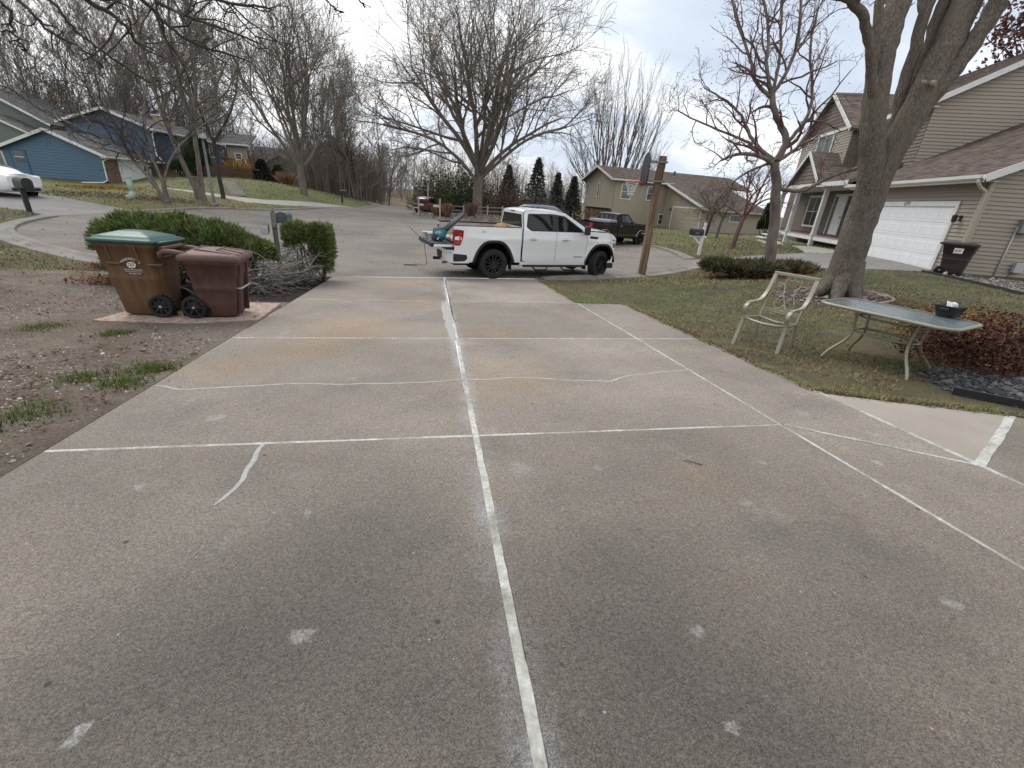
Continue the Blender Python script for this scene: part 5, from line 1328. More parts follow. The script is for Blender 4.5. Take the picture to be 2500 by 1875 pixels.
# the branches that hang into the top left come from a tree standing left of the driveway, out of view
ob = np.array([-9.5, 3.6, z1(-9.5, 3.6)])
def op(pts, dist):
    out = []
    for (px, py), d in zip(pts, dist):
        v = ray(px, py); v = v / np.linalg.norm(v) * d; out.append((v[0] - ob[0], v[1] - ob[1], v[2] + CAM_H - ob[2]))
    return out
t = Tree(111, depth=4, kids=(5, 5, 3, 2), twig=.0042, up=-.02, wig=.2, angle=(28, 62), ratio=(.3, .5), sides=(12, 6, 4, 3, 3))
t.path([(0, 0, -.1), (0, .1, 2), (.2, .3, 4.6), (.4, .8, 6.4)], .34, .2, 0, kids=0)
for pts, dist, r0, kd in [
    ([(-150, -260), (60, -90), (207, -5), (262, 28), (312, 68), (335, 100), (370, 122)], [8, 7.8, 7.6, 7.5, 7.4, 7.4, 7.3], .06, 9),
    ([(-60, -260), (200, -80), (356, 0), (400, 52), (445, 92), (500, 118), (560, 132), (610, 150)], [9, 8.8, 8.6, 8.6, 8.5, 8.5, 8.5, 8.4], .055, 10),
    ([(80, -260), (300, -60), (385, 8), (460, 42), (560, 75), (640, 108)], [9, 8.6, 8.4, 8.4, 8.4, 8.4], .05, 9),
    ([(330, -200), (480, -40), (530, 2), (590, 12), (640, 15), (665, 22)], [8, 7.8, 7.7, 7.6, 7.6, 7.6], .04, 9),
    ([(-200, -60), (-40, -20), (10, 5), (25, 55), (45, 100), (65, 125)], [7, 6.8, 6.6, 6.6, 6.5, 6.5], .026, 9),
    ([(-120, -160), (20, -40), (60, 20), (95, 45), (130, 85), (190, 110), (250, 165)], [8, 7.6, 7.4, 7.3, 7.3, 7.2, 7.2], .03, 9),
    ([(-60, -140), (100, -20), (160, 40), (185, 78), (240, 118), (300, 160), (360, 200)], [8, 7.9, 7.8, 7.8, 7.7, 7.7, 7.7], .028, 9),
    ([(640, -160), (760, -40), (800, 5), (815, 18), (835, 30)], [8, 7.6, 7.4, 7.4, 7.4], .012, 4), ([(800, -160), (860, -30), (880, 6), (890, 14)], [8, 7.6, 7.4, 7.4], .012, 3)]:
    P = op(pts, dist); t.path([(.4, .8, 6.3)] + P if r0 > .03 else P, r0 * .72, .009, 1, kids=kd, start=.45, ratio=(.08, .15), sides=7)
t.finish('overhanging_tree', tuple(ob), 'dark bare branches of a nearer tree hanging across the upper left sky', 'tree', BARK_DK, BARK_DK)

# woods behind: a few grown trees, copied about
WOODT = []
for k in range(5):
    h = (13, 15, 11, 14, 12)[k]
    t = Tree(200 + k, depth=4, kids=(10, 8, 6, 4), twig=.02, up=.10, wig=.1, angle=(16, 44), ratio=(.34, .56), sides=(6, 4, 3, 3, 3), segs=(7, 5, 4, 3, 3))
    t.path([(0, 0, -.4), (.1, 0, h * .3), (t.r.gauss(0, .3), t.r.gauss(0, .3), h * .65), (t.r.gauss(0, .6), t.r.gauss(0, .6), h)], .13, .02, 0, kids=13, start=.2)
    WOODT.append(t)
wood_protos = []
def wood_tree(k, x, y, s, rz, label, group):
    if k >= len(wood_protos): pass
    if wood_protos[k] is None:
        o = WOODT[k].finish('wood_tree', (0, 0, 0), label, 'tree', BARK_LT if k % 2 else BARK, TWIG_LT if k % 2 else TWIG, group)
        wood_protos[k] = o
        o.location = (x, y, z1(x, y)); o.rotation_euler = (0, 0, rz); o.scale = (s, s, s)
        return o
    return dup(wood_protos[k], (x, y, z1(x, y)), rz, label, group, (s, s, s))
wood_protos = [None] * 5
rw = random.Random(5)
for (x0, x1, y0, y1, n, s0, s1, lab, grp) in [(-75, -44, 62, 84, 17, .95, 1.4, 'tall pale bare tree in the wood behind the green house', 'trees of the wood behind the green house'),
                                (-48, -31, 70, 90, 17, .9, 1.35, 'bare tree in the wood behind the blue house roof', 'trees of the wood behind the blue house'),
                                (-17.5, -11, 62, 84, 9, .75, 1.05, 'bare tree in the thicket behind the tall hill maple', 'trees of the thicket behind the hill maple'),
                                (-20, 22, 112, 128, 22, .62, .85, 'pale bare tree in the far wood past the road end', 'trees of the far wood past the road end'),
                                (22, 60, 96, 118, 9, .45, .6, 'pale bare tree low behind the tan house', 'trees low behind the tan house')]:
    for i in range(n):
        wood_tree(rw.randrange(5), x0 + (x1 - x0) * (i + rw.random()) / n, rw.uniform(y0, y1), rw.uniform(s0, s1), rw.uniform(0, 6.28), lab, grp)

# evergreens
NEEDLE = vcol_mat('needle_tint', .75, .3)
def spruce_mesh(seed, h, r0, n, cols):
    rg = np.random.default_rng(seed); mb = MB(); C = []
    t = np.sort(rg.random(n) ** .75); z = .25 + t * (h - .3)
    lay = np.floor(z / .34) * .34; z = lay * .45 + z * .55
    rr = r0 * (1 - z / (h + .15)) ** .9 * np.sqrt(rg.random(n)) * (1 + .22 * np.sin(lay * 37)); az = rg.random(n) * 2 * math.pi
    az = np.round(az * 4.5 + lay * 7) / 4.5 + rg.normal(0, .1, n) - lay * 7 / 4.5
    rr *= 1 + .25 * np.sin(az * 3 + z * 2.3 + seed) * np.sin(z * 5.1 + seed * 2); c = np.c_[rr * np.cos(az), rr * np.sin(az), z - rr * .26 + rg.normal(0, .06, n)]
    d = np.c_[np.cos(az), np.sin(az), rg.normal(-.12, .25, n)] + rg.normal(0, .35, (n, 3)); d /= np.linalg.norm(d, axis=1)[:, None]
    s = .3 * rg.uniform(.6, 1.3, n)[:, None]; b = np.cross(d, rg.normal(0, 1, (n, 3))); b /= np.linalg.norm(b, axis=1)[:, None]
    V = np.stack([c - d * s * .3, c + b * s * .22, c + d * s, c - b * s * .22], 1); col = np.array(cols)[rg.integers(0, len(cols), n)] * rg.uniform(.6, 1.3, n)[:, None]
    mb.add(V.reshape(-1, 3), np.arange(4 * n).reshape(n, 4), np.repeat(col, 4, 0))
    return mb
for k, (px, top, yy, w, lab) in enumerate([(1307, 383, 60, 2.3, 'blue green spruce behind the white pickup cab, tallest of its row'), (1357, 419, 62, 1.6, 'narrow spruce between the tallest spruce and the tan house'), (1396, 428, 60, 1.6, 'dark spruce just left of the tan house gable'), (1238, 402, 66, 2.2, 'dark spruce standing behind the russet oak scrub'), (652, 388, 80, 3.2, 'dark evergreen beside the wooden deck'), (690, 402, 84, 2.6, 'dark evergreen before the small grey house')]):
    b = at_y(px, 500, yy); z = z1(b[0], yy); tp = at_y(px, top, yy)[2]; h = tp - z
    o = empty('spruce_tree', (b[0], yy, z), 0, lab, 'tree', 'evergreen trees beyond the lawns')
    MB().tube([(0, 0, -.1), (0, 0, h * .9)], [.14, .02], 7).build('trunk', BARK_DK, o)
    spruce_mesh(300 + k, h, w, 2600 + 300 * k, [(.06, .085, .072), (.085, .11, .095), (.042, .06, .05), (.10, .09, .07)] if k < 4 else [(.03, .04, .025), (.05, .05, .03)]).build('crown', NEEDLE, o)

def bush(name, loc, size, n, leaf, cols, label, cat, seed, group=None, stem=BARK_DK, stems=12, up=None, material=None, shape=None, fill=.45):
    """twiggy shrub: stems fan out from the root, leaves sit through the outer volume"""
    rg = np.random.default_rng(seed); o = empty(name, loc, 0, label, cat, group)
    sx, sy, sz = size
    if stems:
        tb = Tubes()
        for i in range(stems):
            az = rg.random() * 6.28; f = rg.random() ** .5 * .9
            e = np.array([sx * f * math.cos(az), sy * f * math.sin(az), sz * rg.uniform(.5, .95)])
            m_ = e * np.array([.35, .35, .5]) + rg.normal(0, .03, 3); tb.add([(e[0] * .1, e[1] * .1, -.05), tuple(m_), tuple(e * .8), tuple(e)], [.02 * sz ** .5, .014 * sz ** .5, .008, .003], 4)
        mb = MB(); tb.into(mb); mb.build('stem', stem, o, kind='stuff')
    v = rg.normal(0, 1, (n, 3)); v /= np.linalg.norm(v, axis=1)[:, None]; v[:, 2] = np.abs(v[:, 2]) * .95
    lump = 1 + .16 * np.sin(v[:, 0] * 5 + seed) * np.sin(v[:, 1] * 4 + 2 * seed) + .12 * np.sin(v[:, 2] * 7 + v[:, 0] * 6)
    c = v * (rg.random(n) ** fill * lump)[:, None] * np.array(size)
    c[:, 2] += .04
    leaf_cloud(c, leaf, rg, cols, up=up).build('foliage', material or LEAF, o)
    return o
GRN = [(.055, .075, .03), (.075, .095, .04), (.035, .048, .022)]
for k, (px, py, yy, sz, cols, lab) in enumerate([(1120, 520, 58, (3.6, 2, 4.6), GRN, 'dark green cedar mass left of the huge maple trunk'), (1045, 516, 64, (2.6, 2, 4.6), [(.08, .1, .04), (.11, .12, .05), (.06, .075, .03)], 'yellowish green shrub behind the second lamp post'),
                                          (1085, 500, 62, (4.2, 1.6, 6.4), [(.16, .095, .06), (.12, .08, .055), (.10, .09, .05)], 'russet leaved young oak over the cedar mass'), (1230, 522, 58, (3.0, 1.6, 4.4), [(.15, .09, .065), (.12, .075, .055), (.10, .07, .055)], 'russet oak scrub right of the huge maple trunk'), (1155, 512, 62, (2.6, 2, 6.2), GRN, 'tall cedar close behind the huge maple trunk')]):
    q = at_y(px, py, yy); bush('cedar_bush' if cols is GRN else 'oak_scrub', (q[0], yy, z1(q[0], yy)), sz, 5200 if sz[0] > 3 else 3600, .22, cols, lab, 'bush', 400 + k, 'bushes around the huge maple', fill=.5)
# russet oak behind the right house
t = maple(121, 20, 7, .35, 8, (20, 60), depth=3, kids=(5, 6, 5, 4), twig=.02, sides=(8, 5, 3, 3))
o = t.finish('oak_tree', (36, 22, z1(36, 22)), 'oak holding russet leaves above the right house roof', 'tree', BARK_DK, BARK_DK)
leaf_tips(t, o, LEAF, 9000, .26, 9, [(.13, .06, .05), (.17, .085, .065), (.1, .05, .045)], spread=.5)
# the thicket that closes off the distance: too dense to count
def thicket(name, n, box, h, seed, cols, lab):
    rg = np.random.default_rng(seed); tb = Tubes()
    for i in range(n):
        x, y = rg.uniform(box[0], box[1]), rg.uniform(box[2], box[3]); z = z1(x, y) if i % 8 == 0 else z
        hh = h * rg.uniform(.5, 1.15); lx, ly = rg.normal(0, .12, 2) * hh
        tb.add([(x, y, z - .4), (x + lx * .5, y + ly * .5, z + hh * .55), (x + lx, y + ly, z + hh)], [.06, .04, .012], 3)
        for j in range(3):
            s = rg.uniform(.25, .9); q = (x + lx * s, y + ly * s, z + hh * s); d = rg.normal(0, .28, 2) * hh
            tb.add([q, (q[0] + d[0] * .6, q[1] + d[1] * .6, q[2] + hh * .16), (q[0] + d[0], q[1] + d[1], q[2] + hh * .3)], [.026, .018, .007], 3)
    mb = MB(); tb.into(mb); o = mb.build(name, cols, kind='stuff'); o['label'] = lab; return o
thicket('far_wood', 1500, (-40, 60, 128, 165), 11, 500, mat('far_twig', (.28, .24, .21), .95, var=.35, scale=.2), 'pale grey brown wood closing the distance')
thicket('thicket', 900, (-17.5, -8, 62, 95), 6, 501, mat('near_twig', (.22, .18, .155), .95, var=.35, scale=.4), 'dense bare undergrowth beyond the hill lawn')
thicket('thicket', 1900, (-85, -33, 70, 100), 9, 502, MATS['near_twig'], 'dense bare undergrowth behind the houses on the left')
thicket('thicket', 700, (-40, -17, 84, 110), 8, 504, MATS['near_twig'], 'bare undergrowth behind the deck house')
thicket('thicket', 260, (5, 21, 60, 74), 4, 503, MATS['far_twig'], 'bare scrub behind the spruces')
# ------------------------------------------------------------------ vehicles (local x forward, y left, z up, origin on the ground under the rear axle)
M_PWHITE = mat('white_paint', (.78, .80, .82), .25, coat=1.0)
M_PBLACK = mat('black_paint', (.012, .010, .010), .22, coat=.8)
M_PRED = mat('dark_red_paint', (.10, .010, .016), .25, coat=.8)
M_PBLUE = mat('slate_paint', (.11, .13, .17), .28, coat=.7)
M_AUTOGL = mat('dark_car_glass', (.008, .009, .010), .04, spec=.45)
M_AUTOGL2 = mat('clear_car_glass', (.12, .15, .16), .05, spec=1.0, var=.6, scale=2.5)
M_TYRE = mat('tyre_rubber', (.018, .018, .018), .85, bump=.002, bscale=60)
M_RIMB = mat('black_rim', (.012, .012, .013), .35)
M_RIMS = mat('silver_rim', (.4, .4, .42), .35, metal=.8)
M_PLAST = mat('black_plastic', (.02, .02, .021), .6)
M_CHROME = mat('chrome', (.6, .6, .62), .2, metal=1.0)
M_TAIL = mat('tail_lens', (.32, .012, .012), .15, coat=.6, var=.4, scale=9)
M_LENS = mat('clear_lens', (.3, .3, .32), .08, metal=.4)
M_UNDER = mat('underbody', (.008, .008, .008), .9)
M_BEDFL = mat('bed_liner', (.45, .38, .34), .9, var=.2, scale=4)
def wheel(name, parent, loc, r, w, side, rim, steer=0.0, spokes=6):
    """side -1 faces local -y"""
    o = empty(name, loc, steer); o.parent = parent
    rr = r * .66
    t = MB()
    t.lathe([(rr, -w * .42), (r * .86, -w * .5), (r * .96, -w * .46), (r, -w * .36), (r, -w * .21), (r * .985, -w * .2), (r * .985, -w * .16), (r, -w * .15), (r, -w * .03), (r * .985, -w * .02), (r * .985, w * .02), (r, w * .03), (r, w * .15), (r * .985, w * .16), (r * .985, w * .2), (r, w * .21), (r, w * .36), (r * .96, w * .46), (r * .86, w * .5), (rr, w * .42)], sides=40, axis='y')
    t.build('tyre', M_TYRE, o)
    m = MB(); s = side
    m.lathe([(rr * 1.02, s * w * .44), (rr * .93, s * w * .45), (rr * .9, s * w * .1), (rr * .3, s * w * .05), (0, s * w * .05)] if s > 0 else [(0, s * w * .05), (rr * .3, s * w * .05), (rr * .9, s * w * .1), (rr * .93, s * w * .45), (rr * 1.02, s * w * .44)], sides=40, axis='y')
    for i in range(spokes):
        for d in (-.16, .16):
            a = 2 * math.pi * i / spokes + d; b = 2 * math.pi * i / spokes + d * 1.9
            m.bar((math.cos(a) * rr * .15, s * w * .34, math.sin(a) * rr * .15), (math.cos(b) * rr * .95, s * w * .42, math.sin(b) * rr * .95), .045 * r / .43, .05, up=(0, 1, 0))
    m.lathe([(0, s * w * .42), (rr * .13, s * w * .42), (rr * .24, s * w * .36), (rr * .26, s * w * .1)][::(1 if s < 0 else -1)], sides=20, axis='y')
    m.build('rim', rim, o)
    b = MB()
    for i in range(6):
        a = 2 * math.pi * (i + .5) / 6; b.tube([(math.cos(a) * rr * .2, s * w * .36, math.sin(a) * rr * .2), (math.cos(a) * rr * .2, s * w * .41, math.sin(a) * rr * .2)], .011, 6)
    b.build('wheel_nut', M_CHROME, o, kind='stuff')
    return o
def arch(cx, r, flat, base):
    """lower edge of a panel that clears a wheel arch"""
    def f(x):
        d = abs(x - cx)
        return base if d >= r else max(base, flat * (1 - max(0, (d / r)) ** 3.2) + base * max(0, d / r) ** 3.2)
    return f
def skin(mb, x0, x1, bot, top, ys, s, nx=36, nz=10, lip=.03):
    xs = np.linspace(x0, x1, nx + 1); G = []
    for x in xs:
        b, t = bot(x) if callable(bot) else bot, top(x) if callable(top) else top
        zz = np.linspace(b, t, nz + 1); G.append([(x, s * ys(x, z), z) for z in zz])
    G = np.array(G); inn = lambda A: A + np.array([0, -s * lip, 0])
    mb.grid(G, flip=s > 0)
    for e, fl in ((G[0], True), (G[-1], False), (G[:, 0], False), (G[:, -1], True)):
        mb.grid(np.stack([e, inn(e)], 1), smooth=False, flip=fl ^ (s > 0))
def plate(mb, poly, ys, s, th=.012, out=.003):
    """flat outline in (x, z) laid on the side surface"""
    n = len(poly); A = [(x, s * (ys(x, z) + out), z) for x, z in poly]; Bv = [(x, s * (ys(x, z) + out - th), z) for x, z in poly]
    ar = sum(poly[i][0] * poly[(i + 1) % n][1] - poly[(i + 1) % n][0] * poly[i][1] for i in range(n))
    f = list(range(n)); f = f if (ar > 0) == (s < 0) else f[::-1]
    mb.add(A + Bv, [f] + [[i, (i + 1) % n, n + (i + 1) % n, n + i] for i in range(n)])
def rnd(poly, r=.04, k=3):
    P = np.array(poly, float); out = []
    for i in range(len(P)):
        p, a, b = P[i], P[i - 1], P[(i + 1) % len(P)]
        d1, d2 = a - p, b - p; q = min(r, .45 * np.linalg.norm(d1), .45 * np.linalg.norm(d2))
        s_, e_ = p + d1 / np.linalg.norm(d1) * q, p + d2 / np.linalg.norm(d2) * q
        for t in np.linspace(0, 1, k + 1):
            out.append(tuple((1 - t) ** 2 * s_ + 2 * t * (1 - t) * p + t * t * e_))
    return out

# ---- white crew cab pickup, tailgate down
rw_, fw_ = gp(1201, 678), gp(1458, 676)
hd = math.atan2(fw_[1] - rw_[1], fw_[0] - rw_[0]); ex, ey = np.array([math.cos(hd), math.sin(hd)]), np.array([-math.sin(hd), math.cos(hd)])
og = rw_[:2] + ey * .86
Tk = empty('pickup_truck', (og[0], og[1], z1(*og) + .005), hd, 'white crew cab pickup parked across the driveway end, tailgate down', 'pickup truck')
Tk.rotation_euler = (R(.2), R(-.45), hd)
WB = 3.74
def ysd(x, z):
    y = 1.005 - .10 * max(0, (z - 1.12)) ** 1.6 - .07 * max(0, .72 - z) + .012 * math.exp(-((z - 1.16) / .06) ** 2) - .01 * math.exp(-((z - .8) / .1) ** 2)
    if x > 3.5: y -= .16 * max(0, (x - 3.5) / .85) ** 2.2
    if x < -.9: y -= .03 * ((-.9 - x) / .35) ** 2
    # flared arches
    for c in (0, WB):
        y += .022 * math.exp(-((math.hypot(x - c, z - .44) - .58) / .10) ** 2)
    return y
rarch, farch = arch(-.02, .60, 1.06, .50), arch(WB, .56, 1.03, .50)
def hoodz(x): return 1.50 - .045 * max(0, x - 3.1) - .16 * max(0, (x - 3.95) / .38) ** 2 - .0 * x
for s in (-1, 1):
    m_ = MB(); skin(m_, -1.22, .845, lambda x: rarch(x), 1.49, ysd, s, 60, 14); m_.build('bed_side', M_PWHITE, Tk)
    m_ = MB(); skin(m_, .905, 2.02, lambda x: .50 + .0 * x + (.06 * max(0, (1.12 - x) / .22) ** 1.5 if x < 1.12 else 0), lambda x: 1.42 + .02 * max(0, 1.2 - x), ysd, s, 24, 12); dr = m_.build('rear_door', M_PWHITE, Tk)
    m_ = MB(); skin(m_, 2.035, 3.12, .50, lambda x: 1.42 - .0 * x, ysd, s, 24, 12); df = m_.build('front_door', M_PWHITE, Tk)
    m_ = MB(); skin(m_, 3.135, 4.33, lambda x: farch(x) if x < 4.22 else .72 + 0 * x, lambda x: hoodz(x) - .03, ysd, s, 50, 14); m_.build('fender', M_PWHITE, Tk)
    m_ = MB(); m_.box((2.0, s * .95, .47), (2.32, .05, .1)); m_.build('sill', M_PWHITE, Tk, .01)
    for d, xa in ((dr, 1.12), (df, 2.24)):
        h = MB(); h.tube([(xa, s * (ysd(xa, 1.2) + .005), 1.2), (xa + .02, s * (ysd(xa, 1.2) + .045), 1.2), (xa + .2, s * (ysd(xa, 1.2) + .045), 1.2), (xa + .22, s * (ysd(xa, 1.2) + .005), 1.2)], .018, 8); h.build('door_handle', M_PWHITE, d)
        h = MB(); plate(h, rnd([(xa + .02, 1.165), (xa + .2, 1.165), (xa + .2, 1.235), (xa + .02, 1.235)], .03), ysd, s, .01, .002); h.build('handle_recess', mat('recess_grey', (.35, .37, .39), .5), d)
    # arch lips
    for c, f, r_ in ((-.02, rarch, .60), (WB, farch, .56)):
        G = []
        for x in np.linspace(c - r_, c + r_, 41):
            z = f(x); d = np.array([x - c, z - .44]); d /= np.linalg.norm(d)
            G.append([(x, s * (ysd(x, z) - .06), z), (x, s * (ysd(x, z) + .02), z - .004), (x + d[0] * .06, s * (ysd(x, z + .05) + .022), z + d[1] * .06), (x + d[0] * .075, s * (ysd(x, z + .06) + .002), z + d[1] * .075)])
        MB().grid(np.array(G), flip=s > 0).build('arch_trim', M_PLAST, Tk)
        w = MB(); xs_ = np.linspace(c - r_, c + r_, 25)
        w.grid(np.array([[(x, s * y, f(x) + .012) for y in (.985, .5)] for x in xs_]), flip=s > 0); w.prism([(c - r_, .4)] + [(x, f(x) + .01) for x in xs_] + [(c + r_, .4)], .02, np.array([[1, 0, 0], [0, 0, -1], [0, 1, 0]]), (0, s * .5, 0)); w.build('wheel_well', M_UNDER, Tk)
    # windows on the leaning upper side
    yw = lambda x, z: .985 - .33 * (z - 1.42) - .02
    fr = MB(); plate(fr, rnd([(.93, 1.40), (3.2, 1.40), (3.08, 1.56), (2.34, 1.965), (1.9, 2.0), (1.05, 1.985), (.95, 1.93)], .05), yw, s, .05, .0); fr.build('cab_frame', M_PWHITE, Tk)
    surr = MB(); plate(surr, rnd([(1.01, 1.52), (1.16, 1.42), (2.0, 1.40), (3.02, 1.40), (2.96, 1.50), (2.34, 1.875), (1.9, 1.92), (1.08, 1.90)], .05), yw, s, .01, .004); surr.build('window_surround', M_PLAST, Tk)
    for pts, pd, nm in (([(1.08, 1.54), (1.2, 1.455), (1.9, 1.44), (1.9, 1.875), (1.12, 1.87)], dr, 'rear_window'), ([(2.1, 1.44), (2.92, 1.44), (2.90, 1.49), (2.36, 1.83), (2.1, 1.86)], df, 'front_window')):
        g_ = MB(); plate(g_, rnd(pts, .04), yw, s, .01, .007); g_.build(nm, M_AUTOGL, pd)
    # mirror
    mr = MB(); mr.box((3.0, s * 1.17, 1.5), (.13, .2, .26)); mr.bar((3.02, s * .98, 1.44), (3.0, s * 1.1, 1.44), .06, .06); mr.build('wing_mirror', M_PLAST, Tk, .04, 3)
    # fender vent
    vn = MB(); plate(vn, rnd([(3.22, 1.26), (3.52, 1.24), (3.54, 1.31), (3.24, 1.33)], .02), ysd, s, .01, .008); vn.build('fender_vent', M_PLAST, Tk)
    # tail lamp, head lamp
    tl = MB(); plate(tl, rnd([(-1.215, .96), (-1.06, .97), (-.98, 1.2), (-.96, 1.38), (-1.215, 1.40)], .03), ysd, s, .02, .012); tl.box((-1.235, s * .93, 1.18), (.03, .12, .42)); t_ = tl.build('tail_light', M_TAIL, Tk)
    b_ = MB(); plate(b_, rnd([(-1.2, 1.0), (-1.09, 1.0), (-1.05, 1.06), (-1.05, 1.3), (-1.08, 1.3), (-1.09, 1.08), (-1.2, 1.06)], .02), ysd, s, .02, .016); b_.build('lamp_bar', mat('bright_lens', (.55, .03, .02), .12, coat=.6), t_)
    hl = MB(); plate(hl, rnd([(4.12, 1.25), (4.3, 1.22), (4.31, .98), (4.22, .98), (4.2, 1.12)], .02), ysd, s, .02, .008); hl.build('headlight', M_LENS, Tk)
    # running board with drop steps
    rb = MB(); rb.bar((.95, s * .98, .40), (3.1, s * .98, .40), .09, .07); rbo = rb.build('running_board', M_PLAST, Tk, .015)
    for x in (1.35, 2.35):
        st = MB(); st.tube([(x - .12, s * 1.0, .40), (x + .02, s * 1.06, .27), (x + .38, s * 1.06, .27), (x + .42, s * 1.0, .40)], .024, 8); st.box((x + .2, s * 1.04, .285), (.36, .09, .03)); st.build('drop_step', M_PLAST, rbo)
    mf = MB(); mf.box((.56, s * .86, .42), (.02, .24, .3)); mf.box((3.2, s * .86, .42), (.02, .24, .28)); mf.build('mud_flap', M_PLAST, Tk)
    ht = wheel('front_wheel', Tk, (WB, s * .86, .435), .435, .28, s, M_RIMB, R(25)); wheel('rear_wheel', Tk, (0, s * .86, .435), .435, .28, s, M_RIMB)
# badges
def side_text(body, size, x, z, material, nm, s=-1):
    return text(nm, body, size, material, Tk, Matrix.Translation((x, s * (ysd(x, z) + .004), z)) @ Matrix.Rotation(R(90), 4, 'X'), .002)
M_BADGE = mat('badge_black', (.03, .03, .032), .4)
side_text('ELEVATION', .062, 2.86, .68, M_BADGE, 'badge_text')
side_text('X31', .08, -.35, 1.36, mat('badge_grey', (.3, .31, .33), .4), 'badge_text')
# roof, screens, bonnet
def rg_(xs, zs, hw, crown, n=9):
    return np.array([[(x, y, z + crown * (1 - (y / h) ** 2)) for y in np.linspace(-h, h, n)] for x, z, h in zip(xs, zs, hw)])
MB().grid(rg_([.93, .98, 1.15, 1.5, 1.9, 2.2, 2.36], [1.92, 1.975, 1.995, 2.0, 1.992, 1.975, 1.945], [.775, .775, .78, .78, .775, .77, .77], .045)).build('roof', M_PWHITE, Tk)
MB().grid(rg_([2.36, 2.7, 3.14], [1.945, 1.76, 1.485], [.77, .83, .90], .05)).build('windshield', M_AUTOGL, Tk)
MB().grid(np.array([[(.90 + .04 * max(0, z - 1.5), y, z) for y in np.linspace(-h, h, 7)] for z, h in ((1.0, .95), (1.5, .94), (1.9, .79), (1.96, .77))]), flip=True).build('cab_back', M_PWHITE, Tk)
MB().grid(np.array([[(.885 + .04 * (z - 1.5), y, z) for y in np.linspace(-h, h, 7)] for z, h in ((1.52, .84), (1.87, .71))]), flip=True).build('rear_screen', M_AUTOGL, Tk)
MB().box((.93, 0, 1.925), (.03, .34, .05)).build('brake_light', mat('brake_lens', (.2, .08, .08), .2), Tk, .01)
MB().grid(rg_([3.0, 3.3, 3.7, 4.0, 4.2, 4.32, 4.34], [1.495, 1.49, 1.472, 1.44, 1.38, 1.28, 1.2], [.92, .95, .96, .93, .88, .84, .83], .05)).build('bonnet', M_PWHITE, Tk)
g_ = MB(); g_.grid(np.array([[(4.36 - .06 * (abs(y) / .8) ** 2, y, z) for y in np.linspace(-.8, .8, 9)] for z in (.74, .9, 1.05, 1.2)]), flip=True); g_.build('grille', M_PLAST, Tk)
fb = MB(); fb.grid(np.array([[(4.42 - .2 * (abs(y) / .95) ** 3, y, z) for y in np.linspace(-.95, .95, 13)] for z in (.46, .5, .7, .75)]), flip=True)
for s in (-1, 1): fb.grid(np.array([[(4.22, s * .95, z), (4.1, s * .975, z), (4.0 if z < .6 else 4.2, s * .97, z)] for z in (.5, .72)]), flip=s < 0)
fb.build('front_bumper', M_PWHITE, Tk)
av = MB(); av.box((4.15, -.86, .40), (.25, .2, .16)); av.box((4.2, 0, .4), (.3, 1.6, .14)); av.build('air_dam', M_PLAST, Tk, .02)
# bed, tailgate, rear bumper
bd = MB(); bd.box((-.17, 0, 1.08), (2.1, 1.70, .06)); bd.build('bed_floor', M_BEDFL, Tk)
for s in (-1, 1):
    MB().box((-.17, s * .86, 1.26), (2.1, .03, .40)).build('bed_wall', M_BEDFL if s > 0 else M_PWHITE, Tk)
    MB().box((-.19, s * .9, 1.495), (2.08, .13, .03)).build('bed_rail', M_PLAST, Tk, .012)
    MB().box((-1.19, s * .93, 1.2), (.06, .1, .56)).build('bed_post', M_PWHITE, Tk, .01)
    pl = MB(); pl.tube([(-1.225, s * .93, 1.3), (-1.23, s * .93, 1.3)], .018, 10); pl.tube([(-1.225, s * .93, 1.1), (-1.23, s * .93, 1.1)], .018, 10); pl.build('latch_hole', M_BLACK, Tk, kind='stuff')
MB().box((.86, 0, 1.22), (.03, 1.72, .52)).build('bed_wall', M_BEDFL, Tk)
tg = MB(); tg.box((-1.52, 0, .985), (.60, 1.66, .03)); tgo = tg.build('tailgate', mat('tailgate_liner', (.05, .055, .06), .7), Tk, .008)
MB().box((-1.5, 0, .935), (.58, 1.68, .07)).build('tailgate_skin', M_PWHITE, tgo, .015)
MB().box((-1.83, 0, .955), (.09, 1.70, .13)).build('tailgate_cap', M_PLAST, tgo, .03, 3)
MB().tube([(-1.86, -.5, .90), (-1.885, -.45, .90), (-1.885, .45, .90), (-1.86, .5, .90)], .012, 6).build('tailgate_handle', M_CHROME, tgo)
for s in (-1, 1):
    MB().tube([(-1.2, s * .86, 1.36), (-1.48, s * .83, 1.0)], .008, 6).build('tailgate_cable', M_BLACK, tgo)
rb = MB(); rb.grid(np.array([[(-1.42 + .17 * (abs(y) / .98) ** 3, y, z) for y in np.linspace(-.98, .98, 15)] for z in (.47, .52, .78, .82)]))
for s in (-1, 1): rb.grid(np.array([[(-1.25, s * .98, z), (-1.0, s * .99, z), (-.78, s * .985, z)] for z in (.47, .80)]), flip=s > 0)
rb.box((-1.3, 0, .81), (.25, 1.9, .02)); rbm = rb.build('rear_bumper', M_PWHITE, Tk)
for s in (-1, 1):
    c_ = MB(); plate(c_, rnd([(-1.26, .52), (-.92, .53), (-.84, .6), (-.86, .71), (-1.26, .735)], .03), lambda x, z: .99, s, .03, .012); c_.build('corner_step', M_PLAST, rbm)
MB().box((-1.36, 0, .62), (.16, .5, .2)).build('plate_recess', M_PLAST, rbm)
MB().box((-1.5, 0, .48), (.24, .08, .08)).build('hitch_receiver', M_BLACK, Tk)
MB().tube([(-1.3, -.55, .46), (-1.48, -.6, .44)], .04, 10).build('exhaust', mat('exhaust_steel', (.18, .15, .13), .4, metal=.8), Tk)
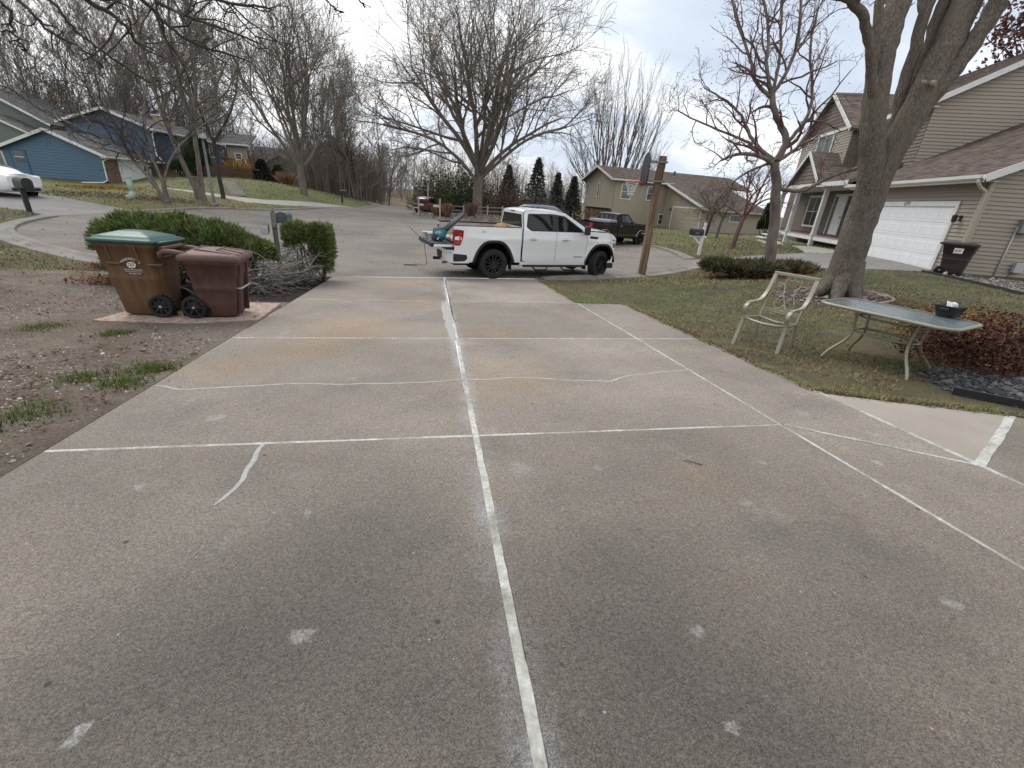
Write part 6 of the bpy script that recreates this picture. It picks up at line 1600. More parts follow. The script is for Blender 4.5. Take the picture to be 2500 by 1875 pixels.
ub = MB(); ub.box((1.5, 0, .52), (5.3, 1.35, .3)); ub.box((2.0, 0, 1.0), (2.2, 1.7, .75)); ub.box((3.7, 0, .95), (1.0, 1.1, .8)); ub.box((0, 0, .45), (.3, 1.4, .25)); ub.build('chassis', M_UNDER, Tk)
# what can be seen inside: seats with a light green cover
se = MB(); se.box((2.05, -.42, 1.35), (.16, .5, .75)); se.box((2.05, .42, 1.35), (.16, .5, .75)); se.box((1.15, 0, 1.3), (.16, 1.4, .6)); se.build('seat', mat('seat_cloth', (.04, .045, .045), .8), Tk, .04)

# ---- black older pickup further back
fb_ = gp(1556, 597)
hb_ = R(26); e1b = np.array([math.cos(hb_), math.sin(hb_)]); e2 = np.array([-e1b[1], e1b[0]]); ob2 = fb_[:2] - e1b * 3.45 * .93 + e2 * .83 * .93
Bk = empty('pickup_truck', (ob2[0], ob2[1], z1(*ob2)), hb_, 'black older single cab pickup with a toolbox, before the beige house', 'pickup truck')
Bk.scale = (.93, .93, .93)
W2 = 3.45
def ys2(x, z):
    return .985 - .03 * max(0, .8 - z) - .09 * max(0, z - 1.2) ** 1.5 + .015 * math.exp(-((z - 1.02) / .03) ** 2) + sum(.02 * math.exp(-((math.hypot(x - c, z - .42) - .52) / .06) ** 2) for c in (0, W2))
ra2, fa2 = arch(0, .52, .98, .55), arch(W2, .52, .98, .55)
for s in (-1, 1):
    m_ = MB(); skin(m_, -1.25, 1.14, lambda x: ra2(x), 1.42, ys2, s, 50, 10); m_.build('bed_side', M_PBLACK, Bk)
    m_ = MB(); skin(m_, 1.19, 2.48, .55, 1.42, ys2, s, 20, 10); d = m_.build('door', M_PBLACK, Bk)
    m_ = MB(); skin(m_, 2.50, 4.25, lambda x: fa2(x), lambda x: 1.42 - .05 * max(0, x - 2.5), ys2, s, 46, 10); m_.build('fender', M_PBLACK, Bk)
    yw2 = lambda x, z: .955 - .26 * (z - 1.42)
    fr = MB(); plate(fr, rnd([(1.2, 1.40), (2.62, 1.40), (2.55, 1.5), (2.15, 1.9), (1.3, 1.92), (1.22, 1.86)], .05), yw2, s, .05); fr.build('cab_frame', M_PBLACK, Bk)
    gl = MB(); plate(gl, rnd([(1.5, 1.46), (2.46, 1.46), (2.42, 1.53), (2.12, 1.83), (1.5, 1.85)], .03), yw2, s, .01, .006); gl.build('side_window', M_AUTOGL2, d)
    for c, f in ((0, ra2), (W2, fa2)):
        MB().tube([(x, s * (ys2(x, f(x)) + .012), f(x)) for x in np.linspace(c - .515, c + .515, 25)], .022, 6).build('arch_moulding', M_CHROME, Bk)
        a = np.linspace(0, math.pi, 13); MB().prism([(c + math.cos(t) * .53, .42 + math.sin(t) * .56) for t in a], .02, np.array([[1, 0, 0], [0, 0, -1], [0, 1, 0]]), (0, s * .6, 0)).build('wheel_well', M_UNDER, Bk)
    for xa, xb in ((-1.2, -.55), (.55, 1.12), (1.2, 2.46), (2.52, 2.9)):
        MB().bar((xa, s * 1.0, .70), (xb, s * 1.0, .70), .012, .025).build('side_moulding', M_CHROME, Bk)
    tl = MB(); tl.box((-1.2, s * .93, 1.14), (.14, .15, .42)); tl.build('tail_light', mat('red_lens', (.5, .02, .025), .2), Bk, .02)
    mr = MB(); mr.box((2.42, s * 1.15, 1.48), (.06, .2, .2)); mr.tube([(2.5, s * .97, 1.2), (2.45, s * 1.12, 1.4)], .014, 6); mr.build('wing_mirror', M_CHROME, Bk)
    MB().tube([(1.32, s * (ys2(1.3, 1.25) + .02), 1.22), (1.5, s * (ys2(1.3, 1.25) + .02), 1.22)], .018, 6).build('door_handle', M_CHROME, d)
    wheel('front_wheel', Bk, (W2, s * .83, .42), .42, .3, s, M_RIMB, 0, 5); wheel('rear_wheel', Bk, (0, s * .83, .42), .42, .3, s, M_RIMB, 0, 5)
    text('badge_text', 'XLT', .12, M_CHROME, Bk, Matrix.Translation((2.78, s * 1.0, 1.12)) @ Matrix.Rotation(R(90), 4, 'X'), .004) if s < 0 else None
MB().grid(rg_([1.2, 1.3, 1.7, 2.1, 2.2], [1.87, 1.92, 1.93, 1.91, 1.87], [.82] * 5, .03)).build('roof', M_PBLACK, Bk)
MB().grid(rg_([2.18, 2.62], [1.88, 1.42], [.81, .88], .04)).build('windshield', M_AUTOGL2, Bk)
MB().grid(np.array([[(1.19, y, z) for y in np.linspace(-h, h, 3)] for z, h in ((1.0, .93), (1.46, .93))]), flip=True).build('cab_back', M_PBLACK, Bk)
for k in range(4):
    MB().box((1.18 + .03, -.56 + .375 * k, 1.67), (.015, .33, .36)).build('rear_pane', M_AUTOGL2, Bk)
for y in (-.75, -.375, 0, .375, .75): MB().box((1.19, y, 1.67), (.03, .05, .42)).build('rear_pillar', M_PBLACK, Bk)
MB().grid(rg_([2.5, 3.2, 4.0, 4.25, 4.28], [1.41, 1.385, 1.345, 1.3, 1.2], [.94, .94, .93, .92, .92], .03)).build('bonnet', M_PBLACK, Bk)
MB().box((4.27, 0, 1.0), (.05, 1.7, .42)).build('grille', M_CHROME, Bk, .01)
MB().box((4.36, 0, .66), (.18, 1.95, .2)).build('front_bumper', M_CHROME, Bk, .03); MB().box((4.3, 0, .48), (.1, 1.7, .16)).build('air_dam', M_PLAST, Bk)
MB().box((-1.3, 0, .66), (.14, 1.9, .2)).build('rear_bumper', M_CHROME, Bk, .03); MB().box((-1.24, 0, 1.1), (.05, 1.7, .6)).build('tailgate', M_PBLACK, Bk)
MB().box((0, 0, .98), (2.3, 1.6, .06)).build('bed_floor', M_PLAST, Bk)
MB().box((.75, 0, 1.46), (.65, 1.8, .18)).build('tool_box', mat('grey_toolbox', (.42, .43, .44), .4, metal=.5), Bk, .03)
ub = MB(); ub.box((1.5, 0, .6), (5.2, 1.2, .3)); ub.box((1.9, 0, 1.0), (1.3, 1.7, .8)); ub.build('chassis', M_UNDER, Bk)

# ---- passenger cars: a lofted body, glass laid on, lamps and wheels
def car(name, loc, rz, label, cat, paint, Ln, prof_low, green, belt, hw, wheels, r, rim, tail=None, tail_mat=None, glass=M_AUTOGL):
    """prof_low: (x, z_bottom, z_belt, half width); green: (x, z_roof, half width) above the belt"""
    o = empty(name, loc, rz, label, cat)
    mb = MB(); G = []
    for x, zb, zt, w in prof_low:
        s = [(.0, zb), (.8, zb), (.96, zb + .06), (1.0, zb + (zt - zb) * .45), (.985, zb + (zt - zb) * .75), (.94, zt - .02), (.8, zt + .012), (.0, zt + .03)]
        pts = [(x, -w * a, z) for a, z in s]; G.append(pts + [(x, w * a, z) for a, z in s[::-1]])
    mb.grid(np.array(G), flip=True)
    for e, fl in ((G[0], False), (G[-1], True)):
        n = len(e); mb.add(e, [list(range(n))[::(1 if fl else -1)]])
    mb.build('body', paint, o)
    g = MB(); G = []
    for x, zr, w, zb in green:
        G.append([(x, -w * 1.16, zb), (x, -w * 1.04, zb + (zr - zb) * .6), (x, -w * .92, zr - .03), (x, -w * .5, zr + .01), (x, 0, zr + .02), (x, w * .5, zr + .01), (x, w * .92, zr - .03), (x, w * 1.04, zb + (zr - zb) * .6), (x, w * 1.16, zb)])
    g.grid(np.array(G), flip=True)
    for e, fl in ((G[0], False), (G[-1], True)): g.add(e, [list(range(9))[::(1 if fl else -1)]])
    g.build('cabin', paint, o)
    for (x, s) in [(w, s) for w in wheels for s in (-1, 1)]:
        wheel('wheel', o, (x, s * (hw - .085), r), r, .22, s, rim, 0, 5)
        MB().lathe([(0, s * .0), (r * 1.17, 0)], (x, s * (hw + .004), r * 1.03), 24, 'y').build('wheel_well', M_UNDER, o)
    return o
def quadglass(o, pts, nm='window', material=M_AUTOGL, th=.012):
    P = np.array(pts, float); n = np.cross(P[1] - P[0], P[2] - P[0]); n /= np.linalg.norm(n)
    mb = MB(); k = len(P); mb.add(np.concatenate([P + n * th, P - n * th]), [list(range(k)), list(range(k, 2 * k))[::-1]] + [[i, k + i, k + (i + 1) % k, (i + 1) % k] for i in range(k)]); return mb.build(nm, material, o)
# white sedan with its tail towards the street
sq = gp(112, 490); sp = (sq[0] - 1.9, sq[1] + .75)
Sd = car('sedan_car', (sp[0], sp[1], z1(*sp) - .03), R(163), 'white sedan parked on the left driveway, its tail to the street', 'car', M_PWHITE, 4.7,
         [(-1.0, .5, .93, .74), (-.9, .32, 1.0, .85), (-.5, .24, 1.02, .91), (0, .22, 1.0, .93), (1.4, .22, .96, .93), (2.6, .22, .95, .92), (3.3, .25, .88, .88), (3.68, .35, .72, .72)],
         [(-.55, 1.05, .72, .96), (-.1, 1.24, .66, .96), (.5, 1.42, .62, .96), (1.2, 1.44, .62, .94), (1.9, 1.28, .66, .92), (2.5, .98, .72, .9)], .95, .93, (0, 2.8), .335, M_RIMS)
quadglass(Sd, [(-.42, .6, 1.09), (-.42, -.6, 1.09), (.38, -.5, 1.405), (.38, .5, 1.405)], 'rear_screen')
quadglass(Sd, [(.05, .775, 1.0), (2.1, .80, .97), (1.7, .665, 1.33), (1.1, .635, 1.4), (.55, .64, 1.36)], 'side_window'); quadglass(Sd, [(.05, -.775, 1.0), (.55, -.64, 1.36), (1.1, -.635, 1.4), (1.7, -.665, 1.33), (2.1, -.80, .97)], 'side_window')
for s in (-1, 1):
    quadglass(Sd, [(-1.0, s * .5, .84), (-.97, s * .74, .9), (-.62, s * .915, .93), (-.6, s * .915, .86), (-.95, s * .78, .78)], 'tail_light', M_TAIL, .02)
MB().box((-.96, 0, .38), (.12, 1.2, .14)).build('rear_valance', M_PLAST, Sd, .03); MB().box((-1.01, 0, .72), (.02, .5, .13)).build('number_plate', mat('plate_blue', (.1, .12, .3), .5), Sd)
# dark red suv seen from behind at the road's end
rq = at_y(1036, 516, 54)
Rv = car('suv_car', (rq[0], 54.9, z1(rq[0], 54.5)), R(72), 'dark red SUV at the far road end, seen from behind', 'car', M_PRED, 4.8,
         [(-1.0, .5, 1.05, .78), (-.9, .38, 1.08, .9), (0, .3, 1.08, .95), (1.5, .28, 1.06, .95), (2.8, .3, 1.04, .94), (3.5, .35, .95, .88), (3.75, .5, .8, .75)],
         [(-.92, 1.5, .72, 1.04), (-.6, 1.68, .68, 1.05), (.4, 1.74, .68, 1.05), (1.4, 1.70, .68, 1.04), (2.0, 1.5, .7, 1.04), (2.6, 1.06, .76, 1.02)], 1.05, .95, (0, 2.8), .36, M_RIMS)
quadglass(Rv, [(-.97, .66, 1.12), (-.97, -.66, 1.12), (-.74, -.6, 1.58), (-.74, .6, 1.58)], 'rear_screen')
quadglass(Rv, [(-.5, -.86, 1.1), (1.0, -.70, 1.62), (-.3, -.70, 1.62)], 'side_window') if False else quadglass(Rv, [(-.45, -.805, 1.12), (-.3, -.72, 1.6), (1.2, -.715, 1.62), (2.1, -.81, 1.12)], 'side_window')
for s in (-1, 1): MB().box((-.98, s * .72, .98), (.12, .36, .12)).build('tail_light', M_TAIL, Rv, .02)
MB().box((-1.03, 0, .9), (.02, .5, .2)).build('number_plate', mat('plate_white', (.6, .6, .6), .5), Rv); MB().box((-1.0, 0, .46), (.14, 1.7, .24)).build('rear_valance', M_PLAST, Rv, .03)
# slate blue suv between the two pickups
vq = at_y(1372, 540, 31.5)
Bv_ = car('suv_car', (vq[0] - 1.9, 32.4, z1(vq[0], 31.5)), R(-14), 'slate blue SUV showing its roof above the white pickup', 'car', M_PBLUE, 4.8,
          [(-1.0, .5, 1.1, .8), (-.9, .38, 1.12, .92), (0, .3, 1.12, .95), (1.5, .28, 1.1, .95), (2.8, .3, 1.08, .94), (3.6, .35, 1.0, .88), (3.85, .5, .8, .75)],
          [(-.95, 1.66, .74, 1.08), (-.7, 1.8, .72, 1.09), (.4, 1.84, .72, 1.09), (1.4, 1.82, .72, 1.08), (1.8, 1.66, .73, 1.08), (2.5, 1.12, .78, 1.06)], 1.05, .95, (0, 2.85), .37, M_RIMS)
for xa, xb in ((-.75, .1), (.18, .95), (1.03, 1.9)):
    top = 1.70 if xb < 1.5 else 1.68; quadglass(Bv_, [(xa, -.845, 1.14), (xb + (.25 if xb > 1.5 else 0), -.845, 1.14), (xb - (.15 if xb > 1.5 else 0), -.755, top), (xa, -.755, top)], 'side_window', M_AUTOGL if xa < 1 else M_AUTOGL2)
for s in (-1, 1): MB().tube([(-.6, s * .6, 1.86), (-.4, s * .6, 1.92), (1.2, s * .6, 1.92), (1.4, s * .6, 1.86)], .018, 6).build('roof_rail', M_PLAST, Bv_)
# ------------------------------------------------------------------ wheeled bins
M_BIN1 = mat('tan_bin_plastic', (.185, .105, .052), .55, var=.42, scale=3.5, stretch=(2.5, 2.5, .5), bump=.0006, bscale=220)
M_BIN2 = mat('maroon_bin_plastic', (.125, .062, .053), .55, var=.42, scale=3.5, stretch=(2, 2, .7), bump=.0008, bscale=180)
M_BIN3 = mat('dark_bin_plastic', (.04, .026, .024), .6, var=.2, scale=4)
M_LIDG = mat('green_lid', (.012, .085, .07), .35, var=.15, scale=5)
def rrect(cx, cy, sx, sy, r, n=5):
    out = []
    for k, (a, b) in enumerate([(1, 1), (-1, 1), (-1, -1), (1, -1)]):
        for t in np.linspace(0, math.pi / 2, n + 1):
            g_ = t + k * math.pi / 2; out.append((cx + a * (sx / 2 - r) + r * math.cos(g_), cy + b * (sy / 2 - r) + r * math.sin(g_)))
    return out
def loft(mb, secs, cap=True):
    G = np.array(secs); n = len(G[0]); mb.grid(np.concatenate([G, G[:, :1]], 1), flip=True)
    if cap:
        mb.add(G[0], [list(range(n))[::-1]]); mb.add(G[-1], [list(range(n))])
def bin_body(o, material, lid, H=1.05, x0=(.02, -.17), x1=(.56, .66), w=(.52, .70)):
    """local x to the front, wheels at x = 0; x0, x1, w run from foot to rim"""
    mb = MB(); S = []
    def sec(t, dx=0, dw=0, r=.07):
        a, b = x0[0] + (x0[1] - x0[0]) * t - dx, x1[0] + (x1[1] - x1[0]) * t + dx; ww = w[0] + (w[1] - w[0]) * t + dw
        return [(x, y, .02 + H * t) for x, y in rrect((a + b) / 2, 0, b - a, ww, r)]
    for t, dx, dw in [(0, -.02, -.03), (.015, 0, 0), (.25, 0, 0), (.5, 0, 0), (.515, .004, .008), (.53, 0, 0), (.72, 0, 0), (.745, .014, .03), (.93, .014, .03), (.935, .035, .06), (1.0, .035, .06)]:
        S.append(sec(t, dx, dw))
    loft(mb, S); mb.build('body', material, o)
    return sec
def bin_wheels(o, r, hw, spk=6):
    for s in (-1, 1):
        t = MB(); t.lathe([(r * .74, -.03), (r * .97, -.034), (r, -.026), (r, .026), (r * .97, .034), (r * .74, .03), (r * .74, -.03)], sides=40, axis='y'); 
        wo = t.build('wheel', M_TYRE, o, loc=(0, s * hw, r))
        k = MB(); k.lathe([(0, -.022), (r * .18, -.022), (r * .2, -.012), (r * .74, -.008), (r * .74, .008), (r * .2, .012), (r * .18, .022), (0, .022)], sides=30, axis='y')
        for i in range(spk):
            a = 2 * math.pi * i / spk; k.bar((0, 0, 0), (math.cos(a) * r * .76, 0, math.sin(a) * r * .76), .05, .022, up=(-math.sin(a), 0, math.cos(a)))
        for i in range(44):
            a = 2 * math.pi * i / 44; k.box((math.cos(a) * r * .99, 0, math.sin(a) * r * .99), (.008, .058, .012))
        k.build('wheel_disc', M_PLAST, wo)
        MB().lathe([(0, -.03), (.018, -.028), (.02, .028), (0, .03)], sides=12, axis='y').build('hub_cap', MATS['grey_conduit'], wo)
        # near-black plate standing in for the shaded hollow behind the wheel
        a = np.linspace(0, math.pi, 15); MB().prism([(.0 + math.cos(q) * r * 1.2, r * .9 + math.sin(q) * r * 1.22) for q in a] + [(-r * 1.2, .02), (r * 1.2, .02)], .02, np.array([[1, 0, 0], [0, 0, -1], [0, 1, 0]]), (.02, s * (hw - .045), 0)).build('hollow_shade_plate', M_UNDER, o)
    MB().tube([(0, -hw, r), (0, hw, r)], .012, 8).build('axle', M_CHROME, o)
PADZ = -.415
b1 = empty('wheelie_bin', (-4.08, 7.74, PADZ), R(176), 'tall tan wheeled bin with a green lid and white print', 'bin', 'wheeled bins')
bin_body(b1, M_BIN1, M_LIDG, 1.08, (.0, -.08), (.58, .70), (.52, .68))
bin_wheels(b1, .165, .30, 8)
ld = MB(); S = []
for z, ex, wd in [(1.08, 0, 0), (1.10, .03, .05), (1.135, .025, .045), (1.14, -.02, -.01), (1.17, -.03, -.03), (1.20, -.14, -.12), (1.235, -.26, -.24)]:
    S.append([(x, y, z) for x, y in rrect(.31, 0, .84 + 2 * ex, .72 + 2 * wd, max(.02, .07 + min(ex, 0) * .1))])
loft(ld, S); lo = ld.build('lid', M_LIDG, b1)
MB().tube([(-.15, -.30, 1.10), (-.2, -.28, 1.11), (-.2, .28, 1.11), (-.15, .30, 1.10)], .022, 8).build('lid_hinge', M_LIDG, lo)
MB().bar((-.15, -.26, 1.03), (-.15, .26, 1.03), .1, .05).build('handle', M_BIN1, b1, .015)
for xx in (.46, .08):
    for s in (-1, 1): MB().bar((xx + .04, s * .335, .84), (xx + .06, s * .362, 1.04), .02, .022, up=(0, 1, 0)).build('rib', M_BIN1, b1, .006)
for xx in (.47, -.08):
    for s in (-1, 1): MB().bar((xx - .09, s * .335, .80), (xx + .09, s * .335, .80), .05, .03).build('lifting_lug', M_BIN1, b1, .012)
# white print on the side facing the driveway (local +y)
M_PRINT = mat('white_print', (.72, .71, .68), .6, var=.12, scale=30)
def on_side(x, z, tilt=0.0):
    yy = .26 + (.34 - .26) * (z / 1.08) + .018
    return Matrix.Translation((x, yy, z)) @ Matrix.Rotation(math.pi, 4, 'Z') @ Matrix.Rotation(R(90 - 4.3), 4, 'X') @ Matrix.Rotation(tilt, 4, 'Z')
for i, ch in enumerate("MARONEY'S"):
    a = (4 - i) / 4.0; text('printed_letter', ch, .050, M_PRINT, b1, on_side(.245 + .118 * a, .822 + .048 * (1 - a * a), R(38) * a), .001)
text('printed_line', 'SANITATION, INC.', .03, M_PRINT, b1, on_side(.235, .712), .001)
text('printed_line', '763-428-7170', .028, M_PRINT, b1, on_side(.235, .655), .001)
lg = MB(); rl_ = np.random.default_rng(3); aa = np.linspace(0, 2 * math.pi, 29)[:-1]
lg.prism([(.056 * (1.06 + .08 * (i % 2)) * math.cos(a), .044 * (1 + .08 * (i % 2)) * math.sin(a)) for i, a in enumerate(aa)], .0015); em = lg.build('printed_emblem', M_PRINT, b1); em.matrix_local = on_side(.245, .782)
fc = MB()
for poly in ([(-.05, .028), (-.012, .034), (-.012, .018), (-.045, .012)], [(.006, .034), (.02, .03), (.016, -.012), (.006, -.008)], [(.028, .036), (.05, .03), (.046, .018), (.03, .02)], [(-.03, -.004), (-.004, .006), (-.002, -.012), (-.02, -.016)], [(-.012, -.026), (.022, -.02), (.014, -.036), (-.006, -.04)], [(.034, .008), (.054, .006), (.044, -.024), (.032, -.014)], [(-.056, .002), (-.04, .0), (-.04, -.022), (-.052, -.018)]):
    fc.prism([(x * .82, y * .8) for x, y in poly], .001, o=(0, 0, .002))
f_ = fc.build('emblem_face', M_BIN1, b1, kind='stuff'); f_.matrix_local = on_side(.245, .782)
lnn = MB().box((0, 0, .001), (.24, .004, .001)).build('printed_rule', M_PRINT, b1); lnn.matrix_local = on_side(.235, .685)

b2 = empty('wheelie_bin', (-3.66, 7.72, PADZ), R(3), 'shorter maroon wheeled bin with a ribbed lid, wheels to the left', 'bin', 'wheeled bins')
bin_body(b2, M_BIN2, M_BIN2, .86, (.05, -.02), (.56, .68), (.5, .62))
bin_wheels(b2, .165, .285, 6)
ld = MB(); S = []
for z, x_a, x_b, wd, r_ in [(.875, -.06, .74, .70, .02), (.90, -.07, .76, .74, .015), (.955, -.06, .75, .73, .015), (.985, -.0, .66, .62, .02), (1.03, .1, .42, .34, .02)]:
    S.append([(x, y, z) for x, y in rrect((x_a + x_b) / 2, 0, x_b - x_a, wd, r_)])
M_BIN2L = mat('maroon_lid_plastic', (.165, .092, .08), .6, var=.2, scale=5, bump=.0008, bscale=150)
loft(ld, S); lo = ld.build('lid', M_BIN2L, b2)
for a, b_ in [((.12, -.17, 1.035), (.64, -.28, .99)), ((.12, .17, 1.035), (.64, .28, .99)), ((.42, -.17, 1.03), (.72, -.2, .97)), ((.42, .17, 1.03), (.72, .2, .97)), ((.42, 0, 1.035), (.72, 0, .975)), ((-.02, -.1, .985), (.1, -.15, 1.03)), ((-.02, .1, .985), (.1, .15, 1.03)), ((.12, -.17, 1.035), (.12, .17, 1.035)), ((.42, -.17, 1.035), (.42, .17, 1.035))]:
    MB().bar(a, b_, .03, .022).build('lid_rib', M_BIN2L, lo, .006)
for s in (-1, 1):
    hh = MB(); hh.tube([(.1, s * .28, .95), (-.1, s * .28, .99), (-.24, s * .28, 1.0), (-.3, s * .28, .97), (-.3, s * .28, .9)], .038, 10); hh.build('handle_arm', M_BIN2L, b2)
MB().tube([(-.29, -.27, .9), (-.29, .27, .9)], .02, 10).build('handle', M_BIN2, b2)
MB().tube([(.60, -.2, .46), (.68, -.2, .46), (.68, .2, .46), (.60, .2, .46)], .014, 8).build('lift_bar', MATS['grey_conduit'], b2)
for y in (-.17, .17): MB().bar((.60, y, .05), (.69, y, .84), .04, .06, up=(1, 0, 0)).build('front_rib', M_BIN2, b2, .01)
MB().bar((.05, -.30, .45), (.6, -.305, .44), .01, .012).build('seam', M_BIN2, b2)
# neighbour's bin beside the garage door
q = gp(2300, 670)
b3 = empty('wheelie_bin', (q[0] + .12, q[1] + .18, q[2]), R(-62), 'dark brown wheeled bin beside the white garage door', 'bin', 'wheeled bins')
b3.scale = (.9, .9, .9)
bin_body(b3, M_BIN3, M_BIN3, .98, (0, -.15), (.55, .64), (.52, .66)); bin_wheels(b3, .14, .28)
ld = MB(); loft(ld, [[(x, y, z) for x, y in rrect(.2, 0, .92 + 2 * e, .74 + 2 * e, .05)] for z, e in ((.99, 0), (1.02, .02), (1.06, .0), (1.09, -.12))]); ld.build('lid', M_BIN3, b3)
lb = MB().box((0, 0, 0), (.24, .006, .17)).build('white_label', M_PRINT, b3); lb.location = (.28, -.352, .82)
text('label_number', '6591', .09, M_BLACK, b3, Matrix.Translation((.28, -.357, .82)) @ Matrix.Rotation(R(90), 4, 'X'), .001)
# sheet of patterned board the two bins stand on
pm_ = empty('board_pad', (0, 0, 0), 0, 'flat pinkish board under the two wheeled bins', 'board')
pq = [(-4.92, 7.2), (-2.74, 7.06), (-2.74, 8.55), (-4.6, 8.52)]
mb = MB(); mb.add(np.array([(x, y, PADZ - .002 + .0 * x) for x, y in pq] + [(x, y, PADZ - .05) for x, y in pq]), [[0, 1, 2, 3], [0, 4, 5, 1], [1, 5, 6, 2], [2, 6, 7, 3], [3, 7, 4, 0]])
mb.build('board_sheet', mat('pinkish_board', (.44, .33, .27), .9, col2=(.27, .19, .155), scale=10, stretch=(1, 2.6, 1), bump=.004, bscale=30, lo=.42, hi=.56), pm_)

# ------------------------------------------------------------------ mailboxes and posts
M_GREYWOOD = mat('grey_wood', (.24, .225, .195), .95, var=.35, scale=6, stretch=(4, 4, .6), bump=.004, bscale=40)
M_GALV = mat('galvanised', (.16, .19, .21), .4, var=.4, scale=14, metal=.7)
def tunnel(o, c, L_, w, h, material, ang=0.0, name='mailbox_body'):
    prof = [(-w / 2, 0), (w / 2, 0), (w / 2, h * .55)] + [(w / 2 * math.cos(a), h * .55 + h * .45 * math.sin(a)) for a in np.linspace(0, math.pi, 9)] + [(-w / 2, h * .55)]
    mb = MB(); mb.prism(prof, L_, np.array([[0, 0, 1], [1, 0, 0], [0, 1, 0]]), (-L_ / 2, 0, 0)); b = mb.build(name, material, o, .006); b.location = c; b.rotation_euler = (0, 0, ang); return b
q = at_y(672, 600, 12.6); mz = z1(q[0], 12.6); tz = at_y(662, 508, 12.6)[2]
Mb = empty('mailbox', (q[0], 12.75, mz), R(15), 'grey metal mailbox on a weathered wooden post in the hedge', 'mailbox', 'mailboxes')
hp_ = tz - mz
pt = MB(); pt.prism([(-.06, 0), (.06, 0), (.06, hp_ - .12), (.0, hp_), (-.06, hp_ - .12)], .12, np.array([[1, 0, 0], [0, 0, -1], [0, 1, 0]]), (0, .06, 0)); pt.build('post', M_GREYWOOD, Mb, .01)
MB().bar((0, -.12, hp_ - .42), (0, .75, hp_ - .42), .1, .1).build('cross_arm', M_GREYWOOD, Mb, .008)
tb_ = tunnel(Mb, (.24, .22, hp_ - .36), .55, .28, .28, M_GALV, R(78)); 
nb_ = MB(); nb_.box((-.22, .0, hp_ - .52), (.17, .5, .2)); nb_.build('paper_box', M_PLAST, Mb, .02); MB().box((-.22, -.255, hp_ - .52), (.155, .02, .18)).build('box_door', MATS['outlet_grey'] if False else mat('pale_door', (.55, .56, .56), .6), Mb, .03)
q = gp(72, 516)
Ml = empty('mailbox', tuple(q), R(-40), 'large black mailbox on a black post beside the left driveway', 'mailbox', 'mailboxes')
MB().box((0, 0, .45), (.16, .16, .95)).build('post', M_BLACK, Ml, .01); MB().box((.3, 0, .93), (1.0, .3, .06)).build('shelf', M_BLACK, Ml); tunnel(Ml, (.32, 0, .95), 1.0, .34, .34, M_BLACK)
q = gp(836, 497)
Mf = empty('mailbox', tuple(q), R(-10), 'black mailbox far off at the edge of the hill lawn', 'mailbox', 'mailboxes')
MB().box((0, 0, .5), (.14, .14, 1.05)).build('post', M_BLACK, Mf); tunnel(Mf, (.2, 0, 1.02), .7, .32, .32, M_BLACK)
q = gp(1705, 623)
Mw = empty('mailbox', tuple(q), R(-8), 'black mailbox on a turned white post by the kerb', 'mailbox', 'mailboxes')
wp = MB(); wp.box((0, 0, .65), (.12, .12, 1.4)); wp.build('post', M_WHITE, Mw, .008); MB().lathe([(0, -.02), (.07, 0), (.075, .03), (.05, .05), (.07, .1), (.05, .15), (0, .17)], (0, 0, 1.36), 14).build('finial', M_WHITE, Mw)
MB().bar((-.62, 0, .88), (.2, 0, .88), .1, .08).build('cross_arm', M_WHITE, Mw, .006); MB().bar((-.45, 0, .86), (-.04, 0, .5), .07, .07).build('brace', M_WHITE, Mw)
tm = tunnel(Mw, (-.34, 0, .93), .62, .28, .3, M_BLACK); text('box_number', '6601', .11, mat('box_grey', (.3, .3, .3), .5), Mw, Matrix.Translation((-.34, -.145, 1.03)) @ Matrix.Rotation(R(90), 4, 'X'), .002)
for k, (px, py, yy, h, lab, sd_) in enumerate([(1022, 517, 47.5, 1.75, 'pale post with a mailbox arm in front of the red SUV', -1), (1074, 525, 43.5, 1.75, 'pale post with a small box right of the red SUV', -1)]):
    p_ = at_y(px, py, yy); o = empty('mailbox', (p_[0], yy, z1(p_[0], yy)), 0, lab, 'mailbox', 'mailboxes')
    MB().box((0, 0, h / 2), (.13, .13, h)).build('post', mat('pale_post', (.42, .38, .31), .9, var=.15), o)
    MB().box((sd_ * .33, 0, h * .62), (.55, .2, .2)).build('mailbox_body', M_GALV if k == 0 else mat('cream_box', (.5, .47, .38), .6), o, .03)
    if k == 0: MB().box((-.3, 0, h * .42), (.6, .1, .1)).build('cross_arm', MATS['pale_post'], o)
# lamp posts
M_LAMPG = mat('lamp_grey', (.16, .17, .17), .5, metal=.3)
def lamp(px, py, top, yy, label, w, big):
    q = gp(px, py) if yy is None else np.array([at_y(px, py, yy)[0], yy, 0]); q[2] = z1(q[0], q[1]); tz = at_y(top[0], top[1], q[1])[2]; h = tz - q[2]
    o = empty('street_lamp', tuple(q), 0, label, 'street lamp', 'street lamps')
    MB().tube([(0, 0, -.05), (0, 0, .25), (0, 0, h - big * 1.35)], [w * 1.15, w, w * .75], 12).build('post', M_LAMPG if yy is None else MATS['pale_post'], o)
    MB().lathe([(w * 2.3, 0), (w * 2.3, .05), (w * 1.5, .12), (w, .14)], (0, 0, 0), 12).build('base', M_LAMPG, o)
    MB().prism([(-big * .42, 0), (big * .42, 0), (big * .5, big * .85), (-big * .5, big * .85)], big * .84, np.array([[1, 0, 0], [0, 0, -1], [0, 1, 0]]), (0, big * .42, h - big * 1.35)).build('lantern', mat('lamp_lens', (.62, .62, .6), .4), o, .01)
    rf = MB(); rf.lathe([(big * .75, 0), (big * .75, big * .08), (big * .2, big * .42), (0, big * .5)], (0, 0, h - big * .5), 4, smooth=False); rf.build('lantern_roof', M_LAMPG, o).rotation_euler = (0, 0, R(45)); return o
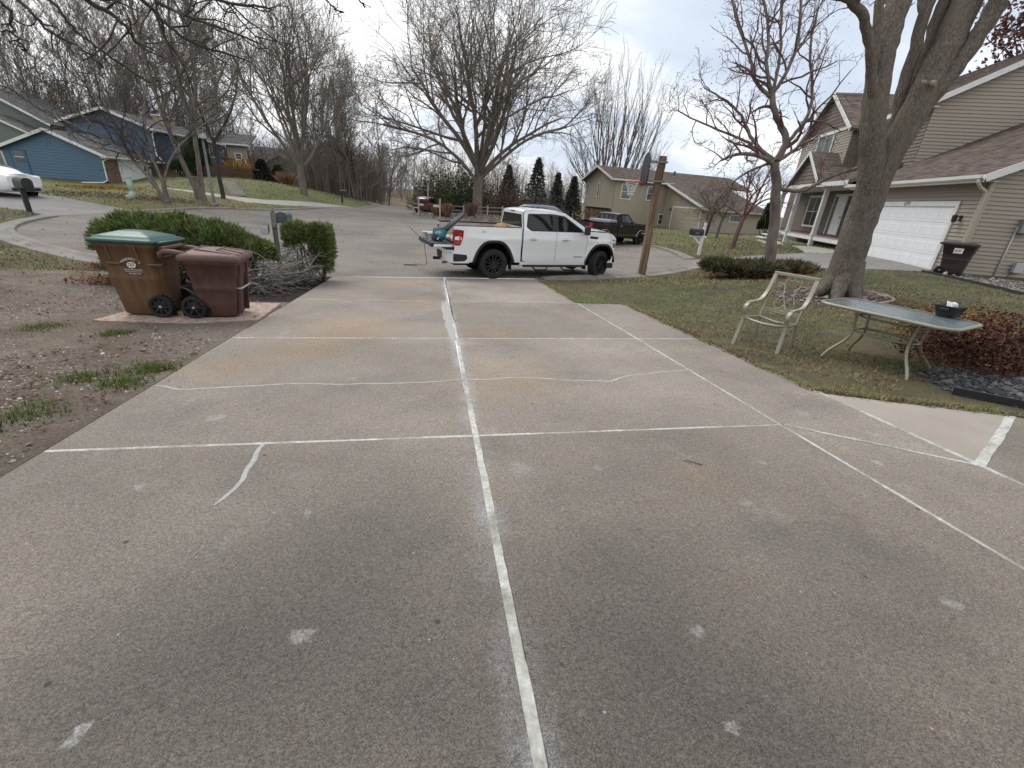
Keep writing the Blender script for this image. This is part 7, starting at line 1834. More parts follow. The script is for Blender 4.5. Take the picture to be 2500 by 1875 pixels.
def _fix(o):
    for c in bpy.data.objects:
        if c.parent is o and c.name.startswith('lantern_roof'): c.rotation_euler = (0, 0, 0)
_fix(lamp(524, 501, (497, 316), None, 'grey street lamp with a square lantern on the left lawn', .08, .34)); _fix(lamp(1045, 490, (1045, 428), 56, 'slim yellowish lamp post rising behind the red SUV', .07, .42))

# ------------------------------------------------------------------ basketball hoop
hpz = z1(7.47, 15.18)
Hp = empty('basketball_hoop', (7.47, 15.18, hpz), R(-15), 'basketball hoop with a black backboard on a rough wooden pole', 'basketball hoop')
M_POLEW = mat('weathered_pole', (.27, .19, .125), .95, col2=(.105, .062, .042), scale=5, stretch=(3, 3, .22), bump=.012, bscale=20, fine=(30, .25))
rgp = np.random.default_rng(12); S = []
for z in np.linspace(-.2, 3.86, 26):
    k = 1 - .06 * z / 3.8; a = .125 * k
    S.append([(x + rgp.normal(0, .004), y + rgp.normal(0, .004), z) for x, y in rrect(.012 * math.sin(z * 2), 0, 2 * a, 2 * a, .04, 3)])
mb = MB(); loft(mb, S); mb.build('pole', M_POLEW, Hp)
for z, a in ((3.68, .27), (3.10, .27)):
    for s in (-1, 1): MB().bar((.14, s * .16, z), (-.46, s * .16, z), .04, .05).build('bracket_arm', mat('bracket_steel', (.24, .26, .28), .5, metal=.6), Hp)
    MB().bar((.15, -.2, z), (.15, .2, z), .03, .05).build('clamp_bar', M_BLACK, Hp)
bb = MB(); pr = [(-.56, .0), (.56, 0), (.66, .12), (.7, .45), (.62, .78), (.4, .95), (0, 1.0), (-.4, .95), (-.62, .78), (-.7, .45), (-.66, .12)]
bb.prism(rnd(pr, .1), .035, np.array([[0, 0, 1], [1, 0, 0], [0, 1, 0]]), (-.50, 0, 2.95)); bbo = bb.build('backboard', M_BLACK, Hp, .008)
for k in range(10):
    pass
rim = MB(); a = np.linspace(0, 2 * math.pi, 33)[:-1]; rim.tube([(-.84 + .228 * math.cos(t), .228 * math.sin(t), 3.05) for t in a], .012, 8, closed=True); rim.box((-.56, 0, 3.04), (.14, .14, .05))
for s in (-1, 1): rim.tube([(-.5, s * .1, 2.98), (-.75, s * .2, 3.04)], .01, 6)
rim.build('rim', mat('orange_rim', (.55, .11, .04), .5), Hp)
nt_ = MB()
def npt(i, j): t = 2 * math.pi * (i + .5 * (j % 2)) / 12; r_ = (.225, .19, .155, .125, .105, .1)[j]; return (-.84 + r_ * math.cos(t), r_ * math.sin(t), 3.03 - j * .085)
for j in range(5):
    for i in range(12):
        nt_.tube([npt(i, j), npt(i, j + 1)], .0065, 4); nt_.tube([npt(i, j), npt(i - 1 if j % 2 == 0 else i + 1, j + 1)], .0065, 4)
nt_.build('net', mat('net_cord', (.6, .6, .58), .9), Hp, kind='stuff')

# ------------------------------------------------------------------ patio chair, table and planter
M_CHAMP = mat('champagne_metal', (.36, .34, .265), .38, var=.14, scale=3, metal=.35)
hdg = math.atan2(-.185, -.465); cc = np.array([5.14, 5.80])
Ch = empty('patio_chair', (cc[0], cc[1], z1(*cc)), hdg + R(4), 'champagne metal patio chair with scrollwork in its open back', 'chair')
def flat_leg(pts, w, t): 
    mb = MB(); P = smooth_line(pts, 2)
    for a, b in zip(P[:-1], P[1:]): 
        e = (b - a) * .06; mb.bar(a - e, b + e, w, t, up=(np.cross(b - a, (0, 1, 0))))
    return mb
for s in (-1, 1):
    y = s * .315
    flat_leg([(.34, y * 1.06, -.03), (.29, y * 1.03, .22), (.27, y, .44), (.31, y, .52), (.30, y, .585), (.24, y, .625)], .055, .024).build('front_leg', M_CHAMP, Ch, .006)
    flat_leg([(.25, y, .632), (.12, y, .645), (-.02, y, .64), (-.14, y * .99, .67), (-.24, y * .97, .78), (-.30, y * .96, .93), (-.345, y * .95, 1.06)], .055, .024).build('armrest', M_CHAMP, Ch, .006)
    flat_leg([(-.36, y * .88, 1.06), (-.27, y * .88, .78), (-.18, y * .88, .5), (-.16, y * .88, .38)], .028, .028).build('back_post', M_CHAMP, Ch, .004)
    flat_leg([(-.17, y * .88, .40), (-.20, y * .9, .2), (-.25, y * .92, -.02)], .034, .026).build('rear_leg', M_CHAMP, Ch, .004)
    MB().bar((.27, y * .95, .41), (-.17, y * .88, .385), .028, .028).build('seat_rail', M_CHAMP, Ch, .004)
MB().bar((-.352, -.33, 1.06), (-.352, .33, 1.06), .05, .05).build('top_rail', M_CHAMP, Ch, .008)
MB().tube([(.27, -.31, .41), (.31, -.15, .395), (.32, 0, .39), (.31, .15, .395), (.27, .31, .41)], .02, 8).build('seat_rail', M_CHAMP, Ch)
MB().tube([(-.15, -.28, .39), (-.14, 0, .36), (-.15, .28, .39)], .018, 8).build('seat_rail', M_CHAMP, Ch)
for z, x in ((.53, -.19), (.50, -.18)): MB().bar((x, -.275, z), (x, .275, z), .024, .024).build('lower_rail', M_CHAMP, Ch, .004)
def bk(u, v):    # point in the plane of the back: u across, v up (0..1)
    return (-.19 - .16 * v, u, .54 + .51 * v)
def curl(c, r0, r1, a0, a1, n=16): return [(c[0] + (r0 + (r1 - r0) * t) * math.cos(a0 + (a1 - a0) * t), c[1] + (r0 + (r1 - r0) * t) * math.sin(a0 + (a1 - a0) * t) * 1.15) for t in np.linspace(0, 1, n)]
for s in (-1, 1):
    for pts in ([(s * p[0], p[1]) for p in curl((.165, .70), .02, .062, -2.5, 2.9)] + [(s * .085, .60), (s * .075, .46), (s * .13, .27), (s * .15, .13), (s * .10, .03), (s * .03, .07), (s * -.01, .18)],
                [(s * -.05, .03), (s * -.0, .2), (s * .06, .42), (s * .10, .64), (s * .115, .80), (s * .10, .92), (s * .055, .965)] + [(s * p[0], p[1]) for p in curl((.05, .90), .055, .016, 1.5, 6.6)]):
        MB().tube([bk(*p) for p in smooth_line(pts, 2)], .0065, 6).build('scroll', M_CHAMP, Ch)
tc_ = np.array([6.06, 4.79]); 
Tb = empty('patio_table', (tc_[0], tc_[1], z1(*tc_)), R(-70), 'glass topped metal patio table on curved tube legs', 'table')
Wt, Lt = 1.52, 1.2; top_z = .74
tp = MB(); S = []
for z, e in ((top_z - .035, 0), (top_z - .03, .012), (top_z, .012), (top_z + .004, 0)):
    S.append([(x, y, z) for x, y in rrect(0, 0, Wt + 2 * e, Lt * .82 + 2 * e, .2, 8)])
G = np.array(S); inn_ = [(x, y, top_z + .001) for x, y in rrect(0, 0, Wt - .05, Lt * .82 - .05, .18, 8)]; und = [(x, y, top_z - .035) for x, y in rrect(0, 0, Wt - .05, Lt * .82 - .05, .18, 8)]
G = np.array([und] + S + [inn_]); tp.grid(np.concatenate([G, G[:, :1]], 1), flip=True); tp.build('table_rim', M_CHAMP, Tb)
gl = MB(); loft(gl, [[(x, y, z) for x, y in rrect(0, 0, Wt - .06, Lt * .82 - .06, .175, 8)] for z in (top_z - .012, top_z - .003)]); gl.build('glass_top', mat('pebbled_glass', (.2, .25, .26), .12, col2=(.11, .145, .155), scale=7, stretch=(1, 3, 1), bump=.002, bscale=60, spec=.8), Tb)
LG = {}
for i, (sx, sy) in enumerate(((-1, -1), (-1, 1), (1, -1), (1, 1))):
    P = [(sx * .36, sy * .2, top_z - .04), (sx * .34, sy * .19, .54), (sx * .32, sy * .18, .38), (sx * .35, sy * .22, .26), (sx * .48, sy * .34, .07), (sx * .51, sy * .38, -.03)]
    MB().tube(smooth_line(P, 2), .019, 8).build('leg', M_CHAMP, Tb)
for z, k in ((.61, 1.0), (.40, .98), ):
    MB().tube([(x, y, z + .0 * x) for x, y in rrect(0, 0, .74 * k, .42 * k, .2, 5)], .015, 8, closed=True).build('stretcher', M_CHAMP, Tb)
pt_ = np.array(at_z(2312, 772, z1(*tc_) + top_z)); 
Pl = empty('planter_basket', (pt_[0], pt_[1], z1(*tc_) + top_z + .006), R(18), 'dark basket with white odds and ends on the glass table', 'basket')
mb = MB(); G = [[(x, y, z) for x, y in rrect(0, 0, a, b, .02, 2)] for z, a, b in ((0, .25, .18), (.13, .33, .24), (.135, .35, .26), (.14, .34, .25), (.13, .315, .225), (.02, .235, .165))]; Ga = np.array(G); mb.grid(np.concatenate([Ga, Ga[:, :1]], 1), flip=True); mb.add(Ga[-1], [list(range(len(Ga[-1])))]); mb.build('basket', mat('basket_grey', (.045, .05, .052), .8, var=.5, scale=22, stretch=(1, 1, 3), bump=.004, bscale=60), Pl)
for s in (-1, 1): MB().box((s * .18, 0, .1), (.05, .1, .03)).build('handle', M_BLACK, Pl, .008)
MB().lathe([(0, -.05), (.035, -.035), (.05, 0), (.035, .035), (0, .05)], (.05, 0, .13), 14).build('white_ball', M_WHITE, Pl)
for k in range(3): MB().prism([(0, 0), (.07, .01), (.04, .06)], .012, np.array([[1, 0, .1], [0, .5, 1], [0, 1, -.3]]).T, (-.08 + .03 * k, .03 * k - .03, .12)).build('white_shard', M_WHITE, Pl)

# ------------------------------------------------------------------ what lies on the pickup's tailgate
def on_truck(x, y, z):
    return Tk.matrix_world @ Vector((x, y, z))
bpy.context.view_layer.update()
M_TEAL = mat('teal_plastic', (.012, .17, .2), .4, var=.15, scale=6)
M_TUBE = mat('blower_tube', (.045, .055, .06), .5)
p = on_truck(-1.40, -.42, 1.0)
Lb = empty('leaf_blower', tuple(p), hd, 'teal leaf blower with long dark tubes leaning out of the truck bed', 'leaf blower')
for k, dy in enumerate((0, .2)):
    MB().tube([(.02, dy, .28), (.34, dy + .01, .55), (.64, dy + .02, .80)], [.062, .052, .046], 14).build('blower_tube', M_TUBE, Lb)
    MB().lathe([(0, -.1), (.1, -.09), (.13, 0), (.1, .09), (0, .1)], (-.06, dy, .15), 18, 'y').build('fan_housing', M_TEAL, Lb)
    hb2 = MB(); hb2.bar((-.12, dy, .08), (.06, dy, .3), .15, .15); hb2.build('motor_body', M_TEAL, Lb, .03)
    MB().tube([(-.14, dy, .12), (-.26, dy, .2), (-.24, dy, .34), (-.08, dy, .38), (.02, dy, .32)], .024, 8).build('handle', M_TEAL, Lb)
    MB().box((-.22, dy, .07), (.14, .1, .12)).build('battery', M_BLACK, Lb, .015)
    MB().box((-.02, dy - .082, .2), (.14, .006, .04)).build('maker_plate', M_PRINT, Lb).rotation_euler = (0, R(-50), 0)
M_TUB = mat('clear_tub', (.68, .69, .71), .3, var=.15, scale=5)
for k, (x, y, s_, lab) in enumerate([(-1.70, .36, 1.15, 'clear plastic tub standing left on the open tailgate'), (-1.62, .04, 1.1, 'clear plastic tub standing next to the teal leaf blower')]):
    o = empty('plastic_tub', tuple(on_truck(x, y, 1.0)), hd, lab, 'tub', 'tubs on the tailgate')
    mb = MB(); Ga = np.array([[(a, b, z * s_) for a, b in rrect(0, 0, w_, l_, .04, 3)] for z, w_, l_ in ((0, .22, .26), (.16, .27, .31), (.165, .30, .34), (.175, .30, .34), (.17, .26, .30), (.01, .21, .25))]); mb.grid(np.concatenate([Ga, Ga[:, :1]], 1), flip=True); mb.add(Ga[-1], [list(range(len(Ga[-1])))]); mb.build('tub_body', M_TUB, o)
    MB().box((.0, 0, .06), (.14, .16, .05)).build('tub_contents', M_WHITE if k else mat('blue_rag', (.1, .16, .4), .8), o, .01)
o = empty('burlap_sack', tuple(on_truck(.55, -.1, 1.12)), hd, 'orange brown sack lying at the cab end of the truck bed', 'sack')
mb = MB(); mb.lathe([(0, .0), (.3, .02), (.36, .12), (.3, .3), (.16, .42), (0, .44)], sides=18); sb = mb.build('sack_body', mat('burlap', (.36, .19, .07), .9, var=.35, scale=5, bump=.01, bscale=30), o); sb.scale = (1, 1.3, 1)
cp = gp(1000, 648); ct = on_truck(-1.86, .1, .94)
cp2 = on_truck(-1.86, .75, 1.0)
mb = MB(); mb.tube(smooth_line([(cp2[0] - .3, cp2[1] + .1, cp2[2] + .25), (cp2[0] - .05, cp2[1], cp2[2] + .06), tuple(ct), (ct[0] + .03, ct[1] - .05, ct[2] - .35), (ct[0] + .1, ct[1] - .2, cp[2] + .25), (cp[0] + .3, cp[1] + .05, cp[2] + .06), (cp[0] + .1, cp[1], cp[2] + .03), (cp[0] - .25, cp[1] + .02, cp[2] + .02), (cp[0] - .1, cp[1] - .08, cp[2] + .02), (cp[0] + .25, cp[1] - .05, cp[2] + .02)], 3), .009, 6)
tag(mb.build('power_cord', M_BLACK), 'thin dark cord hanging from the tailgate to the street', 'cord')

# ------------------------------------------------------------------ split rail fence, vent pipe, small things
Fn = empty('rail_fence', (0, 0, 0), 0, 'low split rail fence around the huge maple', 'fence')
fp = [at_y(1100, 515, 51.5), at_y(1132, 513, 50), at_y(1190, 520, 50.5), at_y(1226, 522, 51), at_y(1262, 525, 51.5)]
fp = [(p[0], p[1], z1(p[0], p[1])) for p in fp]
for p in fp: MB().box((p[0], p[1], p[2] + .5), (.14, .14, 1.1)).build('fence_post', MATS['pale_post'], Fn)
for a, b in zip(fp[:-1], fp[1:]):
    for z in (.45, .85): MB().bar((a[0], a[1] - .02, a[2] + z), (b[0], b[1] - .02, b[2] + z), .06, .11).build('fence_rail', M_GREYWOOD, Fn)
q = gp(338, 493)
Vp = empty('vent_pipe', tuple(q), R(20), 'pale green utility pipe with an elbow on the left lawn', 'pipe')
M_PALEG = mat('pale_green_pvc', (.33, .43, .37), .5, var=.1)
MB().tube([(-.42, -.1, .16), (-.2, -.05, .3), (-.12, 0, .5)], .155, 14).build('elbow', M_PALEG, Vp); MB().tube([(-.14, 0, .42), (-.2, 0, 1.2)], .135, 14).build('riser', M_PALEG, Vp); MB().tube([(-.2, 0, 1.17), (-.205, 0, 1.23)], .15, 14).build('collar', M_PALEG, Vp)
Stp = empty('garden_steps', (0, 0, 0), 0, 'pale slab steps climbing the lawn beside the blue house', 'steps')
sa, sb_ = gp(583, 477), gp(560, 447)
for i in range(9):
    f = i / 8; x, y = sa[0] + (sb_[0] - sa[0]) * f, sa[1] + (sb_[1] - sa[1]) * f
    MB().box((x, y, z1(x, y) + .07), (1.05, .5, .17)).build('step_slab', M_WALK, Stp)
# ------------------------------------------------------------------ evergreen ground shrubs, built of needle sprays
def sprays(mb, c, d, ln, rg, cols, k=7, w=.055, spread=.42):
    """k narrow blades from each point c along direction d"""
    n = len(c); C = np.repeat(c, k, 0); D = np.repeat(d, k, 0) + rg.normal(0, spread, (n * k, 3)); D /= np.linalg.norm(D, axis=1)[:, None]
    s = (np.repeat(ln, k) if np.ndim(ln) else np.full(n * k, ln)) * rg.uniform(.5, 1.25, n * k); b = np.cross(D, rg.normal(0, 1, (n * k, 3))); b /= np.linalg.norm(b, axis=1)[:, None] + 1e-9
    b *= (s * w)[:, None]; s = s[:, None]
    V = np.stack([C - b * .3, C + D * s * .55 - b, C + D * s, C + D * s * .55 + b], 1)
    col = np.repeat(np.array(cols)[rg.integers(0, len(cols), n)] * rg.uniform(.55, 1.35, n)[:, None], k, 0) * rg.uniform(.8, 1.2, n * k)[:, None]
    mb.add(V.reshape(-1, 3), np.arange(4 * n * k).reshape(-1, 4), np.repeat(col, 4, 0))
def branch_mess(tb, o, n, box, rg, ln, r_, up=.3, kids=3):
    for i in range(n):
        p = np.array([rg.uniform(*box[0]), rg.uniform(*box[1]), rg.uniform(*box[2])]); d = rg.normal(0, 1, 3); d[2] = abs(d[2]) * up + rg.normal(0, .15); d /= np.linalg.norm(d); l = ln * rg.uniform(.4, 1.3)
        q = p + d * l * .5 + rg.normal(0, .05, 3) * l; e = p + d * l + rg.normal(0, .12, 3) * l; tb.add([tuple(p), tuple(q), tuple(e)], [r_, r_ * .7, r_ * .3], 4)
        for j in range(kids):
            f = rg.uniform(.3, 1); a = p + (e - p) * f; dd = d + rg.normal(0, .6, 3); dd /= np.linalg.norm(dd); tb.add([tuple(a), tuple(a + dd * l * .22), tuple(a + dd * l * .42 + rg.normal(0, .04, 3) * l)], [r_ * .4, r_ * .3, r_ * .14], 3)
JUN = [(.13, .21, .05), (.19, .27, .075), (.085, .14, .038), (.24, .29, .095), (.18, .17, .085), (.06, .09, .03)]
TWIGD = mat('dead_twig', (.27, .24, .215), .95, var=.5, scale=6); TWIGB = mat('brown_twig', (.10, .07, .055), .95, var=.4, scale=6)
def juniper(name, lumps, base, label, seed, dens, ln, cols, up=.5, dead=None, group=None, flat=None, cat='hedge'):
    """lumps: (x, y, z, rx, ry, rz) relative to base"""
    rg = np.random.default_rng(seed); o = empty(name, base, 0, label, cat, group); mb = MB(); tb = Tubes()
    for (x, y, z, rx, ry, rz) in lumps:
        n = int(dens * (rx * ry + ry * rz + rx * rz) * 4)
        v = rg.normal(0, 1, (n, 3)); v /= np.linalg.norm(v, axis=1)[:, None]
        if flat: v = np.sign(v) * np.abs(v) ** flat; v /= np.max(np.abs(v), axis=1)[:, None] ** .75
        v[:, 2] = np.where(v[:, 2] < -.25, -v[:, 2] * .6, v[:, 2])
        r_ = rg.random(n) ** .22 * (1 + .1 * np.sin(v[:, 0] * 9 + seed) * np.cos(v[:, 1] * 8))
        c = np.array([x, y, z]) + v * r_[:, None] * np.array([rx, ry, rz]); d = v * .9 + np.array([0, 0, up]) + rg.normal(0, .25, (n, 3)); d /= np.linalg.norm(d, axis=1)[:, None]
        sprays(mb, c, d, ln, rg, cols)
        for i in range(int(14 * rx)):
            e = np.array([x, y, z]) + rg.normal(0, .5, 3) * np.array([rx, ry, rz]); s = np.array([x + rg.normal(0, .3) * rx, y + rg.normal(0, .2) * ry, 0]); m_ = (s + e) / 2 + rg.normal(0, .06, 3); tb.add([tuple(s), tuple(m_), tuple(e)], [.028, .02, .01], 5)
    if dead:
        dt = Tubes()
        for (n, box, l, r_, u) in dead: branch_mess(dt, o, n, box, rg, l, r_, u)
        m2 = MB(); dt.into(m2); m2.build('dead_branch', TWIGD, o, kind='stuff')
    m3 = MB(); tb.into(m3); m3.build('stem', TWIGB, o, kind='stuff')
    mb.build('foliage', NEEDLE, o); return o
zb = -.66
juniper('juniper_hedge', [(-1.15, .3, .78, .5, .5, .42), (-.7, .1, .92, .7, .65, .5), (.1, .0, .95, .8, .7, .48), (.85, -.1, .88, .7, .6, .46), (.2, -.1, .45, 1.3, .5, .45), (1.5, -.1, .72, .5, .45, .34), (-.8, .1, .4, .6, .4, .4)], (-5.5, 11.0, zb), 'long shaggy juniper hedge behind the two wheeled bins', 31, 900, .16, JUN, .55,
        dead=[(120, ((.8, 2.4), (-1.2, -.2), (0, .7)), .5, .012, .3), (60, ((1.2, 2.5), (-1.3, .2), (.0, .45)), .7, .018, .2)])
juniper('juniper_hedge', [(0, 0, .95, .48, .42, .42), (.3, .02, .7, .2, .4, .52), (.28, .0, .35, .16, .3, .3)], (-3.0, 12.0, -.68), 'clipped boxy juniper beside the grey mailbox', 32, 1800, .12, JUN, .4, flat=.6,
        dead=[(190, ((-.7, .25), (-.75, -.1), (.1, .8)), .36, .009, .6), (60, ((-.9, .2), (-.9, -.1), (0, .4)), .5, .012, .2)])
jb = gp(1870, 672)
JUN2 = [(.09, .11, .045), (.12, .13, .055), (.06, .075, .035), (.18, .15, .08), (.17, .11, .065)]
juniper('low_juniper', [(-1.3, .2, .1, .7, .5, .17), (-.45, -.1, .13, .75, .5, .2), (-1.6, .5, .1, .5, .4, .16), (-.9, -.3, .1, .5, .4, .14)], (jb[0], jb[1] - .1, jb[2]), 'low dark juniper left of the gnarled tree trunk', 33, 260, .3, JUN2, .5, cat='shrub', group='low junipers around the gnarled tree')
juniper('low_juniper', [(.95, .1, .12, .6, .5, .2), (1.5, .3, .1, .6, .4, .16)], (jb[0], jb[1], jb[2]), 'low dark juniper right of the gnarled tree trunk', 34, 260, .3, JUN2, .5, cat='shrub', group='low junipers around the gnarled tree')
av = gp(1863, 584)
juniper('arborvitae', [(0, 0, 1.0, .75, .7, 1.0), (0, 0, 2.1, .5, .5, 1.0)], tuple(av), 'dark green cone shaped arborvitae between the two tan houses', 35, 420, .2, [(.02, .05, .02), (.03, .065, .028)], .9, cat='shrub')
for k, (px, py, yy, lumps, lab) in enumerate([(488, 440, 56.6, [(0, 0, 1.5, 1.3, .8, 1.6), (.4, 0, 3.0, .8, .6, 1.1)], 'green arborvitae before the blue house entry'), (455, 436, 56.2, [(0, 0, .7, 1.4, .7, .7)], 'low dark yew before the blue house windows')]):
    q = at_y(px, py, yy); juniper('arborvitae' if k == 0 else 'yew_shrub', lumps, (q[0], yy, z1(q[0], yy)), lab, 36 + k, 130, .34, [(.03, .07, .02), (.045, .09, .03)], .8, cat='shrub')
# brown leaved barberry by the stone bed
bs = np.array([7.25, 4.75]); bz = z1(*bs)
bush('barberry_shrub', (7.5, 4.65, z1(7.5, 4.65)), (.95, .75, .62), 9000, .045, [(.10, .042, .03), (.14, .06, .038), (.07, .03, .024), (.16, .085, .045)], 'twiggy brown leaved shrub behind the glass topped table', 'shrub', 45, stems=60, fill=.4)
bush('barberry_shrub', (8.3, 5.5, z1(8.3, 5.5)), (.95, .8, .6), 5000, .04, [(.20, .11, .03), (.15, .07, .035), (.24, .15, .04)], 'yellowing low shrub at the right edge of the lawn', 'shrub', 46, stems=40, fill=.4)
# island grasses, dogwood, golden ground cover
def tuft(name, loc, h, w, n, cols, label, seed, cat='grass clump', group=None, th=.02):
    rg = np.random.default_rng(seed); o = empty(name, loc, 0, label, cat, group); a = rg.random(n) * 6.28; r_ = rg.random(n) ** .5
    c = np.c_[np.cos(a) * r_ * w * .35, np.sin(a) * r_ * w * .35, np.zeros(n)]; d = np.c_[np.cos(a) * r_ * w * .6, np.sin(a) * r_ * w * .6, np.full(n, h)]; d /= np.linalg.norm(d, axis=1)[:, None]
    mb = MB(); sprays(mb, c, d, np.full(n, h), rg, cols, 1, th, .08); mb.build('blades', LEAF, o, kind='stuff'); return o
for k, (px, py, yy, h, w, cols, lab) in enumerate([(1072, 517, 47, 1.0, 1.1, [(.26, .19, .11), (.2, .14, .085)], 'straw coloured grass clump behind the right pale post'), (1092, 520, 45.5, 1.2, .6, [(.2, .12, .08), (.25, .16, .1)], 'tall russet grass clump left of the fence'), (1150, 524, 48, 1.2, .8, [(.19, .12, .10), (.15, .10, .08)], 'red stemmed dogwood at the foot of the huge maple'),
                                                   (586, 440, 66, 2.0, 1.6, [(.4, .26, .04), (.3, .2, .05)], 'yellow leaved shrub at the deck stair'), (556, 436, 64, 1.4, 2.0, [(.26, .1, .05), (.2, .09, .05)], 'rusty shrub left of the deck stair'), (700, 446, 60, 1.3, 1.6, [(.33, .22, .13), (.27, .17, .1)], 'tan dry grass clump left of the tall hill maple')]):
    q = at_y(px, py, yy); tuft('grass_clump' if k not in (3, 4) else 'autumn_shrub', (q[0], yy, z1(q[0], yy)), h, w, 420, cols, lab, 60 + k, 'grass clump' if k not in (3, 4) else 'shrub', 'dry clumps and autumn shrubs', .05)

# ------------------------------------------------------------------ grass, leaves, stones
GRASS = vcol_mat('blade_tint', .8, .2)
def polar(n, r0, r1, a0, a1, rg, p=1.0):
    u = rg.random(n); r_ = (r0 ** (1 - p) + u * (r1 ** (1 - p) - r0 ** (1 - p))) ** (1 / (1 - p)) if p != 1 else r0 * (r1 / r0) ** u
    a = rg.uniform(a0, a1, n); return np.c_[r_ * np.sin(a), r_ * np.cos(a)]
def vnoise(P, s, seed=0):
    q = P / s; return (np.sin(q[:, 0] * 1.7 + seed + 1.3 * np.sin(q[:, 1] * 1.1 + seed)) + np.sin(q[:, 1] * 2.1 - seed * 2 + 1.7 * np.sin(q[:, 0] * .9)) + .7 * np.sin(q[:, 0] * 3.9 + q[:, 1] * 3.1 + seed)) / 2.7
def not_in(P, names):
    k = np.zeros(len(P), bool)
    for nm, poly in REGIONS:
        if nm in names: k |= inside(P, poly)
    return ~k
HARD = ['street', 'neighbour_driveway', 'blue_house_driveway', 'garage_driveway', 'porch_walk', 'driveway_hole', 'hedge_mulch', 'island_bed', 'foundation_bed', 'stone_bed', 'juniper_bed', 'maple_bed']
def clear_kerb(P):
    k = np.ones(len(P), bool)
    for a, b in zip(STREET[:-1], STREET[1:]):
        a, b = np.array(a), np.array(b); t = np.clip(((P - a) @ (b - a)) / ((b - a) @ (b - a)), 0, 1); k &= np.linalg.norm(P - (a + t[:, None] * (b - a)), axis=1) > .4
    return k
def blades(P, h, rg, cols, name, lean=.9, w=.1, k=2):
    z = Z(P[:, 0], P[:, 1]); c = np.c_[P, z - .004]; n = len(P); a = rg.random(n) * 6.28; d = np.c_[np.cos(a) * lean, np.sin(a) * lean, np.ones(n)] ; d /= np.linalg.norm(d, axis=1)[:, None]
    C = np.repeat(c, k, 0); D = np.repeat(d, k, 0) + rg.normal(0, .35, (n * k, 3)); D /= np.linalg.norm(D, axis=1)[:, None]; D[:, 2] = np.abs(D[:, 2])
    s = np.repeat(h, k) * rg.uniform(.5, 1.3, n * k); b = np.c_[-D[:, 1], D[:, 0], np.zeros(n * k)]; b /= np.linalg.norm(b, axis=1)[:, None] + 1e-6; b = b * (s * w)[:, None]
    V = np.stack([C - b, C + b, C + D * s[:, None]], 1); col = np.repeat(cols, k, 0) * rg.uniform(.75, 1.25, n * k)[:, None]
    mb = MB(); mb.add(V.reshape(-1, 3), np.arange(3 * n * k).reshape(-1, 3), np.repeat(col, 3, 0)); return mb.build(name, GRASS, kind='stuff')
rg = np.random.default_rng(77)
G_ = np.array([(.15, .2, .05), (.215, .235, .08), (.29, .25, .13), (.19, .14, .08)])
def grass_cols(P, rg, bare=0.0):
    v = vnoise(P, 1.9, 2) * .6 + vnoise(P, .55, 5) * .5 + vnoise(P, .23, 8) * .3 + rg.normal(0, .25, len(P)) - bare
    i = np.select([v > .28, v > -.12, v > -.5], [0, 1, 2], 3); return G_[i]
P = polar(150000, 3.2, 34, R(-4), R(80), rg, 1.05)
k = not_in(P, HARD + ['gravel_bed']) & (P[:, 0] > 2.5) & clear_kerb(P) & (~((P - np.array([16.3, 11.75])) @ np.array([.929, -.37]) > -.1)); P = P[k]
v = vnoise(P, .8, 9) + vnoise(P, .3, 4) * .6; bare = (np.hypot(*(P - np.array([5.9, 4.9])).T) < 1.9) * .5
k = v - bare * 1.2 > -.72; P = P[k]; blades(P, .042 + .0016 * np.hypot(*P.T), rg, grass_cols(P, rg, bare[k]), 'lawn_grass', 1.3, .075)
P = polar(90000, 14, 75, R(-48), R(45), rg, 1.3); k = not_in(P, HARD + ['gravel_bed']) & clear_kerb(P) & (P[:, 1] > 12) & ~((P[:, 0] < -26) & (P[:, 1] > 46.5)); P = P[k]
blades(P, .05 + .0022 * np.hypot(*P.T), rg, grass_cols(P, rg, .12), 'hill_grass', .9, .16, 1)
E1 = []
for a, b, nx in (((3.22, 9.42), (3.22, 13.5), 1), ((4.33, 9.25), (4.33, 3.95), 1), ((3.3, 9.42), (4.2, 9.42), 0), ((4.4, 3.92), (5.95, 3.2), 2)):
    a, b = np.array(a), np.array(b); n = int(np.linalg.norm(b - a) * 1100); t_ = rg.random(n); q = a + (b - a) * t_[:, None]; off = rg.normal(.03, .045, n) + .025 * np.sin(t_ * 40) * np.sin(t_ * 13)
    q += off[:, None] * np.array([(0, 1), (1, 0), (.42, .9)][nx]); E1.append(q)
P = np.concatenate(E1); blades(P, np.full(len(P), .05), rg, grass_cols(P, rg, .35), 'edge_grass', 1.4, .07)
# thin grass in the gravel bed and along the left kerb
P = polar(60000, 3, 17, R(-66), R(-14), rg, 1.05); q = P; keep = not_in(P, HARD) & clear_kerb(P) & (P[:, 0] < -2.78)
nearkerb = np.minimum.reduce([np.hypot(P[:, 0] - a, P[:, 1] - b) for a, b in densify(STREET[:9], False)]); dens = np.where(nearkerb < 2.2, .85, np.where(vnoise(P, .9, 3) + .6 * vnoise(P, .35, 8) > .95, .55, .03)); keep &= rg.random(len(P)) < dens; P = P[keep]
blades(P, np.full(len(P), .05), rg, grass_cols(P, rg, .1), 'thin_grass', 1.0, .07)
for k, (px, py, s_) in enumerate([(70, 1012, .16), (300, 938, .1), (345, 905, .12), (100, 800, .12), (280, 815, .09), (395, 900, .08), (200, 925, .1)]):
    c = gp(px, py); n = 320; a = rg.normal(0, s_, (n, 2)) + c[:2]; blades(a, np.full(n, .07), rg, np.tile([(.13, .17, .05)], (n, 1)), 'weed_tuft', .7, .06)
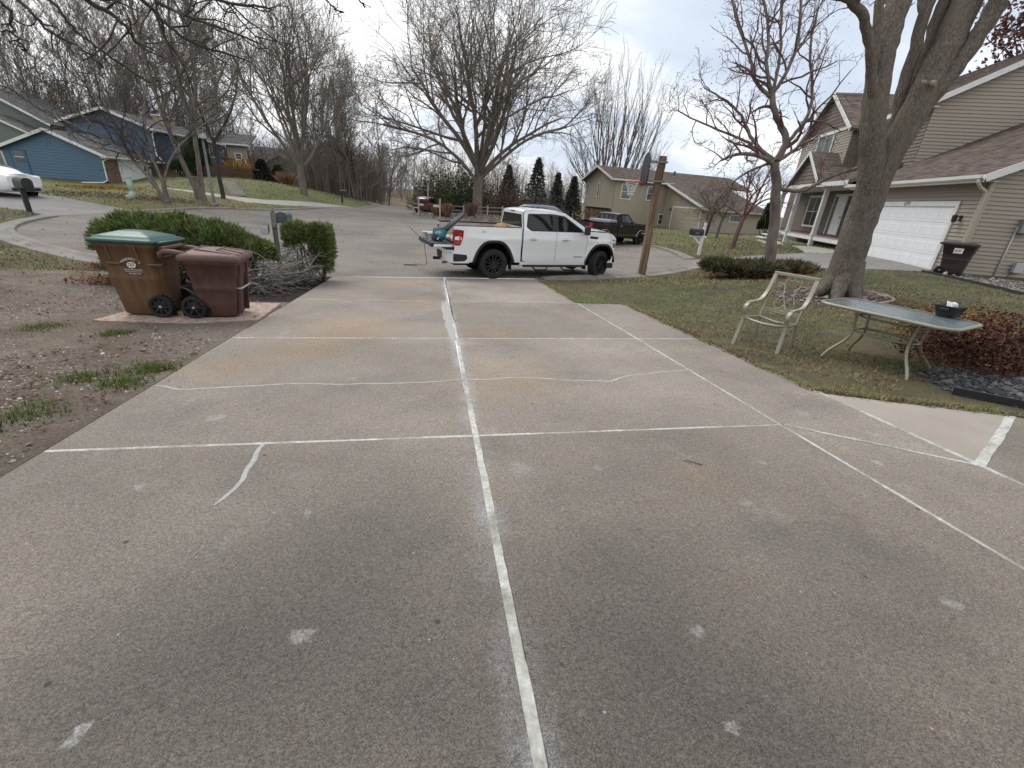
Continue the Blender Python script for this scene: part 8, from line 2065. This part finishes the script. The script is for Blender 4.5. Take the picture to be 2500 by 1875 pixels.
def litter(P, size, rg, cols, name, lift=.012, flat=.35):
    n = len(P); z = Z(P[:, 0], P[:, 1]) + lift * rg.uniform(.5, 2.2, n); c = np.c_[P, z]; a = rg.random(n) * 6.28
    u = np.c_[np.cos(a), np.sin(a), rg.normal(0, flat, n)]; u /= np.linalg.norm(u, axis=1)[:, None]; w_ = np.c_[-np.sin(a), np.cos(a), rg.normal(0, flat, n)]; s = (size * rg.uniform(.5, 1.4, n))[:, None]
    V = np.stack([c - u * s * .5, c - u * s * .1 + w_ * s * .38, c + u * s * .12 + w_ * s * .16 + np.array([0, 0, .15]) * s, c + u * s * .55, c + u * s * .1 - w_ * s * .2, c - u * s * .15 - w_ * s * .4 + np.array([0, 0, .1]) * s], 1)
    i = np.arange(n)[:, None] * 6; F = np.concatenate([i + np.array([0, 5, 2, 1]), i + np.array([5, 4, 3, 2])]); col = np.array(cols)[rg.integers(0, len(cols), n)] * rg.uniform(.6, 1.3, n)[:, None]
    mb = MB(); mb.add(V.reshape(-1, 3), F, np.repeat(col, 6, 0)); return mb.build(name, LEAF, kind='stuff')
BRL = [(.2, .105, .055), (.15, .075, .042), (.26, .17, .1), (.12, .065, .045)]
P = polar(22000, 3.5, 30, R(0), R(62), rg, 1.0); k = not_in(P, [h for h in HARD if h not in ('juniper_bed', 'maple_bed')] + ['gravel_bed']) & (P[:, 0] > 2.5); v = vnoise(P, 2.1, 7) + .5 * vnoise(P, .6, 1) + np.exp(-(np.hypot(P[:, 0] - 8, P[:, 1] - 14.5) / 2.6) ** 2) * 1.3; k &= rg.random(len(P)) < np.clip(.16 + v * .36, .05, 1); litter(P[k], np.full(k.sum(), .045), rg, BRL, 'fallen_leaves')
P = np.array(BEDG).mean(0) + rg.normal(0, 1, (2600, 2)) * np.array([1.5, .9]); k = inside(P, BEDG); litter(P[k], np.full(k.sum(), .07), rg, [(.19, .075, .05), (.15, .06, .045), (.22, .11, .07)], 'bed_leaves', .03)
P = np.array([9.5, 9.0]) + rg.normal(0, .85, (1500, 2)); litter(P, np.full(len(P), .055), rg, [(.16, .08, .055), (.12, .06, .045), (.22, .15, .1)], 'bed_leaves', .02)
P = polar(16000, 3, 17, R(-66), R(-14), rg, 1.0); k = not_in(P, HARD) & (P[:, 0] < -2.8); k &= rg.random(len(P)) < np.clip(.12 + .5 * vnoise(P, 1.6, 11) + 1.0 * np.exp(-(np.hypot(P[:, 0] + 5.6, P[:, 1] - 9.2) / 1.3) ** 2), .04, 1); litter(P[k], np.full(k.sum(), .045), rg, [(.2, .11, .06), (.13, .085, .06), (.27, .2, .14), (.1, .07, .055)], 'fallen_leaves', .016)
P = polar(6000, 14, 62, R(-50), R(30), rg, 1.0); k = rg.random(len(P)) < np.clip(.25 + .5 * vnoise(P, 3.5, 13), .03, 1); k &= ~inside(P, STREET) | (rg.random(len(P)) < .35); litter(P[k], np.full(k.sum(), .075), rg, BRL, 'fallen_leaves', .02)
P = np.c_[rg.uniform(-13, 11, 7000), rg.uniform(13.2, 40, 7000)]; k = inside(P, STREET); litter(P[k], np.full(k.sum(), .04), rg, [(.13, .1, .08), (.09, .07, .055), (.2, .15, .1)], 'street_leaves', .006, .15)
q = gp(255, 461); P = q[:2] + rg.normal(0, 1, (1700, 2)) * np.array([1.1, .5]); d = np.c_[rg.normal(0, .5, (len(P), 2)), np.ones(len(P))]; mb = MB(); sprays(mb, np.c_[P, Z(P[:, 0], P[:, 1])], d, np.full(len(P), .22), rg, [(.36, .2, .045), (.42, .27, .07), (.28, .14, .04)], 1, .14, .3); o = mb.build('golden_ground_cover', LEAF, kind='stuff')
q = gp(300, 480); P = q[:2] + rg.normal(0, 1, (2500, 2)) * np.array([2.2, 1.0]); litter(P, np.full(len(P), .1), rg, [(.17, .1, .07), (.13, .08, .06)], 'bed_leaves', .02)
for c, n, s_ in ((gp(270, 690), 700, .3), (gp(255, 655), 350, .2)): litter(c[:2] + rg.normal(0, s_, (n, 2)), np.full(n, .06), rg, [(.22, .09, .045), (.17, .07, .04), (.26, .14, .07)], 'leaf_pile', .06, .6)
def stones(P, size, rg, cols, name, sink=.2, sq=.62):
    n = len(P); z = Z(P[:, 0], P[:, 1]); s = size * rg.lognormal(0, .35, n); a = rg.random(n) * 6.28; ca, sa = np.cos(a), np.sin(a)
    base = np.array([(1, 0, 0), (.2, .9, .1), (-.95, .15, 0), (-.1, -.85, 0), (.1, .05, 1), (0, 0, -.8)]); V = base[None] * (1 + rg.normal(0, .18, (n, 6, 3))) * s[:, None, None]; V[..., 2] *= sq
    X = V[..., 0] * ca[:, None] - V[..., 1] * sa[:, None]; Y = V[..., 0] * sa[:, None] + V[..., 1] * ca[:, None]
    V = np.stack([X + P[:, :1], Y + P[:, 1:2], V[..., 2] + (z + s * sq * (1 - 2 * sink) * .5)[:, None]], -1)
    F = (np.arange(n)[:, None, None] * 6 + np.array([(0, 1, 4), (1, 2, 4), (2, 3, 4), (3, 0, 4), (1, 0, 5), (2, 1, 5), (3, 2, 5), (0, 3, 5)])[None]).reshape(-1, 3); col = np.array(cols)[rg.integers(0, len(cols), n)] * rg.uniform(.65, 1.3, n)[:, None]
    mb = MB(); mb.add(V.reshape(-1, 3), F, np.repeat(col, 6, 0)); return mb.build(name, STONE, kind='stuff')
STONE = vcol_mat('stone_tint', .85, .3)
P = polar(52000, 2.9, 15, R(-68), R(-12), rg, 1.1); k = not_in(P, HARD) & (P[:, 0] < -2.78) & ~((P[:, 0] > -5) & (P[:, 1] > 7.0) & (P[:, 1] < 8.6)); v = vnoise(P, 1.5, 21) + .7 * vnoise(P, .5, 3); k &= rg.random(len(P)) < np.clip(.35 + .5 * v, .08, 1)
stones(P[k], .0105, rg, [(.33, .29, .27), (.2, .17, .15), (.5, .46, .43), (.12, .095, .08), (.24, .185, .14)], 'gravel')
P = np.c_[rg.uniform(-4.8, -2.75, 5200), rg.uniform(8.7, 12.9, 5200)]; k = inside(P, MULCH); stones(P[k], .018, rg, [(.035, .027, .024), (.06, .045, .037), (.02, .016, .014)], 'mulch_chips', .1, .4)
P = np.c_[rg.uniform(5.8, 8.8, 5200), rg.uniform(2.2, 4.8, 5200)]; k = inside(P, SROCK); stones(P[k], .028, rg, [(.07, .075, .08), (.11, .115, .12), (.045, .048, .05), (.16, .15, .145)], 'bed_rocks', .1)
P = np.c_[rg.uniform(13, 19, 3000), rg.uniform(6, 13, 3000)]; k = inside(P, RROCK); stones(P[k], .035, rg, [(.26, .22, .19), (.19, .165, .15), (.33, .29, .25)], 'bed_rocks', .1)
P = np.c_[rg.uniform(-2.5, 9.5, 5600), rg.uniform(34, 56, 5600)]; k = inside(P, ISLAND); stones(P[k], .10, rg, [(.19, .155, .14), (.13, .105, .095), (.25, .21, .19)], 'island_rocks', .1)
P = np.array([9.5, 9.0]) + rg.normal(0, .9, (500, 2)); k = inside(P, BEDH); stones(P[k], .05, rg, [(.2, .165, .15), (.27, .22, .2)], 'bed_rocks', .1)
# edging strips and a few sticks, twigs on the concrete
def edging(name, line, h, w, material):
    P = smooth_line(line, 2); o = MB()
    for a, b in zip(P[:-1], P[1:]): o.bar((a[0], a[1], z1(*a) + h * .4), (b[0], b[1], z1(*b) + h * .4), w, h)
    return o.build(name, material, kind='structure')
edging('bed_edging', [(5.95, 3.72), (6.5, 3.1), (7.4, 2.35)], .1, .025, mat('edging_plastic', (.03, .034, .038), .6)); edging('bed_edging', [tuple(p[:2]) for p in gps([(2250, 664), (2330, 681), (2420, 702), (2500, 722)])], .08, .03, MATS['edging_plastic'])
edging('bed_edging', BEDH[9:] + BEDH[:3], .07, .06, mat('tan_edging', (.3, .24, .2), .9, var=.2, scale=6))
for k, (px, py, l, a) in enumerate([(1690, 1133, .12, -.6)]):
    c = gp(px, py); zc = drive_z(c[0], c[1]) + .006; tag(MB().tube([(c[0] - l / 2, c[1] - a * l / 2, zc), (c[0], c[1] + .01, zc + .004), (c[0] + l / 2, c[1] + a * l / 2, zc)], .003, 5).build('twig', TWIGB), 'thin dark twig lying on the driveway concrete', 'twig')
c = polar(110, 1.2, 12, R(-20), R(30), rg, .7); k = (c[:, 0] > DX0) & (c[:, 0] < 4.2) & (c[:, 1] < 12.5); c = c[k]
n = len(c); mb = MB(); a = rg.random(n) * 6.28; s = rg.uniform(.0025, .006, n)
V = np.stack([np.c_[c[:, 0] + np.cos(a + t) * s * f, c[:, 1] + np.sin(a + t) * s * f, drive_z(c[:, 0], c[:, 1]) + .0035 + g_ * s] for t, f, g_ in ((0, 1.5, 0), (1.7, .7, .6), (3.1, 1.5, .1), (4.6, .6, .5))], 1)
mb.add(V.reshape(-1, 3), np.arange(4 * n).reshape(n, 4), np.repeat(np.array([(.05, .042, .036), (.3, .27, .23), (.1, .07, .05)])[rg.integers(0, 3, n)], 4, 0)); mb.build('grit', STONE, kind='stuff')
